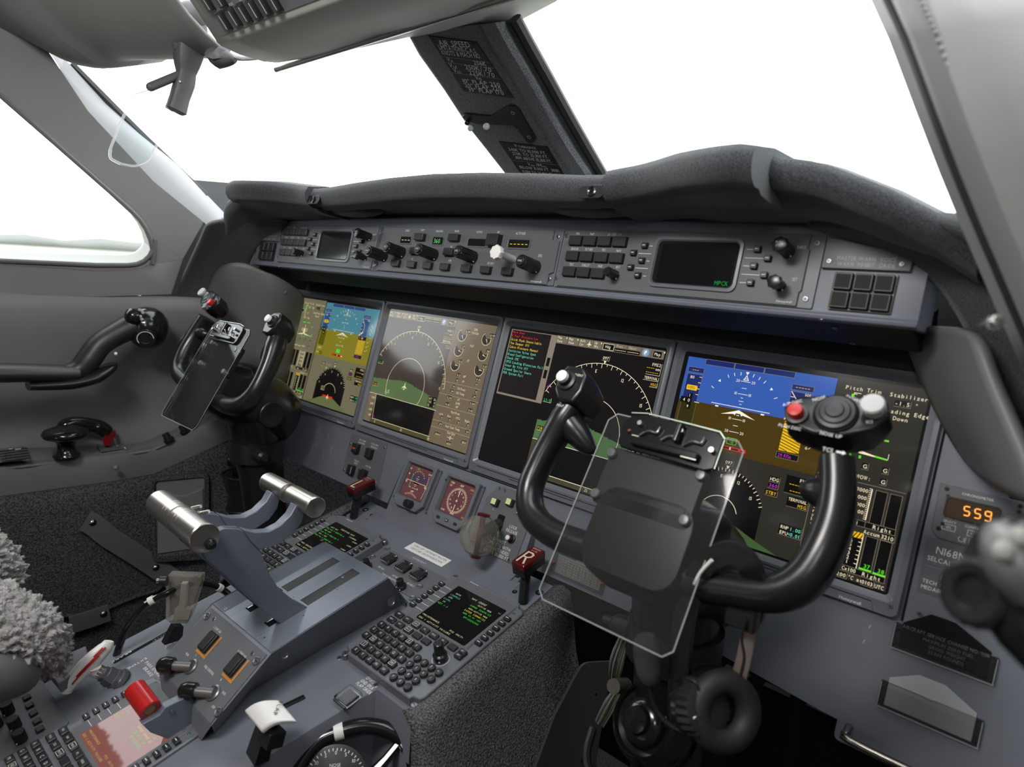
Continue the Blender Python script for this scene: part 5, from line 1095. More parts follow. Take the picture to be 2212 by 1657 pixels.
# side of the aft box (painted), facing right
mb=MB(); rows=[]
for (u,v) in [(236,207),(166,207),(150,300),(140,372),(128,640)]:
    p=PDF.P(u,v,DH-.5); rows.append([p,p+Vector((.002,-.002,-.010)),p+Vector((.0,-.004,-.20)),Vector((p.x-.0,p.y-.01,0))])
mb.loft(rows,PAINT,closed=False,flip=True); o=build('aft_side_panel',mb,ped)
screw(Fr(at(805,1603,x=.152),(0,0,-1),(-.3,-1,0)),0,0,0,4,parent=ped) 
# throttle quadrant body
cyf=lambda x,y,z:Vector((x,y,z))
near=(-.478,.662); far=(-.300,.704)
t=thing('throttle_quadrant','raised blue grey throttle quadrant box with two brush slots in its top','quadrant',tuple(PDF.P(0,250,DH)))
mb=MB(); q=[dk(881,1300),dk(700,1400),dk(540,1495),dk(464,1585)]
botR=[(p.x+.004,p.y,p.z) for p in q]
tl=[cyf(-.080,*far),cyf(-.080,*near)]; tr=[cyf(.080,*far),cyf(.080,*near)]
far_b=Vector((.074,-.258,dk(881,1300).z))
rings=[[Vector((-.074,-.256,far_b.z-.01)),Vector((-.074,-.266,.659)),cyf(-.080,*far),cyf(-.080,*near),Vector((-.078,-.552,.600)),Vector((-.05,-.556,.56))],
       [Vector((.074,-.256,far_b.z-.01)),Vector((.074,-.266,.659)),cyf(.080,*far),cyf(.080,*near),Vector((.078,-.552,.600)),Vector((.05,-.556,.56))]]
mb.loft(rings,PAINT,closed=False)
sd=[far_b,Vector((.074,-.266,.659)),cyf(.080,*far),cyf(.080,*near),Vector((.078,-.552,.600)),q[3],q[2],q[1],q[0]]
mb.add([Vector(p) for p in sd],[(0,8,1),(1,8,2),(2,8,7,3),(3,7,6),(3,6,5,4)],PAINT,True)
sl=[Vector((-p.x-.004,p.y,p.z)) for p in sd]; mb.add(sl,[(1,8,0),(2,8,1),(3,7,8,2),(6,7,3),(4,5,6,3)],PAINT,True)
o=build('body',mb,t,bev=.0015)
QF=Fr(cyf(0,*far),(0,near[0]-far[0],near[1]-far[1])); QL=math.hypot(near[0]-far[0],near[1]-far[1])*1000
mb=MB(); COV=mat('slate_cover_plate',(0.165,0.185,0.225),0.33,.25,.5,bump=(700,.08,.0003))
def qb(u0,v0,u1,v1): mb.prism(QF,[(u0,v0),(u1,v0),(u1,v1),(u0,v1)],-.4,1.6,COV,.5)
qb(-79,0,-46,QL); qb(-28,0,14,QL) if 0 else None
cols=[(-79,-32),(-13,18),(38,79)]
for a,b in cols: mb.prism(QF,[(a,0),(b,0),(b,QL),(a,QL)],-.4,1.6,COV,.3)
for a,b in ((-32,-13),(18,38)): mb.prism(QF,[(a,0),(b,0),(b,18),(a,18)],-.4,1.6,COV); mb.prism(QF,[(a,105),(b,105),(b,QL),(a,QL)],-.4,1.6,COV)
build('cover_plate',mb,t)
for a,b in ((-32,-13),(18,38)):
    mb=MB(); mb.box(QF,a,18,b,105,.0,.4,mat('brush_strip',(.045,.046,.048),.9,bump=(900,.6,.0006))); build('brush_slot',mb,t)
    mb=MB(); mb.box(QF,a+2,134,a+16,160,1.5,1.75,DARK); mb.box(QF,a+4,136,a+6,158,1.6,2.4,CHR); build('lever_slot',mb,t)
for px,py in [(661,1160),(695,1166),(740,1246),(728,1274),(634,1290),(656,1330),(487,1315),(572,1377)]:
    u,v=QF.uv(px,py,1.6); screw(QF,u,v,.7,2.6,parent=t)
for px,py,yy in [(845,1300,0),(614,1414,0)]:
    mb=MB(); p=at(px,py,x=.074); n_=Vector((.95,-.1,.3)).normalized(); mb.lathe(p,n_,[(0,.0065),(.0015,.006),(.0018,.0045),(.0008,.0035),(.0008,.001)],SCRW,16)
    build('side_bolt',mb,t)
# fuel control face
FFo=Vector((0,near[0],near[1])); FF=Fr(FFo,(0,-.552+.478,.600-.662)); FL=96
t=thing('fuel_controls','sloping fuel control panel with two orange edged switches below the throttles','control panel',tuple(FF.P(0,FL,0)))
mb=MB(); mb.prism(FF,[(-76,4),(76,4),(76,FL),(-76,FL)],-1,2,GREYD,.5); build('faceplate',mb,t)
for a,b in ((448,1332),(554.6,1429),(472,1538.6),(350,1445)):
    u,v=FF.uv(a,b,2); 
    bb=MB(); bb.lathe(FF.P(u,v,1.8),FF.n,[(0,.0055),(.002,.0052),(.0022,.0045),(.0012,.0035),(.0012,.0005)],SCRW,18); bb.line(FF,[(u-3,v),(u+3,v)],.8,3.2,DARK); build('quarter_turn_fastener',bb,t)
for a,b in ((462,1337),(545,1412)):
    u,v=FF.uv(a,b,2); screw(FF,u,v,1.6,3.2,parent=t)
HAT=mat('orange_hatching',(.60,.13,.015),.6); YEL=mat('yellow_hatching',(.62,.36,.02),.6)
for (a,b) in ((448,1385),(505,1435)):
    u,v=FF.uv(a,b,6); bb=MB(); bb.box(FF,u-9,v-13,u+9,v+13,1,7,BLK,1.5,.8); bb.box(FF,u-7,v-11,u+7,v+11,7,9,KEY,1,.6); build('guarded_switch',bb,t)
    bb=MB()
    for i in range(14):
        yy=v-14+i*2.1; bb.rect(FF,u+11,yy,u+14,yy+1.2,2.1,HAT); bb.rect(FF,u+11,yy+1.2,u+14,yy+2.1,2.1,YEL)
    for i in range(12):
        xx=u-11+i*2.1; bb.rect(FF,xx,v+14.5,xx+1.2,v+17.5,2.1,HAT); bb.rect(FF,xx+1.2,v+14.5,xx+2.1,v+17.5,2.1,YEL)
    build('hatched_border',bb,t)
its=[]
for s_,a,b in (('L CONT IGN',468,1362),('R CONT IGN',521,1415),('RUN',403,1416),('FUEL CONTROL',450,1450),('RUN',482,1500),('OFF',459,1530),('L',423,1417),('R',476,1471)):
    u,v=FF.uv(a,b,2); its.append((u,v,s_,3.0,'C',.75))
legend(FF,t,its,2.2)
for lab,(bx,by),(tx,ty) in (('left fuel control lever with black ball tip and grey sleeve',(412,1440),(350,1437)),('right fuel control lever with black ball tip and grey sleeve, beside the red lever',(460,1497),(398,1492))):
    u,v=FF.uv(bx,by,3); p0=FF.P(u,v,2); tip=at(tx,ty,x=p0.x-.028)
    g=thing('fuel_control_lever',lab,'lever',tuple(p0)); ax=(tip-p0).normalized(); L=(tip-p0).length
    bb=MB(); bb.lathe(p0,FF.n,[(0,.010),(.002,.010),(.003,.008),(.001,.006)],SCRW,20); build('collar',bb,g)
    bb=MB(); bb.lathe(p0,ax,[(0,.0062),(L*.62,.0062),(L*.63,.0092),(L*.66,.0095)],mat('grey_sleeve',(.16,.155,.15),.4,.5),20); build('sleeve',bb,g)
    bb=MB(); r=.0108; bb.lathe(p0+ax*L*.60,ax,[(0,.0094),(.001,.0104),(.010,.0108),(.014,.0102),(.018,.0085),(.0208,.005),(.0218,.001)],BLKG,24); build('ball_tip',bb,g)
# ---- throttles
def plate(mb,pts,x,th,m,dx=0):
    a=[at(p[0],p[1],x=x) for p in pts]; a=[Vector((x+dx+th/2,p.y,p.z)) for p in a]; b=[Vector((x+dx-th/2,p.y,p.z)) for p in a]
    n=len(a); ar=sum(a[i].y*a[(i+1)%n].z-a[(i+1)%n].y*a[i].z for i in range(n))
    if ar<0: a=a[::-1];b=b[::-1]
    fs=[tuple(range(n)),tuple(range(2*n-1,n-1,-1))]+[(i,n+i,n+(i+1)%n,(i+1)%n) for i in range(n)]
    mb.add(a+b,fs,m)
KN=Vector((0,-.550,.8295)); RV=Vector((0,-.407,.830))
LEV=mat('slate_lever_paint',(0.135,0.152,0.190),0.36,.2,.5,bump=(900,.05,.0003))
pl_=[(452,1150),(480,1138),(512,1140),(530,1148),(545,1166),(560,1192),(580,1240),(598,1268),(628,1292),(662,1310),(603,1347),(560,1312),(500,1255),(440,1206),(430,1180)]
arm_=[(520,1141),(545,1147),(575,1145),(600,1132),(622,1110),(634,1088),(651,1104),(646,1125),(628,1150),(600,1170),(575,1180),(553,1183),(535,1165)]
for sg,lab in ((1,'right throttle lever, its broad slate side plate facing the camera'),(-1,'left throttle lever, mostly hidden behind the right one')):
    g=thing('throttle_lever',lab,'throttle lever',(sg*.045,-.45,.68))
    dx=0 if sg>0 else -.062
    mb=MB(); plate(mb,pl_,.036,.010,LEV,dx); build('lever_arm',mb,g,bev=.0012)
    mb=MB(); x0=.0015*sg; x1=.0735*sg; a=Vector((x0,KN.y,KN.z)); b=Vector((x1,KN.y-(.004 if sg>0 else -.004),KN.z+(.002 if sg>0 else -.002))); ax=(b-a)
    L=ax.length; mb.lathe(a,ax,[(0,.0155),(.0006,.0168),(.012,.0168),(.0123,.0164),(.0126,.0168),(.020,.0168),(.0203,.0164),(.0206,.0168),(L-.001,.0168),(L,.0160),(L-.0004,.0148),(L-.003,.0146)],BRUSH,40)
    build('grip',mb,g,label='brushed steel grip')
    if sg>0:
        mb=MB(); e=b+ax.normalized()*-.001+Vector((0,.006,-.009)); mb.lathe(e,ax,[(0,.0062),(.002,.0062),(.003,.0045),(.006,.0042),(.0065,.003),(.009,.003)],BLKG,20); build('thumb_button',mb,g)
    for dy in (.0,.012):
        mb=MB(); p=at(415+dy*1500,1098+dy*900,x=.0 if sg>0 else -.02); 
        if sg>0: mb.cyl(p,p+Vector((.010,.006,.004)),.0022,.0022,CHR,10); build('locating_pin',mb,g)
    mb=MB(); plate(mb,[(482,1137),(512,1138),(512,1142),(482,1142)],.036,.006,LEV,dx); build('latch_tab',mb,g)
    h=thing('reverser_lever','%s thrust reverser lever with a short steel grip on a curved slate arm'%('right' if sg>0 else 'left'),'lever',(sg*.045,-.41,.79))
    mb=MB(); plate(mb,arm_,.036,.014,LEV,dx); build('curved_arm',mb,h,bev=.001)
    mb=MB(); a=Vector((sg*.005,RV.y,RV.z)); b=Vector((sg*.068,RV.y-.004*sg,RV.z+.002*sg)); ax=b-a; L=ax.length
    mb.lathe(a,ax,[(0,.0125),(.0006,.0135),(L-.003,.0135),(L-.0026,.0131),(L-.0022,.0135),(L-.0005,.0135),(L,.0128),(L-.0003,.0118),(L-.004,.0005)],BRUSH,40); build('grip',mb,h,label='steel grip with turned end')
# ---- flight management keypads (three)
def mcdu(F,lab,title,txt,du,tint):
    W=glow('cdu_%s_cream'%tint,(.62,.60,.36) if tint!='dim' else (.45,.38,.10),1); G=glow('cdu_%s_green'%tint,(.06,.62,.06),1); C_=glow('cdu_%s_cyan'%tint,(.09,.58,.42),1); Y=glow('cdu_%s_yellow'%tint,(.62,.58,.04),1)
    BKG=glow('cdu_black_%s'%tint,(.003,.0025,.002) if tint!='dim' else (.22,.075,.062) ,1,.08)
    cols={'w':W,'g':G,'c':C_,'y':Y}
    U=lambda u:u+du
    t=thing('flight_computer_keypad',lab,'keypad',tuple(F.P(U(160),100,DH)))
    pts=[(U(a),b) for a,b in [(104,-7),(112,-10),(222,-10),(226,-3),(236,-1),(239,4),(239,186),(236,192),(226,194),(224,199),(96,199),(93,194),(84,191),(82,186),(82,112),(90,100),(90,4),(93,-1),(101,-2)]]
    n=len(pts); ring_i=lambda ins:None
    mb=MB(); mb.prism(F,pts,DH,-1,BEZ,1.5); mb.prism(F,[(U(a),b) for a,b in [(100,1),(104,-3),(222,-3),(225,1),(225,100),(219,104),(103,104),(100,100)]],-1,.6,BEZ,1)
    build('case',mb,t,bev=.0008)
    mb=MB(); O=lambda e,h:(rrect(U(104)-e,0-e,U(224)+e,103+e,6,4),h); I=lambda e,h:(rrect(U(120.5)-e,13.5-e,U(218)+e,98+e,3,4),h)
    mb.ring(F,[O(0,.5),O(0,1.0)],[I(3,.9),I(0,.65)],GREYD)
    mb.box(F,U(119.5),13,U(218.5),98.5,.5,.7,BKG,3)
    for k in range(6): v=26+k*11.4; mb.line(F,[(U(103),v+.6),(U(118),v+.6)],.6,1.05,LBL)
    for (u,v,s_,k,*q) in txt: mb.text(F,U(u),v,s_,3.0 if not q else q[0],cols[k],.85,mono=(2.95 if not q else q[0]*.98))
    build('screen',mb,t)
    for k in range(6):
        v=26+k*11.4
        for u in (96.3,230.5):
            b=MB(); b.prism(F,rrect(U(u)-5.2,v-3.4,U(u)+5.2,v+3.4,1),-2,4,KEY,.9); b.line(F,[(U(u)-2.6,v),(U(u)+2.6,v)],.9,4.06,LBL); build('line_key',b,t)
            if k<6: pass
    def key(u,v,s_,w=6.0,hh=4.7,rd=False,bx=False,H=4.2,sz=3.2):
        b=MB()
        if rd: b.lathe(F.P(U(u),v,-2),F.n,[(0,.0056),(.0050,.0056),(.0058,.0050),(.0060,.0040)],KEY,20)
        else: b.prism(F,rrect(U(u)-w,v-hh,U(u)+w,v+hh,1.1,2),-2,H,KEY,1.0)
        if s_: b.text(F,U(u),v+sz/2,s_,sz,mat('key_white',(.72,.72,.68),.5),H+.1,al='C',sx=.85 if len(s_)==1 else .62)
        if bx: b.frame(F,U(u)-w*.62,v-hh*.72,U(u)+w*.62,v+hh*.72,.5,H+.1,MATS['key_white'])
        build('key',b,t)
    for i,s_ in enumerate(('PERF','NAV','PREV','FPL','PROG','DIR','')): key(96.5+18.4*i,108.6,s_,7.2,4.7,bx=s_=='PREV',sz=2.7,H=2.6)
    for i,s_ in enumerate(('MENU','DLK','NEXT','','')): key(95.5+18.4*i,122,s_,7.2,4.7,bx=s_=='NEXT',sz=2.7,H=2.6)
    for r,row in enumerate(('ABCDEF','GHIJKL','MNOPQR')):
        for i,c_ in enumerate(row): key(93.2+15*i,137.4+r*13.2,c_,bx=c_ in 'NE',sz=4)
    for i,c_ in enumerate('STUVW'): key(105.5+15*i,177,c_,bx=c_ in 'SW',sz=4)
    for i,c_ in enumerate(('X','Y','Z','DEL','CLR')): key(105.5+15*i,190.2,c_,sz=4 if len(c_)==1 else 3)
    for r,row in enumerate((('1','2','3','+/-'),('4','5','6','/'),('7','8','9'),('SP','0','.'))):
        for i,c_ in enumerate(row): key(184.8+13.8*i,150.6+r*13.2,c_,rd=True,sz=3.6 if len(c_)==1 else 2.8,H=4.0)
    key(226,108,'BRT',6,3.6,sz=2.6); key(226,116,'DIM',6,3.6,sz=2.6)
    gknob(F,U(209),132,-1,9.6,27,'selector_knob',t,'cone')
    b=MB(); b.arc(F,U(209),132,11.5,0,360,.5,-.9,LBL,30); 
    b.text(F,U(126),-4.5,'Honeywell',2.6,LBL,-.9,sx=1.0); build('legend',b,t)
    for u,v in ((108,2.5),(229,11)): b=MB(); b.sph(F.P(U(u),v,.3 if u<200 else -.9),.0021,TL,12,(1,1,.4),F.n); build('light_sensor',b,t)
    for u,v in ((234,-7),(90,-6),(232,198),(87,197)): b=MB(); b.lathe(F.P(U(u),v,DH),F.n,[(0,.005),(.008,.005),(.009,.004),(.0092,.001)],SCRW,16); b.line(F,[(U(u)-3,v-1),(U(u)+3,v+1)],.8,DH+9.3,DARK); build('hold_down_screw',b,t)
nav=[(158,24,'NAV IDENT','w',3.3),(130,29.5,'DATE','w',2.7),(124,35.6,'13APR22','c'),(124,41,' UTC','w',2.7),(122,47,'2159z','c'),(126,52.5,'SW','w',2.7),(122,58.6,'NZ7.1.2','g'),(176,30,'ACTIVE NDB','w',2.7),(166,36,'24MAR 20APR/22','g'),(169,42,'NON-ACTIVE NDB','w',2.7),(166,47.8,'24FEB 23MAR/22','y'),(169,53.2,'NDB V3.01 16M','g',2.7),(176,59.4,'EPICGSA303','g'),(211,25,'1/','w',2.7),(122,88.5,'<MAINTENANCE','w'),(180,90,'POS INIT>','w'),(122,95.5,'SDU 1 ACTIVITY FAILURE','w',3.0)]
pos=[(150,24,'POSITION INIT','w',3.1),(126,29.5,'LAST POS','w',2.7),(183,30,'(LOADED)','w',2.7),(122,35.6,"N26°40.7 W080°05.6",'g'),(201,36,'LOAD>','w',2.7),(122,41.6,' REF WPT','w',2.7),(122,47.8,"N26°41.0 W080°05.7",'g'),(201,48,'LOAD>','w',2.7),(122,53.6,' GPS 1 POS','w',2.7),(122,59.6,"N26°40.7 W080°05.1",'g'),(201,60,'LOAD>','w',2.7),(122,88.5,'<POS SENSORS','w'),(122,95.5,'SDU 1 ACTIVITY FAILURE','w',3.0)]
mcdu(PDF,'right flight computer keypad on the pedestal showing the NAV IDENT page','NAV IDENT',nav,0,'r')
mcdu(PDF,'left flight computer keypad on the pedestal showing POSITION INIT, partly hidden by throttles','POSITION INIT',pos,-322,'l')
M3=Fr((-.030,-.551,.576),(0,-math.cos(.225),-math.sin(.225)))
mcdu(M3,'aft flight computer keypad with reddish screen at the bottom left corner','NAV IDENT',nav,-160,'dim')
# ---- small equipment on the deck
F=PDF
# sticker
t=MB(); pts=[PDF.uv(*q,DH) for q in [(896,1171),(977,1210),(954,1225),(873,1184)]]; t.prism(F,pts,DH,DH+.35,WHT); st=build('paper_sticker',t); tag(st,'white paper sticker reading TURN OFF 3 INTERNET MASTER SWITCHES ON POWERDOWN','sticker')
u0,v0=pts[0]; u1,v1=pts[1]; f=PDF.sub(u0,v0,DH,math.atan2(v1-v0,u1-u0)); W_=math.hypot(u1-u0,v1-v0); b=MB(); BT=mat('black_ink',(.03,.03,.03),.7)
b.text(f,W_/2,9.5,'TURN OFF 3 INTERNET MASTER',4.6,BT,.5,al='C',sx=.80); b.text(f,W_/2,17.5,'SWITCHES ON POWERDOWN',4.6,BT,.5,al='C',sx=.80); build('lettering',b,st)
# IRS mode panel
t=thing('mode_select_panel','small panel with three clear guarded switches and two black knobs between the keypads','control panel',tuple(PDF.P(0,40,DH)))
mb=MB(); mb.prism(F,[(-80,-2),(82,-2),(82,62),(-80,62)],DH,DH+1.6,GREYD,.5); build('faceplate',mb,t)
for i,(px,py) in enumerate([(840,1204),(872,1221),(904,1238)]):
    u,v=F.uv(px,py,DH+9); bb=MB(); bb.box(F,u-9.5,v-8.5,u+9.5,v+8.5,DH+1.4,DH+7,BLK,1.2,.8); bb.box(F,u-8,v-7,u+8,v+7,DH+7,DH+8,KEY,.8,.4); build('push_switch',bb,t)
    bb=MB(); bb.prism(F,rrect(u-11.5,v-10.5,u+11.5,v+10.5,2,2),DH+6,DH+11,PLEX,1); bb.cyl(F.P(u-10,v+11,DH+7),F.P(u+10,v+11,DH+7),.0016,.0016,CHR,8); build('clear_guard',bb,t,label='clear hinged guard')
for px,py in [(795,1222),(868,1265)]:
    u,v=F.uv(px,py,DH+2); gknob(F,u+3,v+4,DH+1.4,8.6,16,'dimmer_knob',t,'cone')
for px,py in [(836,1185),(805,1203),(773,1222),(906,1267),(891,1291)]:
    u,v=F.uv(px,py,DH+2); bb=MB(); bb.lathe(F.P(u,v,DH+1.4),F.n,[(0,.0055),(.0015,.0052),(.0017,.0042),(.0010,.0032),(.0010,.0005)],SCRW,18); build('quarter_turn_fastener',bb,t)
its=[]
for s_,px,py in (('IRS MODE SELECT',904,1212),('IRS NO.1',822,1228),('IRS NO.3',853,1247),('IRS NO.2',885,1264),('DISPLAY BRIGHTNESS',840,1249)):
    u,v=F.uv(px,py,DH+2); its.append((u,v,s_,3.6,'C',.72))
legend(F,t,its,DH+1.8)
# fire handles
def fire(px,py,bx,by,ch,lab):
    c=mir_pts[ch]; base=PDF.P(*c[0],DH); top=c[1]
    t=thing('fire_handle',lab,'handle',tuple(base))
    mb=MB(); mb.tube([base,top-Vector((0,.006,.010))],.0075,BLK,8,1); build('stem',mb,t)
    HF=Fr(top,(0,-.95,-.20),(1,0,0)); mb=MB(); mb.box(HF,-12,-21,12,27,-15,-3,BLKS,2,1); build('grip_base',mb,t)
    mb=MB(); mb.box(HF,-12.5,-22,12.5,27.5,-3,6,DRED,2.5,1.5); build('grip',mb,t,label='dark red grip')
    mb=MB(); CRM=mat('cream_letter',(.62,.60,.47),.5)
    if ch=='R':
        mb.line(HF,[(-6,23),(-6,-5),(2,-5),(6,-2),(6,4),(2,7.5),(-6,7.5)],3.0,6.15,CRM); mb.line(HF,[(0,7.5),(7,23)],3.0,6.15,CRM)
    else: mb.line(HF,[(-4,-5),(-4,21.5),(7,21.5)],3.0,6.15,CRM)
    mb.text(HF,0,-15,'DISCH',3.4,CRM,6.2,al='C'); mb.text(HF,0,-9.5,'1     2',3,CRM,6.2,al='C'); mb.line(HF,[(-4,-11),(4,-11)],.5,6.2,CRM); build('letter',mb,t)
TOPR=Vector((.206,-.140,.731)); TOPL=Vector((-.206,-.140,.731))
mir_pts={'R':((211,-28),TOPR),'L':((-211,-28),TOPL)}
fire(0,0,0,0,'R','right dark red fire handle marked with a large letter R')
fire(0,0,0,0,'L','left dark red fire handle marked with a large letter L')
mb=MB()
for sg in (-1,1):
    for u,v,r in ((216,-60,6.5),(190,-55,4),(184,-40,4.2),(232,-22,4.2)):
        mb.arc(F,sg*u,v,r/2,0,360,r,DH+.15,DARK,20); mb.lathe(F.P(sg*u,v,DH+.2),F.n,[(0,r*.0005),(.001,r*.0004)],CHR,8)
build('access_holes',mb,ped)
# guarded override switch and slot on the aft shelf
t=thing('guarded_switch','clear guarded switch beside the GPWS/GND SPLR/FLAP ORIDE marking','switch',tuple(PDF.P(148,232,DH)))
u,v=F.uv(752,1503,DH+7); mb=MB(); mb.box(F,u-10,v-9.5,u+10,v+9.5,DH,DH+6,BLK,1,.8); mb.box(F,u-8,v-7.5,u+8,v+7.5,DH+6,DH+7,KEY,.8,.4); build('push_switch',mb,t)
mb=MB(); mb.prism(F,rrect(u-13.5,v-13,u+13.5,v+13,2.5,2),DH+4,DH+9.5,PLEX,1.2); mb.cyl(F.P(u-12,v+13.4,DH+5),F.P(u+12,v+13.4,DH+5),.0018,.0018,CHR,8); build('clear_guard',mb,t,label='clear hinged guard')
its=[]
for s_,px,py in (('GPWS/',797,1472),('GND SPLR',790,1481),('FLAP ORIDE',783,1489)):
    uu,vv=F.uv(px,py,DH+.2); its.append((uu,vv,s_,4.8,'C',.75))
legend(F,ped,its,DH+.2)
for px,py in [(733,1421),(812,1480)]:
    uu,vv=F.uv(px,py,DH); screw(F,uu,vv,DH-.6,3.8,parent=ped)
mb=MB(); a=F.uv(612,1527,DH+.1); b_=F.uv(658,1505,DH+.1); mb.line(F,[a,b_],9,DH+.15,DARK); mb.line(F,[(a[0]+2,a[1]),(b_[0]+2,b_[1])],3.5,DH+.3,CHR); build('flap_slot',mb,ped)
# flap lever
t=thing('flap_lever','flap lever with a broad curved white paddle top on a black stem','lever',tuple(at(556,1625,x=.135)))
a=at(556,1635,x=.14); c=at(578,1560,x=.15)
mb=MB(); d=(c-a); HF=Fr(c,(-d).normalized()); 
mb.tube([a,a.lerp(c,.55),c],[.011,.010,.009],BLK,6,1,sec=[(-1,-.8),(1,-.8),(1,.8),(-1,.8)],up=(1,0,0)); build('stem',mb,t)
mb=MB(); p=at(588,1590,x=.16); mb.box(Fr(p,(0,-.3,-1)),-12,-8,10,10,-10,10,BLK,1,.6); build('detent_block',mb,t)
pp=[(525,1530),(560,1506),(600,1512),(637,1552),(635,1563),(600,1562),(572,1579),(560,1577)]
c0=at(580,1542,x=.155)
nu=Vector((0,-.45,.90)).normalized(); exv=Vector((1,-.05,0)).normalized(); 
HF=Fr(c0,nu.cross(exv)*-1,exv); 
if HF.n.z<0: HF.dn=-HF.dn; HF.n=-HF.n
mb=MB(); rows=[]
L_=[HF.uv(*q,0) for q in [(525,1532),(558,1508),(601,1513),(637,1553),(562,1577)]]
A_,B_,C_,D_,E_=[Vector(x) for x in L_]
for i in range(9):
    s_=i/8; e1=A_.lerp(E_,0); 
    p0=A_.lerp(B_,1) ; 
    top_=B_.lerp(C_,s_) if s_<1 else C_
    far_e=A_.lerp(Vector(HF.uv(600,1509,0)),s_); near_e=E_.lerp(D_,s_)
    hh=7*math.sin(PI*s_)-2; rows.append([HF.P(far_e.x,far_e.y,hh),HF.P(near_e.x,near_e.y,hh),HF.P(near_e.x,near_e.y,hh-7),HF.P(far_e.x,far_e.y,hh-7)])
mb.loft(rows,WHT); o=build('paddle',mb,t,bev=.002,label='white paddle'); fixn(o)
b=MB(); q=HF.uv(596,1524,7); f=HF.sub(q[0],q[1],0,math.atan2(.9,.6)); b.text(f,-6,0,'FLAP',5.5,BT,5.4,sx=.9); build('lettering',b,t)
# speed brake lever: clear handle on black stem, slot with markings
t=thing('speed_brake_lever','clear plastic wedge shaped speed brake lever on a black stem','lever',tuple(at(375,1390,x=-.150)))
XS=-.140
mb=MB(); plate(mb,[(373,1350),(393,1350),(390,1378),(352,1390)],XS,.012,BLK); build('stem',mb,t)
e1=Vector((-1,-.35,0)); 
def wedge(mb,pts,dep,m):
    f=[at(*q,x=XS) for q in pts]; 
    # handle lies across the aisle: broad face towards the lens
    c_=sum(f,Vector())/len(f); n_=Vector((.72,-.69,0)); f=[onp(*q,c_,n_) for q in pts]; b_=[p-n_*dep for p in f]; n=len(f)
    mb.add(f+b_,[tuple(range(n)),tuple(range(2*n-1,n-1,-1))]+[(i,n+i,n+(i+1)%n,(i+1)%n) for i in range(n)],m)
mb=MB(); wedge(mb,[(362,1243),(436,1246),(433,1262),(414,1325),(404,1348),(366,1346),(357,1338),(358,1262)],.016,FROST); o=build('clear_handle',mb,t,bev=.0015,label='cloudy clear handle'); fixn(o)
mb=MB(); wedge(mb,[(388,1265),(400,1265),(397,1318),(409,1322),(404,1343),(370,1342),(374,1320),(383,1316)],.008,mat('cloudy_core',(.42,.41,.38),.35)); mb.v=[p-Vector((.72,-.69,0))*.005 for p in mb.v]; o=build('inner_rib',mb,t); fixn(o)
mb=MB(); c=at(361,1255,x=XS); mb.cyl(c,c+Vector((-.006,-.007,0)),.007,.007,BLK,16); mb.cyl(c+Vector((-.006,-.007,0)),c+Vector((-.009,-.010,0)),.0035,.0035,CHR,10); build('release_button',mb,t)
AF=PDF
mb=MB(); a=AF.uv(245,1432,DH+.2); b_=AF.uv(362,1366,DH+.2); mb.line(AF,[a,b_],7,DH+.2,DARK); build('speed_brake_slot',mb,ped)
its=[]
# corded wire loom beside the lever
WB=mat('white_band',(.75,.74,.72),.45)
mb=MB(); w1=[at(250,1420,x=-.20),at(268,1370,x=-.185),at(292,1332,x=-.175),at(322,1302,x=-.165),at(360,1282,x=-.15),at(400,1262,x=-.15),at(445,1262,x=-.145),at(478,1272,x=-.14),at(500,1290,x=-.13)]
mb.tube(w1,.0050,BLKG,10,4); o=build('cable',mb); tag(o,'black bundled cable looping around the speed brake lever','cable')
mb=MB(); mb.tube([at(322,1300,x=-.163),at(333,1294,x=-.160)],.0062,WB,10,1); mb.tube([at(312,1302,x=-.165),at(335,1288,x=-.158),at(357,1280,x=-.15)],.0012,WB,6,2); build('white_band',mb,o); mb=MB(); mb.tube([at(471,1268,x=-.14),at(478,1272,x=-.14)],.0058,WB,10,1); build('white_band',mb,o)
# engraved words along the slot
its=[]
def wordpx(px0,py0,px1,py1,s_,size,parent,F_=AF,h=DH+.2):
    u0,v0=F_.uv(px0,py0,h); u1,v1=F_.uv(px1,py1,h); f=F_.sub(u0,v0,0,math.atan2(v1-v0,u1-u0)); L=math.hypot(u1-u0,v1-v0)
    g=MB(); g.text(f,0,0,s_,size,LBL,h); xs=[(p-f.o).dot(f.ex)*1000 for p in g.v]; k=L/max(xs); g.v=[p+f.ex*((p-f.o).dot(f.ex)*(k-1)) for p in g.v]; return g
B=MB()
for a in ((365,1362,328,1384,'GROUND'),(283,1405,240,1430,'BRAKE'),(412,1366,354,1398,'RETRACT'),(316,1420,270,1446,'EXTEND')):
    g=wordpx(*a,4.2,None); B.add(g.v,g.f,LBL,True)
g=wordpx(312,1432,342,1462,'PARK/EMERG',4.6,None); B.add(g.v,g.f,LBL,True); g=wordpx(308,1444,325,1462,'BRAKE',4.6,None); B.add(g.v,g.f,LBL,True)
build('engraved_words',B,ped)
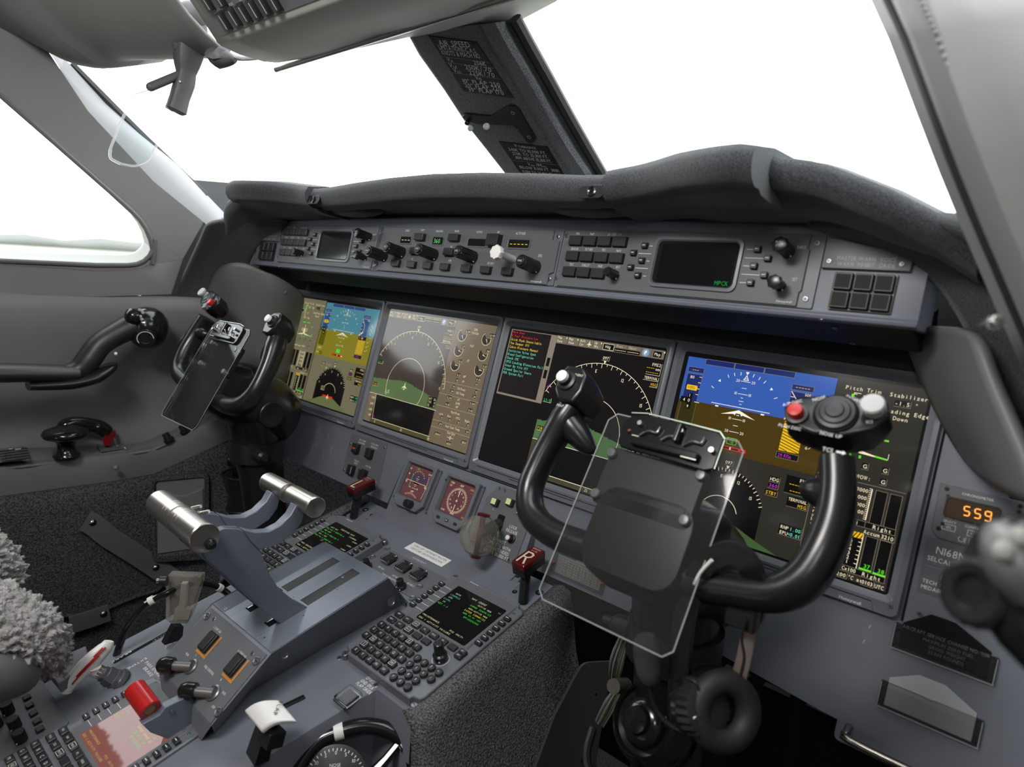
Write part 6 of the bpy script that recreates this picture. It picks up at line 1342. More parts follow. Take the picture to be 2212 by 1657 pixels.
# park brake handle
t=thing('parking_brake_handle','white T shaped parking brake handle with red stripes on a hexagonal nut','handle',tuple(at(245,1470,x=-.145)))
bs=at(244,1466,x=-.142); ax=Vector((-.35,-.55,.62)).normalized(); ax=(at(208,1448,x=-.150)-bs).normalized()
mb=MB(); mb.lathe(bs-ax*.012,ax,[(0,.017),(.006,.017),(.007,.0135),(.012,.0135)],SCRW,24); mb.lathe(bs,ax,[(0,.012),(.010,.012),(.011,.010),(.016,.010)],SCRW,6); mb.lathe(bs+ax*.016,ax,[(0,.0085),(.008,.0085)],CHR,20); build('hex_nut',mb,t)
mb=MB(); hp=[(235,1385),(228,1398),(208,1418),(186,1440),(165,1462),(150,1480),(143,1497)]
P=[at(a,b,x=-.150) for a,b in hp]; mb.tube([bs+ax*.018,bs+ax*.030,at(200,1436,x=-.150)],[.0085,.009,.011],WHT,12,3); build('neck',mb,t)
mb=MB(); mb.tube(P,[.0055,.0085,.0105,.0112,.0095,.0075,.0055],WHT,14,4,sec=[(math.cos(2*PI*k/14)*.75,math.sin(2*PI*k/14)*1.15) for k in range(14)]); build('grip',mb,t,label='white grip')
mb=MB(); off=Vector((.5,-.6,.6)).normalized()
for k,(i0,i1,dd) in enumerate(((1,5,.0),(2,6,.003),(1,3,-.003))):
    mb.tube([P[i]+(CAM-P[i]).normalized()*.0095*([.6,.95,1.05,1.08,.95,.8,.6][i])+Vector((0,0,1)).cross(CAM-P[i]).normalized()*dd for i in range(i0,i1)],.0011,RED,6,3)
build('red_stripe',mb,t)
# red lever on a grey bracket
t=thing('emergency_lever','bright red tubular lever on a slate grey bracket, bottom left','lever',tuple(at(400,1570,x=.015)))
BRK=LEV
mb=MB(); plate(mb,[(303,1560),(340,1540),(352,1524),(410,1495),(425,1505),(440,1560),(460,1600),(520,1640),(520,1660),(400,1660),(395,1600),(360,1592),(322,1578)],.022,.012,BRK); build('bracket',mb,t,bev=.001)
mb=MB(); a=at(290,1487,x=-.015); b_=at(326,1535,x=.022); ax=(b_-a); mb.lathe(a,ax,[(0,.0105),(.001,.0125),(ax.length-.001,.0125),(ax.length,.0115),(ax.length-.0002,.0068),(ax.length-.014,.0065)],RED,28); build('grip',mb,t,label='red tubular grip')
mb=MB(); mb.lathe(b_-ax.normalized()*.010,ax,[(0,.0060),(.0095,.0063)],mat('brass',(.35,.25,.10),.35,.9),20); build('brass_bore',mb,t)
for a in ((373,1537),(398,1577),(430,1584),(441,1616)): p=at(*a,x=.029); mb=MB(); mb.lathe(p,(1,0,0),[(0,.003),(.001,.0028),(.0012,.0015)],SCRW,12); build('rivet',mb,t)
# block and plates left of the park brake
t=thing('placard_block','dark grey block with faint red lettering at the left edge of the aft pedestal','block',tuple(at(130,1480,x=-.20)))
BF=Fr(at(135,1430,x=-.185),PDF.dn); mb=MB(); c=[BF.uv(*q) for q in ((90,1435),(185,1395),(192,1430),(125,1478))]; 
mb.prism(BF,c,-14,0,GREYD,1); build('block',mb,t)
mb=MB(); MR=mat('faint_red_ink',(.22,.03,.03),.7)
for s_,a,b in (('W M M V',118,1428),('T J',176,1408),('SC',132,1458)): u,v=BF.uv(a,b,.2); mb.text(BF,u,v,s_,5,MR,.2,sx=.7)
build('lettering',mb,t); 
# audio panel bottom left
t=thing('audio_panel','audio control panel with two rows of black knobs and small keys, bottom left corner','control panel',tuple(PDF.P(-200,420,DH)))
mb=MB(); c=[PDF.uv(*q,DH) for q in ((-30,1470),(78,1450),(150,1560),(60,1700),(-80,1700))]; mb.prism(PDF,c,DH,DH+2,GREYD,.4); build('faceplate',mb,t)
for px,py in ((10,1495),(44,1480),(25,1530),(40,1562),(0,1560),(52,1590)):
    u,v=PDF.uv(px,py,DH+3); gknob(PDF,u+5,v+4,DH+2,7,15,'volume_knob',t,'fluted')
for px,py in ((58,1507),(64,1524),(72,1541),(80,1558),(86,1575)):
    u,v=PDF.uv(px,py,DH+3); keybtn(PDF,u-5,v-4,u+5,v+4,DH+2,3,t,'key')
# rudder trim wheel at the bottom
t=thing('trim_wheel','glossy black ring wheel with white bands at the bottom of the pedestal','wheel',tuple(at(770,1650,x=.20)))
Wc=at(765,1690,x=.20); ax=Vector((.62,-.50,.60)).normalized()
u_=ax.cross(Vector((0,0,1))).normalized(); w_=u_.cross(ax)
def ringpt(px,py): return onp(px,py,Wc,ax)
arcp=[(628,1700),(650,1650),(690,1600),(740,1578),(790,1568),(835,1576),(872,1602),(893,1645),(895,1700)]
P=[ringpt(*q) for q in arcp]; mb=MB(); mb.tube(P+[ringpt(860,1760),ringpt(760,1800),ringpt(660,1770),P[0]],.0095,BLKG,12,4); build('rim',mb,t)
for i,(a,b) in enumerate((((722,1583),(742,1577)),((873,1600),(879,1608)))):
    mb=MB(); mb.tube([ringpt(*a),ringpt(*b)],.0102,WB,14,1); build('white_band',mb,t)
mb=MB(); mb.tube([ringpt(868,1600),ringpt(835,1640),ringpt(800,1680)],[.006,.006,.009],BLKG,8,1); build('spoke',mb,t)
mb=MB(); c=ringpt(722,1690); mb.lathe(c-ax*.004,ax,[(0,.040),(.006,.040),(.0065,.038)],BLK,40); mb.lathe(c,ax,[(.002,.014),(.010,.013),(.011,.010)],BLKG,6); build('dial',mb,t)
DFr=Fr(c,-w_,u_ if True else u_); 
if DFr.n.dot(ax)<0: DFr.ex=-DFr.ex; DFr.n=-DFr.n
mb=MB()
for a in range(-150,151,8): mb.line(DFr,[(33*math.sin(R(a)),-33*math.cos(R(a))),(36*math.sin(R(a)),-36*math.cos(R(a)))],.9,3.0,LBL)
for a,s_ in ((0,'0'),(24,'5'),(-24,'5'),(48,'10'),(-48,'10')): mb.text(DFr,29*math.sin(R(a)),-29*math.cos(R(a)),s_,4,LBL,3.0,al='C')
mb.text(DFr,0,-16,'NOSE',3.6,LBL,3.0,al='C'); build('scale',mb,t)
# ================================================================ control yokes (built for the right seat, mirrored for the left)
import itertools
def yoke(sg):
    mir=sg<0; side='right' if sg>0 else 'left'; W=WHF
    other='the camera side' if sg>0 else 'the far side'
    mx=lambda p:Vector((sg*p.x,p.y,p.z))
    t=thing('control_yoke','%s black control yoke with clear chart clip, on %s'%(side,'the near right seat side' if sg>0 else 'the far left seat side'),'control yoke',tuple(mx(W.P(0,165,-40))))
    B=lambda name,mb,**k: build(name,mb,t,mirror=mir,**k)
    P=lambda u,v,h=0:W.P(u,v,h)
    k=16; ell=lambda a,b,e=2.0:[(math.copysign(abs(math.cos(2*PI*i/k))**(2/e),math.cos(2*PI*i/k))*a,math.copysign(abs(math.sin(2*PI*i/k))**(2/e),math.sin(2*PI*i/k))*b) for i in range(k)]
    # the wheel itself: one continuous U shaped tube
    path=[(-139,18,-8),(-146,42,-10),(-153,72,-12),(-157,104,-13),(-155,134,-14),(-138,158,-15),(-104,168,-15),(-60,168,-18),(-10,168,-24),(50,163,-22),(96,155,-16),(130,146,-12),(149,127,-10),(157,98,-8),(158,68,-8),(154,42,-6),(147,18,-4)]
    rad=[15,17,15,14,14.5,16.5,16.5,17,20,18,17,17.5,18,17.5,17,16,15.5]
    mb=MB(); mb.tube([P(*q) for q in path],[r*.001 for r in rad],BLKS,16,4,sec=ell(1.18,.95,2.3),up=W.n); B('wheel',mb,ang=80)
    # finger rests below both heads
    mb=MB(); mb.tube([P(-146,40,-10),P(-128,52,-16),P(-112,62,-22),P(-101,66,-24)],[.017,.016,.011,.0035],BLKS,14,3); B('finger_rest',mb,ang=80)
    mb=MB(); mb.tube([P(152,52,-8),P(140,50,-10),P(129,49,-12),P(122,48,-12)],[.016,.014,.010,.003],BLKS,14,3); B('finger_rest',mb,ang=80)
    # inner head: faceted block leaning forward, button plate on its aft face
    top=P(-143,6,8); fw=Vector((.13,.93,-.18)).normalized()
    HF=Fr(P(-140,8,16),W.dn,(1,0,0)); oct_=[(-14,-24),(8,-24),(17,-16),(19,4),(13,20),(-8,20),(-18,8),(-20,-12)]
    def headblock(F,pts,dep,drop,m,name,dx=3):
        mb=MB(); n=len(pts); r0=[F.P(u*.90,v*.90,2.0) for u,v in pts]; r1=[F.P(u,v,0) for u,v in pts]
        r2=[F.P(u,v,-3) for u,v in pts]; r3=[F.P(u*1.03+dx,v*1.04+drop*.5,-dep*.55) for u,v in pts]; r4=[F.P(u*.90+2*dx,v*.80+drop,-dep) for u,v in pts]; r5=[F.P(u*.55+2*dx,v*.5+drop,-dep-5) for u,v in pts]
        mb.loft([r0,r1,r2,r3,r4,r5],m,flip=True); o=B(name,mb,bev=.002); fixn(o); return o
    headblock(HF,oct_,44,6,BLKS,'inner_head')
    mb=MB(); c=HF.P(-5,-4,2); ax=HF.n; mb.lathe(c,ax,[(0,.0125),(.003,.0118),(.004,.0085),(.009,.007)],BLK,24); mb2=MB(); mb2.lathe(c+ax*.006,ax,[(0,.0068),(.006,.0072),(.008,.0068),(.009,.004)],WHT,20); B('button_socket',mb); B('event_button',mb2,label='white push button')
    # outer head: wide block carrying trim hat, red disconnect and grey hat
    OFr=Fr(P(140,-10,14),(W.dn*.92+W.n*.10).normalized(),(math.cos(-.10*0),0,0)); 
    pts=[(-45,-4),(-37,-17),(-16,-23),(20,-30),(36,-27),(41,-14),(33,1),(12,13),(-14,17),(-37,12)]
    headblock(OFr,pts,30,5,BLKS,'outer_head',0)
    mb=MB(); c=OFr.P(-31,2,2); ax=OFr.n; mb.lathe(c,ax,[(0,.0105),(.003,.0100),(.0035,.0075)],BLK,24); B('button_socket',mb)
    mb=MB(); mb.lathe(c+ax*.003,ax,[(0,.0070),(.006,.0070),(.008,.0062),(.0085,.003)],mat('bright_red_button',(.55,.02,.015),.3),20); B('disconnect_button',mb,label='red button')
    mb=MB(); c=OFr.P(0,-6,2); mb.lathe(c,ax,[(0,.0190),(.002,.0185),(.003,.017),(.0045,.016),(.005,.013),(.0065,.012),(.007,.008),(.0085,.007),(.009,.001)],BLK,32); B('trim_hat',mb)
    mb=MB(); c=OFr.P(28,-16,2); mb.lathe(c,ax,[(0,.008),(.006,.0055),(.007,.0092),(.011,.0099),(.013,.0088),(.0135,.0035)],mat('pale_grey_hat',(.55,.55,.54),.45),20); B('talk_hat',mb,label='pale grey hat switch')
    if sg<0:
        mb=MB(); c=OFr.P(-20,12,2); mb.box(OFr.sub(-16,12,2,.4),-6,-6,6,6,-1,7,mat('grey_switch',(.2,.2,.2),.4),1,.6); B('toggle',mb)
    # white markings (not mirrored text)
    if sg>0:
        mb=MB(); T=lambda u,v,s_,sz,ang=0:(lambda f:mb.text(f,0,0,s_,sz,WHT,2.2,al='C',sx=.95))(OFr.sub(u,v,0,ang))
        T(-38,-8,'A/P DISC',3.0,-.5); T(-33,17,'PUSH DISC',3.0,.0); T(-17,-17,'NOSE',3.2,-.5); T(10,-22,'DOWN',3.2,.25); T(2,16.5,'NOSE UP',3.2); T(27,-26,'MIC',2.6); T(28,-3.0,'ICS',2.8,-.3)
        build('white_markings',mb,t); mb=MB(); f=Fr(P(146,19,13),W.dn); mb.text(f,-4,0,'TCS',3.6,WHT,0.6,al='C',sx=.9); mb.prism(f,[(3,-2.6),(8,-2.6),(8,-3.8),(11,-1.8),(8,.2),(8,-1),(3,-1)],.3,.6,WHT)
        mb.text(Fr(P(-146,34,9.5),W.dn),0,0,'MAP',3.4,WHT,.8,al='C'); mb.text(HF,2,-12,'EVENT',2.8,WHT,2.3,sx=.9); build('white_markings',mb,t)
    # hub, mounting block and column head
    mb=MB(); rows=[]
    for (h,a,b,c_,d) in ((6,-56,100,50,186),(-10,-62,94,56,190),(-45,-58,84,66,196),(-60,-50,90,60,190)): rows.append([P(u,v,h) for u,v in rrect(a,b,c_,d,22,4)])
    mb.loft(rows[::-1],BLKS,flip=False); o=B('hub',mb,bev=.001); fixn(o)
    mb=MB(); 
    rr_=[]
    for h,r,dv,du in ((-40,52,4,6),(-60,60,4,10),(-100,66,6,20),(-150,66,10,28),(-190,56,14,34),(-206,34,16,36)):
        rr_.append([P(4+r*.94*math.cos(2*PI*i/28),128+dv+r*math.sin(2*PI*i/28),h) for i in range(28)])
    mb.loft(rr_,BLKS); o=B('column_head',mb,ang=60); fixn(o)
    mb=MB(); ax=Vector((-1,0,0)); c=P(-60,146,-122); mb.lathe(c+Vector((.004,0,0)),ax,[(0,.0265),(.004,.0265),(.0055,.025),(.0057,.019),(.0052,.018),(.0052,.001)],BLK,32); B('pivot_cap',mb)
    # column down to the floor
    mb=MB(); a=P(0,150,-110); mb.tube([a,a+Vector((0,.015,-.10)),a+Vector((0,.03,-.22)),Vector((a.x,a.y+.08,.02))],[.050,.047,.043,.045],BLKS,24,2); B('column',mb,ang=60)
    mb=MB(); c=a+Vector((0,.012,-.085)); mb.tube([c+Vector((0,0,.02)),c+Vector((0,0,-.02))],[.053,.053],BLK,24,1); 
    mb.lathe(c+Vector((-.045,-.02,.0)),Vector((-1,-.1,0)),[(0,.014),(.02,.011),(.024,.006),(.035,.005)],BLK,14); B('clamp_collar',mb)
    # chart clip
    mb=MB(); pp=[(-78,36),(-70,27),(64,27),(72,36),(72,226),(64,234),(-70,234),(-78,226)]
    mb.prism(W,pp,8.5,10.8,PLEX,.6); B('clip_plate',mb,label='clear scratched plastic plate')
    mb=MB(); mb.line(W,pp,1.3,10.9,clear('plex_edge',(.5,.5,.5),.5,.06,.35,(.75,.75,.75)) if 'plex_edge' not in MATS else MATS['plex_edge'],True); B('plate_edge',mb)
    mb=MB(); mb.prism(W,rrect(-64,62,44,124,5),-6,6,BLK,1); 
    B('mounting_plate',mb)
    for u,v in ((-60,70),(40,68),(-60,116),(40,114)):
        mb=MB(); mb.lathe(P(u,v,6),W.n,[(0,.0055),(.0045,.0055),(.006,.0045),(.0062,.001)],mat('smoky_post',(.10,.10,.10),.25),16); B('stud',mb)
    mb=MB(); mb.prism(W,[(-50,26),(-34,22),(46,24),(52,30),(52,60),(44,64),(-50,62),(-56,56),(-56,32)],10.8,15,BLKG,1); 
    mb.box(W,-38,50,36,58,15,22,BLKG,2,1.5); B('spring_clip',mb)
    mb=MB()
    EDG=mat('worn_edge_metal',(.42,.50,.42),.35,.6)
    mb.line(W,[(-52,23.5),(-34,20.5),(20,22),(46,23),(53,29)],1.0,15.2,EDG); mb.line(W,[(-38,49),(-30,49)],1,22.2,EDG); mb.line(W,[(20,58),(36,58)],1.0,22.2,EDG); mb.line(W,[(53,30),(53,60)],.7,15.2,EDG)
    for u0 in (-20,4,28):
        mb.tube([P(u0-12,46,17),P(u0-4,40,19),P(u0+5,40,19),P(u0+7,33,19)],.0011,CHR,8,3)
    for u0,v0 in ((-36,34),(10,32),(46,44)): mb.cyl(P(u0,v0,15),P(u0,v0,21),.0026,.0026,CHR,12)
    mb.cyl(P(8,26,19),P(8,44,19),.004,.004,BLKG,12); B('spring_wires',mb)
    mb=MB(); mb.sph(P(-46,44,15.5),.0026,DRED,10); B('rivet',mb)
    return t
yr=yoke(1); yl=yoke(-1)
# ================================================================ left side: armrest controller, ledge instruments, wall fittings
X=-.72
t=thing('hand_controller_armrest','long black padded armrest with a bulbous hand controller, on the left wall','armrest',tuple(at(120,835,x=X)))
MAT_A=mat('black_leather',(.018,.018,.019),.42,0,.5,bump=(500,.12,.0005))
mb=MB(); q=lambda a,b,dx=0:at(a,b,x=X+dx)
k=14; se=[(math.cos(2*PI*i/k),math.sin(2*PI*i/k)) for i in range(k)]
mb.tube([q(-160,808),q(-60,806),q(40,805),q(120,806),q(165,806)],[.022,.022,.021,.020,.019],MAT_A,14,2,sec=[(x*.85,y*1.5) for x,y in se],up=(0,0,1)); build('pad',mb,t,ang=70)
mb=MB(); mb.tube([q(60,832),q(150,826),q(205,812),q(240,793),q(252,785)],[.016,.022,.024,.016,.004],BLKS,14,3,sec=[(x*.62,y*1.3) for x,y in se],up=(0,0,1)); build('underplate',mb,t,ang=70)
mb=MB(); mb.tube([q(120,808),q(165,800),q(190,778),q(215,745),q(250,722),q(285,705)],[.015,.021,.025,.025,.026,.030],MAT_A,14,4,sec=[(x*.9,y*1.05) for x,y in se]); build('wrist',mb,t,ang=70)
c=q(322,702); mb=MB(); 
axh=(q(310,655)-q(335,748)).normalized(); 
prof=[(0,.004),(.006,.022),(.018,.034),(.034,.041),(.052,.042),(.068,.036),(.080,.025),(.086,.010),(.087,.001)]
mb.lathe(q(330,752),axh,[(a*1.02,b) for a,b in prof],BLKG,26); build('head',mb,t,ang=80,label='glossy bulb head')
fc=(CAM-c).normalized()
mb=MB(); a=q(292,684)+fc*.020; mb.lathe(a,(fc+Vector((-.7,0,-.1))).normalized(),[(0,.017),(.010,.017),(.012,.015),(.018,.010),(.020,.004)],BLKG,24); build('thumb_hat',mb,t)
mb=MB(); a=q(314,727)+fc*.028; mb.lathe(a,(fc+Vector((0,0,-.35))).normalized(),[(0,.021),(.008,.020),(.010,.0185),(.0105,.012),(.0095,.011),(.0095,.001)],BLK,36,.05); 
f=Fr(a+(fc+Vector((0,0,-.35))).normalized()*.0107,(0,0,-1)); f.n=(fc+Vector((0,0,-.35))).normalized(); f.ex=Vector((0,0,1)).cross(f.n).normalized(); f.dn=-(f.n.cross(f.ex)).normalized()
mb.arc(f,0,0,15,-130,90,1.3,.1,LBL,26); build('dial',mb,t)
for a,b in ((304,674),(311,680),(306,688),(309,694)): mb=MB(); p=q(a-2,b-4)+fc*.038; mb.lathe(p-fc*.004,fc,[(0,.0032),(.006,.0032),(.0065,.002)],mat('grey_button',(.30,.29,.28),.4),12); build('push_button',mb,t)
mb=MB(); p=q(251,763)+fc*.022; mb.sph(p,.0035,WHT,8); f2=Fr(p,(0,0,-1)); mb.text(f2,-9,-1,'PTT',3,LBL,2); build('talk_switch',mb,t)
# ledge things
def lz(px,py,dz=0): return at(px,py,z=.713+dz)
LFm=Fr((0,0,LZ),(0,-1,0))
t=thing('ledge_keypad','tiny black keypad with one green light at the far left of the side ledge','keypad',tuple(lz(25,990)))
LK=Fr(lz(0,985,.003),(-.15,-1,0),(1,-.15,0)); mb=MB(); 
cs=[LK.uv(*q_) for q_ in ((-60,972),(52,963),(64,994),(-50,1004))]; mb.prism(LK,cs,0,2,GREYD,.3); build('plate',mb,t)
mb=MB()
for i in range(6):
    for j in range(5):
        a,b=3+i*10-i*.2+j*2.0,975+j*5.4-i*1.3; u,v=LK.uv(a,b,3); mb.box(LK,u-3,v-5,u+3,v+5,2,4,KEY)
build('key_block',mb,t); 
mb=MB(); u,v=LK.uv(23,970,4); mb.box(LK,u-2,v-3,u+2,v+3,3.8,4.2,LCDG); u,v=LK.uv(39,970,4); mb.box(LK,u-3,v-5,u+3,v+5,3.5,4.2,mat('pale_lamp',(.5,.55,.5),.4)); build('status_light',mb,t)
mb=MB(); c=lz(144,985); mb.lathe(c,(0,0,1),[(0,.024),(.004,.024),(.008,.018),(.018,.015),(.030,.017),(.036,.026),(.040,.038),(.047,.042),(.054,.038),(.060,.022),(.062,.002)],BLKG,32); o=build('steering_knob',mb,ang=70); tag(o,'glossy black mushroom shaped knob standing on the left side ledge','knob')
t=thing('oxygen_handle','curved glossy black handle with a dark red tip on the left side ledge','handle',tuple(lz(140,960)))
xs=-.80; qq=lambda a,b,dx=0:at(a,b,x=xs+dx)
mb=MB(); mb.tube([qq(138,950),qq(137,932),qq(144,918),qq(165,914),qq(195,917),qq(218,924),qq(232,934)],[.016,.015,.014,.0135,.014,.015,.014],BLKG,14,4); build('grip',mb,t,ang=80)
mb=MB(); c=qq(217,924)+Vector((.012,-.008,.004)); mb.sph(c,.010,BLKG,12); build('button',mb,t)
mb=MB(); pts=[qq(a,b) for a,b in ((229,922),(236,932),(250,932),(250,940),(242,950),(238,960),(224,960),(222,945),(228,935))]
cc=sum(pts,Vector())/len(pts); n=len(pts); d=Vector((.012,-.004,0)); mb.add([p+d for p in pts]+[p-d for p in pts],[tuple(range(n)),tuple(range(2*n-1,n-1,-1))]+[(i,n+i,n+(i+1)%n,(i+1)%n) for i in range(n)],mat('deep_red',(.16,.006,.005),.35)); o=build('red_tip',mb,t,label='dark red tip'); fixn(o)
t=thing('ledge_switch_plate','small grey switch plate with chrome toggle and tiny rockers on the left side ledge','switch panel',tuple(lz(270,960)))
_a=at(250,985,x=-.742);_b=at(150,953,x=-.885);_c=at(270,948,x=-.885);_n2=(_b-_a).cross(_c-_a).normalized(); _n2=_n2 if _n2.z>0 else -_n2
SP=Fr(_a+_n2*.004,Vector((-.1,-1,0))-_n2*Vector((-.1,-1,0)).dot(_n2)); SP.n=_n2; SP.ex=SP.dn.cross(-_n2).normalized(); SP.ex=SP.ex if SP.ex.x>0 else -SP.ex; mb=MB(); cs=[SP.uv(*a) for a in ((205,955),(298,948),(322,962),(218,977))]; mb.prism(SP,cs,0,1.5,GREYD,.3); build('plate',mb,t)
mb=MB(); p=lz(252,962); mb.cyl(p,qq(246,945,.03),.0028,.0022,CHR,8); mb.sph(p,.003,CHR,8); build('toggle',mb,t)
for a,b in ((268,955),(272,969)): u,v=SP.uv(a,b,2); mb=MB(); mb.box(SP,u-9,v-5,u+9,v+5,1,3.5,GREYD,1,.6); mb.box(SP,u-7,v+1,u+7,v+3,3.5,3.8,LBL); build('rocker_switch',mb,t)
_a=at(390,945,x=-.712);_b=at(520,885,x=-.642);_c=at(430,899,x=-.875);_n2=(_b-_a).cross(_c-_a).normalized(); _n2=_n2 if _n2.z>0 else -_n2
SP=Fr(_a+_n2*.003,(_a-_b)); SP.ex=SP.dn.cross(-_n2).normalized(); SP.n=_n2; SP.ex=SP.ex if SP.ex.x>0 else -SP.ex
t=thing('ledge_knob_panel','dark panel with five black rotary knobs at the forward end of the left side ledge','control panel',tuple(lz(360,940)))
mb=MB(); cs=[SP.uv(*a) for a in ((322,938),(440,888),(478,900),(352,958))]; mb.prism(SP,cs,0,1.5,GREYD,.3); build('plate',mb,t)
for i,(a,b) in enumerate(((347,938),(366,952),(382,925),(401,934),(420,918))):
    u,v=SP.uv(a,b,2); gknob(SP,u,v,1.5,11,20,'rotary_knob',t,'fluted' if i%2==0 else 'cone',dot=False)
# discreet vent behind the left yoke
t=thing('wall_vent','small ribbed round vent in a rounded cover plate on the wall behind the left yoke','vent',tuple(at(420,745,x=-.80)))
VF=Fr(at(422,740,x=-.79),(0,0,-1),(.35,.94,0)); 
if VF.n.x<0: VF.n=-VF.n
mb=MB(); mb.prism(VF,rrect(-44,-36,50,40,14),0,3,LEA,1); build('cover_plate',mb,t)
mb=MB(); mb.lathe(VF.P(-10,0,3),VF.n,[(0,.024),(.004,.023),(.007,.018),(.008,.002)],mat('ribbed_grey',(.30,.29,.27),.5),28,.06); build('ribbed_disc',mb,t)
# carpet wall fittings: strap, second strap, pocket
def WLx(px,py,off=.0):
    x=-.735
    for _ in range(4):
        p=at(px,py,x=x); R_=[(q_.y,q_.x) for q_ in rim]+[(-.02,-.631),(.4,-.6)]
        for (a,b),(c,d) in zip(R_,R_[1:]):
            if a<=p.y<=c: x=b+(d-b)*(p.y-a)/(c-a)+.018; break
    return at(px,py,x=x+off)
def strap(name,lab,pts,w,studs):
    t=thing(name,lab,'strap',tuple(WLx(*pts[0])))
    mb=MB(); P=[WLx(*p,off=.012) for p in pts]; mb.tube(P,w,LEAD,8,3,sec=[(.22,-1),(.3,0),(.22,1),(0,1.03),(0,-1.03)],up=(1,0,0)); build('strap',mb,t,ang=50)
    for a,b in studs:
        mb=MB(); p=WLx(a,b,.014); mb.lathe(p,(1,-.3,.1),[(0,.0085),(.003,.008),(.006,.005),(.007,.001)],mat('gunmetal_stud',(.25,.24,.22),.22,1.0),20); build('snap_stud',mb,t)
    return t
strap('leather_strap','long dark leather strap with two round studs across the carpeted left wall',[(183,1124),(200,1132),(235,1160),(290,1195),(345,1232),(400,1270)],.021,[(199,1129),(336,1226)])
strap('leather_strap','short dark leather strap with one round stud, lower on the carpeted left wall',[(150,1350),(190,1338),(236,1322)],.019,[(223,1326)])
t=thing('wall_pocket','grey stitched leather wall pocket behind the throttle grips','pocket',tuple(WLx(390,1190)))
_p=WLx(337,1110,.014);_q=WLx(443,1105,.014);_e=(_q-_p);_e.z=0;_e.normalize(); WPF=Fr(_p,(0,0,-1),_e); WPF.n=Vector((_e.y,-_e.x,0)).normalized(); WPF.n=WPF.n if WPF.n.x>0 else -WPF.n
out_=[WPF.uv(*a) for a in arcpx([(328,1030,14),(452,1020,14),(452,1205,14),(330,1212,14)],3)]; inn=[WPF.uv(*a) for a in arcpx([(338,1039,8),(442,1029,8),(442,1180,8),(340,1196,8)],3)]
mb=MB(); mb.ring(WPF,[(out_,-5),(out_,8)],[([((a[0]*.3+b[0]*.7),(a[1]*.3+b[1]*.7)) for a,b in zip(out_,inn)],11),(inn,6)],CARP); build('carpet_border',mb,t)
mb=MB(); mb.prism(WPF,inn,-6,4,LEA); cs=[WPF.uv(*a) for a in ((352,1062),(398,1064),(400,1105),(372,1150),(345,1120))]; 
mb.prism(WPF,[WPF.uv(*a) for a in ((341,1066),(401,1068),(440,1052),(441,1180),(341,1194))],4,9,LEA,2); build('leather_face',mb,t)
mb=MB(); 
for a,b in ((373,1061),(385,1055)): p=WLx(a,b,.014); mb.tube([p+Vector((0,0,-.02)),p],.0035,BLK,8,1)
build('clip_prong',mb,t)
mb=MB(); cs=[(170,1340),(320,1283),(341,1270),(335,1245),(300,1235)]; mb.tube([WLx(*a,off=.006) for a in [(130,1330),(200,1325),(290,1290),(338,1275),(352,1258),(335,1230),(310,1215)]],.004,CARP,8,4); o=build('carpet_piping',mb); tag(o,'raised carpet seam curving under the leather strap on the left wall','piping')
# black eyeball outlets mounted low on each column, with a strap bracket
def outlet(sg,lab):
    mir=sg<0
    c=Vector((.560,-.196,.700)); 
    if sg>0: c=Vector((.470,-.235,.655))
    t=thing('eyeball_outlet',lab,'outlet',(sg*c.x,c.y,c.z-.06))
    B=lambda n,m,**k:build(n,m,t,mirror=mir,**k)
    if sg>0: ax=Vector((-.15,-.75,.45)).normalized(); r=.046
    else: ax=Vector((.45,-.95,.10)).normalized(); r=.040
    mb=MB(); mb.lathe(c-ax*.055,ax,[(0,r*.35),(.008,r*.72),(.025,r*.98),(.045,r),(.060,r*.97),(.070,r*.86),(.074,r*.80),(.072,r*.76),(.066,r*.74),(.064,r*.60),(.070,r*.58),(.076,r*.50),(.078,r*.34),(.084,r*.30),(.086,r*.05)],BLKG,36); B('ball',mb,ang=50)
    if sg<0:
        mb=MB(); a=c+Vector((0,.0,-.030)); F_=[(1.0,0),(.9,-.02),(.75,-.045),(.78,-.075),(.62,-.10)]
        rings=[[a+Vector((math.cos(2*PI*i/20)*.043*k_,math.sin(2*PI*i/20)*.040*k_,z)) for i in range(20)] for k_,z in F_]
        mb.loft(rings,BLK,flip=True); mb.tube([a+Vector((math.cos(2*PI*i/20)*.043,math.sin(2*PI*i/20)*.040,0)) for i in range(21)],.0028,BLKG,8,1); mb.tube([a+Vector((math.cos(2*PI*i/20)*.034,math.sin(2*PI*i/20)*.032,-.077)) for i in range(21)],.003,BLK,8,1); B('holder_cup',mb,ang=60)
        mb=MB(); mb.tube([c+Vector((-.02,.02,.055)),c+Vector((-.045,.02,.06)),c+Vector((-.062,.02,.05)),c+Vector((-.055,.02,.0)),c+Vector((-.04,.02,-.05)),c+Vector((-.038,.02,-.14))],.0025,BLKG,8,3); B('wire_bracket',mb)
    else:
        mb=MB(); mb.tube([c+Vector((-.06,-.02,-.03)),c+Vector((-.045,-.05,-.05)),c+Vector((0,-.06,-.075)),c+Vector((.06,-.06,-.11))],.005,BLK,8,4); B('hose',mb)
    return t
outlet(-1,'black eyeball outlet in a rubber cup holder beside the left yoke column')
outlet(1,'large black eyeball outlet in the shadow below the right yoke')
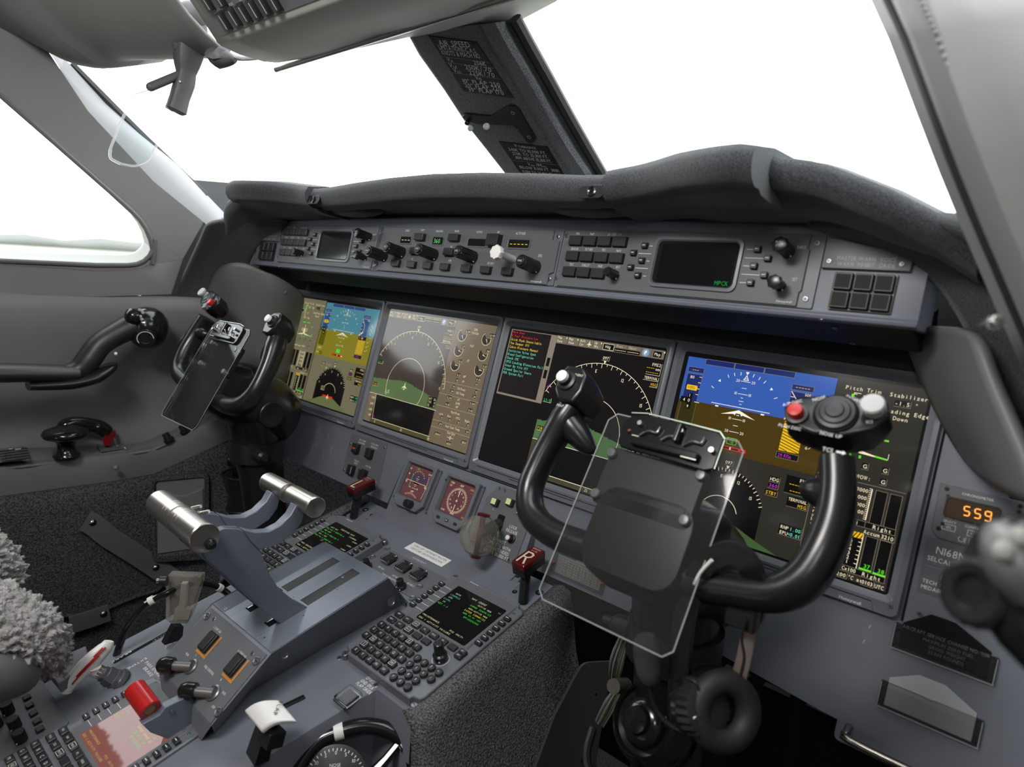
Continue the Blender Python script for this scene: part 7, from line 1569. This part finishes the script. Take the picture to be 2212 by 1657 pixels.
# ---- sheepskin seat corner, lower left
SK=mat('grey_sheepskin',(.34,.33,.32),.95,0,.1,bump=(140,1.0,.012),mottle=(90,.72,1.12),sheen=.4)
Ss=lambda px,py,s_:S(px,py,s_)
t=thing('pilot_seat','corner of a pilot seat covered in fluffy pale grey sheepskin, lower left','seat',tuple(Ss(-60,1500,.76)))
def fleece(name,pts,rads,lab):
    mb=MB(); mb.tube(pts,rads,SK,20,5); o=build(name,mb,t,ang=180,sub=3,label=lab)
    tx=bpy.data.textures.new('fleece','CLOUDS'); tx.noise_scale=.011; tx.noise_depth=4; tx.noise_type='HARD_NOISE'; d=o.modifiers.new('fluff','DISPLACE'); d.texture=tx; d.strength=.020; d.mid_level=.5; d.texture_coords='LOCAL'
fleece('armrest',[Ss(-170,1180,.80),Ss(-90,1190,.82),Ss(-45,1215,.84),Ss(0,1245,.86),Ss(38,1275,.87)],[.042,.044,.042,.034,.018],'sheepskin covered armrest')
fleece('cushion_cover',[Ss(-200,1330,.75),Ss(-110,1332,.75),Ss(-30,1350,.77),Ss(55,1378,.79),Ss(102,1408,.83),Ss(122,1446,.85)],[.046,.050,.052,.044,.030,.018],'fluffy sheepskin cover')
for nm,(u0,v0,u1,v1),(h0,h1) in (('seat_pan',(-760,760,-300,1220),(380,470)),('backrest',(-760,1180,-300,1300),(380,1150)),('seat_base',(-680,840,-380,1160),(0,380))):
    mb=MB(); mb.prism(Fr((0,0,0),(0,-1,0)),rrect(u0,v0,u1,v1,50,4),h0,h1,LEAD,25 if nm!='seat_base' else 5); build(nm,mb,t)
mb=MB(); mb.tube([Ss(-170,1282,.83),Ss(-60,1290,.845),Ss(5,1300,.86)],[.034,.032,.022],LEA,16,2); build('armrest_base',mb,t)
mb=MB(); mb.tube([Ss(-190,1462,.735),Ss(-80,1450,.745),Ss(0,1452,.76),Ss(52,1458,.79)],[.042,.040,.034,.022],LEAD,16,3); build('leather_base',mb,t)
# ================================================================ right part of the board
F=DPF
t=thing('chronometer','panel clock with glowing orange digits reading 5:59 at the right edge','clock',tuple(F.P(710,161,0)))
mb=MB(); mb.prism(F,[(674,103),(752,103),(752,160),(740,162),(682,161),(675,154)],-3.2,-.8,GREYD,.5); build('faceplate',mb,t)
mb=MB(); O=lambda e,h:(rrect(684-e,116-e,729+e,135+e,3,3),h); mb.ring(F,[O(1.6,-1),O(1.6,2.2)],[O(.2,2.2),O(0,0)],BLK); mb.box(F,684,116,729,135,-.8,-.3,glow('clock_window',(.040,.024,.014),1,.15)); build('window',mb,t)
mb=MB(); OR=glow('orange_digit',(1.0,.33,.05),1.9)
def seg7(mb,F,u,v,w_,hh,dgt,m):
    L={'5':'afgcd','9':'abcdfg'}[dgt]; S_={'a':((0,0),(w_,0)),'g':((0,hh/2),(w_,hh/2)),'d':((0,hh),(w_,hh)),'f':((0,0),(0,hh/2)),'b':((w_,0),(w_,hh/2)),'c':((w_,hh/2),(w_,hh)),'e':((0,hh/2),(0,hh))}
    for c in L: 
        (a,b),(c2,d)=S_[c]; e=.4; 
        if a==c2: mb.line(F,[(u+a-(b-hh/2)*-.06,v+b+e),(u+c2,v+d-e)],1.25,.0,m)
        else: mb.line(F,[(u+a+e,v+b),(u+c2-e,v+d)],1.25,.0,m)
for u,d in ((700,'5'),(709.5,'5'),(718.5,'9')): seg7(mb,F,u,121,5,9.5,d,OR)
mb.rect(F,706.4,123.5,707.2,124.3,.0,mat('dim_colon',(.2,.15,.1),.5)); mb.rect(F,706.4,127,707.2,127.8,.0,MATS['dim_colon']); build('digits',mb,t,label='glowing orange digits')
legend(F,t,[(709,110,'CHRONOMETER',2.6,'C',1.0),(692,137.8,'GMT  LT',2.2,'C',.9),(716,138.0,'FT   ET',2.2,'C',.9),(690,142.4,'SELECT',2.6,'C',.9),(712,142.4,'CONTROL',2.6,'C',.9),(690,148.6,'SEL',2.8,'C',.9),(713,148.9,'CTL',2.8,'C',.9)],-.6)
mb=MB(); WB2=mat('legend_box',(.5,.5,.49),.6)
for u,v in ((690,147.2),(713,147.5)): mb.frame(F,u-6,v-3,u+6,v+3,.8,-.6,WB2)
mb.arc(F,703,156,2.6,40,330,.8,-.6,WB2,16); mb.line(F,[(706.5,153),(706.5,159)],.8,-.6,WB2); mb.line(F,[(709.5,153),(709.5,159)],.8,-.6,WB2); build('legend_boxes',mb,t)
for u,v in ((681,107.5),(683.5,115-.5),(745,108),(745,114),(681.5,151),(684,145)): screw(F,u,v,-1,1.9 if (u,v)[0]>683 and u<686 else 2.4,parent=t,m=BLK)
def flatsign(name,lab,u0,v0,u1,v1,lines):
    mb=MB(); mb.box(F,u0,v0,u1,v1,-3,-2.3,GREYD,.5); o=build(name,mb); tag(o,lab,'placard'); b=MB()
    for u,v,s_,sz in lines: b.text(F,u,v,s_,sz,LBL,-2.2,sx=.9)
    build('lettering',b,o)
flatsign('registration_placard','grey placard reading N168 and SELCAL below the clock',673,162,742,191,[(683,177.5,'N168NJ',7.6),(677,186.5,'SELCAL  AB-CD',4.9)])
flatsign('contact_placard','grey placard reading TECH OPS and MEDAIRE below the registration placard',674,193,742,222,[(692,203.5,'N168NJ',5.0),(677,211,'TECH OPS 602',4.0),(677,217.5,'MEDAIRE 602',4.0)])
screw(F,681.5,244.5,-3,3,parent=board)
# clear holders
def holder(name,lab,u0,v0,v1,tp,plate):
    t=thing(name,lab,'card holder',tuple(F.P(u0+46,v1,0)))
    mb=MB(); mb.box(F,u0,v0,u0+93,v1,-3,-1.6,BLK,1.5,.2); build('backing',mb,t)
    if plate=='black':
        mb=MB(); mb.prism(F,[(u0+7,v1-3),(u0+7,v0-2),(u0+30,v0-20),(u0+52,v0-20),(u0+86,v0-3),(u0+86,v1-3)],-1.6,-.6,BLKG,.2); o=build('card',mb,t,label='glossy black card')
        b=MB()
        for u,v,s_ in ((46,3.2,'AIRCRAFT SERVICE CHANGE NO. 008'),(50,9.2,'MAXIMUM ZERO FUEL'),(50,14.6,'GROSS WEIGHT'),(50,20.0,'53,500 POUNDS')): b.text(F,u0+u,v0+v,s_,3.5,mat('grey_print',(.22,.22,.21),.6),-.5,al='C',sx=.85)
        build('lettering',b,t)
    else:
        mb=MB(); AL=mat('satin_aluminium',(.46,.46,.47),.40,.25,.5); mb.prism(F,[(u0+7,v1-3),(u0+7,v0-5),(u0+32,v0-19),(u0+56,v0-19),(u0+86,v0-4),(u0+86,v1-3)],-1.6,-.6,AL,.2); mb.line(F,[(u0+8,v0),(u0+40,v0),(u0+43,v0+2.4),(u0+48,v0+2.4),(u0+50,v0),(u0+85,v0)],.35,-.5,GREYD); build('card',mb,t,label='satin aluminium plate')
    mb=MB(); mb.prism(F,rrect(u0,v0,u0+93,v1,1.5,2),.2,2.4,PLEX,.4); build('clear_cover',mb,t,label='clear cover')
    mb=MB(); mb.line(F,[(u0+1,v0+1),(u0+1,v1),(u0+92,v1),(u0+92,v0+1)],.9,2.5,MATS['plex_edge'] if 'plex_edge' in MATS else PLEX); build('cover_edge',mb,t)
    for u in (3.5,89.5):
        for v in (v0+6,v1-6): screw(F,u0+u,v,1.5,1.8,parent=t,m=BLK)
holder('card_holder','upper clear card holder with a black card reading AIRCRAFT SERVICE CHANGE',662,261,288,0,'black')
holder('card_holder','lower clear card holder with a plain silver plate',661,325,352.5,0,'silver')
# cream weight table under the yoke
t=thing('weight_table_card','cream table card in a clear holder with two red pins, beside the R fire handle','placard',tuple(F.P(255,364,0)))
mb=MB(); mb.prism(F,[(219,362),(219,335),(250,335),(253,330),(282,330),(285,335),(300,335),(300,362)],-3,-2,mat('cream_card',(.52,.50,.43),.6)); build('card',mb,t)
mb=MB(); INK=MATS['black_ink']
for i in range(7): mb.line(F,[(220,338+i*3.7),(299,338+i*3.7)],.35,-1.85,INK)
for u in (219.6,232,243.5,255,266.5,278,289,299.4): mb.line(F,[(u,338),(u,360.2)],.35,-1.85,INK)
nums=[['0','30','60','90','120','150'],['8','38','68','98','128','158'],['100','117','200','270','131','168'],['166','211','241','270','331','330'],['200','271','341','379','361','231']]
for r_,row in enumerate(nums):
    mb.text(F,220.6,344.4+r_*3.7,'Degrees',1.7,INK,-1.8,sx=.8)
    for i,s_ in enumerate(row): mb.text(F,238+i*11.4,344.6+r_*3.7,s_,2.2,INK,-1.8,al='C')
mb.text(F,259,334.4,'COMPASS CORRECTION',1.9,INK,-1.8,al='C'); build('table_print',mb,t)
mb=MB(); mb.prism(F,rrect(212,329,308,366,3,3),-1.4,0,PLEX,.3); build('clear_cover',mb,t,label='clear cover')
for u in (214.5,304.5): mb=MB(); mb.sph(F.P(u,349,0),.0026,RED,12); build('red_pin',mb,t)
# storage tab with grab bar
t=thing('lower_tab_panel','blue grey lower panel tab with a dark metal grab bar at bottom right','panel',tuple(F.P(700,420,0)))
mb=MB(); mb.prism(F,rrect(628,372,1000,408,6,3),-8,-3.2,PB,.6); mb.prism(F,[(760,345),(1000,345),(1000,374),(700,374)],-9,-3.4,PB); build('panel',mb,t)
mb=MB(); mb.tube([F.P(641,388,-4),F.P(641,393,6),F.P(646,397,12),F.P(720,398,13),F.P(800,399,13)],.0042,mat('dark_chrome',(.30,.28,.26),.2,1.0),12,3); build('grab_bar',mb,t,label='dark metal grab bar')
# dark footwell: rudder pedals and slats behind
mb=MB(); 
for i in range(7): mb.box(Fr((0,.10,0),(0,0,-1)),300+i*62,-560,340+i*62,-120,0,12,DARK,2)
tag(build('footwell_ribs',mb),'barely visible dark vertical ribs in the footwell below the right panel','ribs',kind='stuff')
mb=MB(); a=Vector((.55,-.12,.30)); FP_=Fr(a,(0,-.3,-1)); mb.box(FP_,-150,-60,-30,60,-10,6,BLK,8,2); 
tag(build('rudder_pedal',mb),'dark rudder pedal deep in the right footwell, left one','pedal')
mb=MB(); mb.box(FP_,40,-60,160,60,-10,6,BLK,8,2); tag(build('rudder_pedal',mb),'dark rudder pedal deep in the right footwell, right one','pedal')
# kick plate on the flank of the pedestal
t=thing('kick_plate','dark flat kick plate on the lower right flank of the pedestal','plate',tuple(at(1260,1657,x=.30)))
KX=Fr(at(1245,1520,x=.315),(.30,-.02,-.95),(0,1,.0)); KX.n=Vector((.95,0,.3)).normalized()
cs=[KX.uv(*q_) for q_ in arcpx([(1322,1430,0),(1258,1432,14),(1240,1462,10),(1195,1545,0),(1130,1720,0),(1275,1720,0)],3)]
mb=MB(); mb.prism(KX,cs,-2,2,mat('dark_slate_plate',(.035,.038,.043),.45),.4); build('plate',mb,t)
for a,b in ((1285,1500),(1256,1641),(1272,1634),(1315,1456)): u,v=KX.uv(a,b); screw(KX,u,v,1.5,2.6,parent=t,m=BLKG)
# wire bundle below the yoke
t=thing('wire_bundle','bundle of thin tan and green wires hanging in the shadow below the right yoke','wires',tuple(at(1315,1530,x=.40)))
cols_=[mat('wire_tan',(.10,.09,.06),.5),mat('wire_green',(.05,.07,.05),.5),mat('wire_white',(.16,.16,.15),.5)]
rn=random.Random(9)
for c_ in range(3):
    mb=MB()
    for i in range(5):
        o_=Vector((rn.uniform(-.008,.008),rn.uniform(-.008,.008),0)); mb.tube([at(1352,1378,x=.40)+o_,at(1338,1425,x=.405)+o_*1.4,at(1330,1470,x=.40)+o_,at(1338,1485,x=.40)+o_*.6,at(1322,1520,x=.40)+o_*1.2,at(1300,1560,x=.39)+o_],.0011,cols_[c_],5,3)
    build('wires',mb,t)['kind']='stuff'
mb=MB(); mb.tube([at(1325,1483,x=.415),at(1352,1480,x=.415)],.009,mat('cable_tie',(.08,.075,.06),.5),10,1); build('cable_tie',mb,t)
# ---- headset hung on the right yoke
t=thing('headset','black aviation headset with foam microphone hanging from the right yoke','headset',tuple(at(1500,1600,y=-.30)))
Y=-.315; h_=lambda a,b,dy=0:at(a,b,y=Y+dy)
mb=MB(); sec=[(-1,-.35),(1,-.35),(1,.35),(-1,.35)]
mb.tube([h_(1466,1500),h_(1470,1430),h_(1478,1340),h_(1500,1260),h_(1530,1215),h_(1566,1194),h_(1600,1200),h_(1625,1235),h_(1632,1290,.02),h_(1626,1330,.03)],[.010]*10,BLK,8,4,sec=[(x*.35,y*2.8) for x,y in sec],up=(0,1,0)); build('headband',mb,t,ang=50)
mb=MB(); mb.tube([h_(1500,1262,-.012),h_(1514,1236,-.012),h_(1538,1210,-.012)],.0016,WHT,6,4); build('band_lettering',mb,t,label='worn white lettering')
PK=mat('strap_metal',(.32,.26,.24),.4,.6)
mb=MB(); mb.tube([h_(1464,1402),h_(1462,1460),h_(1462,1500)],.0065,PK,6,1,sec=[(-.15,-1),(.15,-1),(.15,1),(-.15,1)],up=(0,1,0)); mb.tube([h_(1620,1330,.02),h_(1612,1400,.02),h_(1596,1465,.02)],.0065,PK,6,3,sec=[(-.15,-1),(.15,-1),(.15,1),(-.15,1)],up=(0,1,0)); build('slider',mb,t,label='bare metal slider')
mb=MB(); mb.box(Fr(h_(1605,1320,.01),(0,0,-1)),-14,-16,14,16,-6,6,BLK,3,2); build('slider_block',mb,t)
cu_=mat('soft_black_cushion',(.017,.017,.018),.6,bump=(700,.3,.0004))
def torus(mb,c,ax,Rr,r,m,fl=1.0,n=30):
    ax=Vector(ax).normalized(); a=ax.cross(Vector((0,0,1))).normalized(); b=ax.cross(a); P=[c+(a*math.cos(2*PI*i/n)*fl+b*math.sin(2*PI*i/n))*Rr for i in range(n+1)]; mb.tube(P,r,m,12,1)
c=h_(1562,1536); ax=Vector((.75,-.55,.35)).normalized()
mb=MB(); torus(mb,c,ax,.025,.0115,cu_); build('ear_cushion',mb,t,ang=80)
mb=MB(); mb.lathe(c-ax*.034,ax,[(0,.016),(.004,.028),(.012,.035),(.024,.036),(.028,.034)],BLKG,30); build('ear_cup',mb,t)
c2=h_(1518,1528,-.012); ax2=Vector((-.80,.35,-.42)).normalized()
mb=MB(); mb.lathe(c2,ax2,[(-.010,.018),(-.008,.025),(.004,.027),(.010,.025)],cu_,44,.10); mb.lathe(c2,ax2,[(.008,.024),(.012,.026),(.020,.024),(.026,.014),(.027,.002)],BLKG,28); build('ear_cup',mb,t)
mb=MB(); mb.sph(h_(1485,1548,-.03),.004,CHR,10); mb.cyl(h_(1494,1545,-.03),h_(1500,1552,-.03),.004,.004,WHT,10); build('boom_hinge',mb,t)
mb=MB(); mb.tube([h_(1405,1476,-.02),h_(1408,1505,-.02),h_(1422,1540,-.02),h_(1450,1568,-.02),h_(1480,1580,-.02)],.0022,BLK,8,4); build('microphone_boom',mb,t)
mb=MB(); mb.lathe(h_(1406,1475,-.02),(h_(1398,1400,-.02)-h_(1406,1475,-.02)),[(0,.007),(.004,.010),(.012,.0125),(.030,.0135),(.040,.012),(.045,.008),(.046,.002)],mat('grey_foam',(.045,.047,.048),.95,bump=(900,.8,.001)),20); build('foam_windscreen',mb,t,label='dark grey foam windscreen')
mb=MB(); P=[h_(1447+0,1470,-.02),h_(1447,1500,-.02),h_(1460,1522,-.02),h_(1482,1527,-.02),h_(1505,1518,-.02),h_(1512,1498,-.02),h_(1503,1476,-.02),h_(1486,1466,-.02)]; mb.tube(P,.0013,BLK,6,4); build('cord',mb,t); mb=MB(); mb.tube([h_(1610,1340,.0),h_(1602,1380,.0),h_(1608,1420,.0),h_(1600,1460,.0)],.0014,BLK,6,3); build('cord',mb,t); mb=MB(); mb.tube([h_(1470,1540,-.02),h_(1500,1575,-.02),h_(1540,1590,-.02)],.0014,BLK,6,3); build('cord',mb,t)
# ---- right hand controller beside the lens, out of focus
t=thing('side_controller','large blurred black and silver hand controller at the right edge of the view','hand controller',tuple(S(2180,1400,.33)))
q=lambda a,b,s_=.33:S(a,b,s_)
mb=MB(); mb.tube([q(2330,1400,.30),q(2270,1330,.31),q(2215,1275,.32),q(2180,1225,.335),q(2190,1175,.34),q(2240,1140,.34)],[.024,.026,.024,.020,.016,.008],BLKS,20,4); build('body',mb,t,ang=80)
mb=MB(); a=q(2110,1280,.32); ax=Vector((-.75,-.10,.10)).normalized(); ax=((CAM-a).normalized()*.55+CR*-.8+Vector((0,0,.1))).normalized()
mb.lathe(a,ax,[(-.020,.013),(-.018,.0165),(.0,.0175),(.004,.0165),(.0055,.014),(.005,.009),(.002,.007),(.002,.001)],BLK,40,.045); build('thumb_wheel',mb,t,label='ribbed black wheel')
mb=MB(); SV=mat('satin_silver',(.22,.22,.218),.45,.6); mb.tube([q(2150,1150,.312),q(2172,1178,.302),q(2200,1225,.296),q(2240,1290,.295)],[.006,.011,.013,.010],SV,16,3); build('silver_cap',mb,t,ang=80,label='satin silver cap')
for a_,b_,r in ((2168,1190,.0036),(2208,1160,.0036)): 
    mb=MB(); p=q(a_,b_,.288); n_=(CAM-p).normalized(); mb.lathe(p-n_*.004,n_,[(0,r*1.25),(.002,r*1.2),(.0022,r),(.005,r*.95),(.006,r*.5)],mat('pale_button',(.36,.37,.35),.45),20); build('push_button',mb,t)
# ================================================================ grouping, sub-parts, clean up
if _cu: bpy.data.objects.remove(_cu[1]); bpy.data.curves.remove(_cu[0])
def kids(o): return [c for c in ALL if c.parent==o]
def ctr(o):
    b=[Vector(v) for v in o.bound_box]; return sum(b,Vector())/8
HOST={'screw':('faceplate','bezel','plate','case','backing','cover_plate','end_cheek'),'legend':('faceplate','case'),'maker_lettering':('bezel','faceplate'),'lettering':('faceplate','card'),'hatched_border':('faceplate',),'hold_down_screw':('case',),'light_sensor':('bezel','case'),'quarter_turn_fastener':('faceplate',),
 'knob_cap':('baro_knob','set_knob'),'clear_guard':('push_switch',),'thumb_button':('grip',),'ball_tip':('sleeve',),'event_button':('button_socket',),'disconnect_button':('button_socket',),'stud':('mounting_plate',),'spring_wires':('spring_clip',),'rivet':('spring_clip','bracket'),'red_stripe':('grip',),'brass_bore':('grip',),'white_markings':('outer_head',),'plate_edge':('clip_plate',),'band_lettering':('headband',),'slider':('headband',),'foam_windscreen':('microphone_boom',),'boom_hinge':('microphone_boom',),'digits':('window',),'readout_window':('faceplate',),'legend_boxes':('faceplate',),'table_print':('card',),'red_pin':('clear_cover',),'cover_edge':('clear_cover',),'dial':('head',),'push_button':('silver_cap','head'),'thumb_hat':('head',),'locating_pin':('grip',),'inner_rib':('clear_handle',),'release_button':('clear_handle',),'core':('clear_wheel',),'rocker_switch':('faceplate',),'lever_slot':('cover_plate',),'brush_slot':('cover_plate',),'letter':('grip',),'shield_edge':('clear_shield',),'hose':('ball',)}
base=lambda o:o.name.split('.')[0]
for t in [o for o in ALL if o.parent is None]:
    ch=kids(t)
    for c in ch:
        h=HOST.get(base(c)); 
        if not h: continue
        if base(t) in('flight_computer_keypad',) and base(c)=='screw': continue
        for nm in h:
            cand=[k for k in ch if base(k)==nm and k!=c and k.parent==t]
            if cand:
                c.parent=min(cand,key=lambda k:(ctr(k)-ctr(c)).length); break
GRP={'flight_display':'outer flight displays','map_display':'middle map displays','display_controller':'display controllers','warning_light_cluster':'warning light clusters','standby_display':'standby displays','throttle_lever':'throttle levers','reverser_lever':'thrust reverser levers','flight_computer_keypad':'flight computer keypads','fuel_control_lever':'fuel control levers','fire_handle':'fire handles','control_yoke':'control yokes','leather_strap':'leather straps on the left wall','card_holder':'clear card holders','upholstery_button':'leather buttons on the left wall','glareshield_sleeve':'glareshield sleeves','glareshield_cheek':'glareshield cheeks','glareshield_bump':'bumps under the glareshield','snap_tab':'snap tabs on the glareshield','pedestal_flank':'carpeted pedestal flanks','shade_pin':'chrome shade pins','eyeball_outlet':'eyeball outlets by the yokes','rudder_pedal':'rudder pedals','padded_corner_panel':'padded corner panels','visor_mount':'visor mounts'}
for t in [o for o in ALL if o.parent is None]:
    if base(t) in GRP and 'group' not in t and t.get('kind')!='structure': t['group']=GRP[base(t)]
for o in ALL:
    if '_loc' in o: del o['_loc']
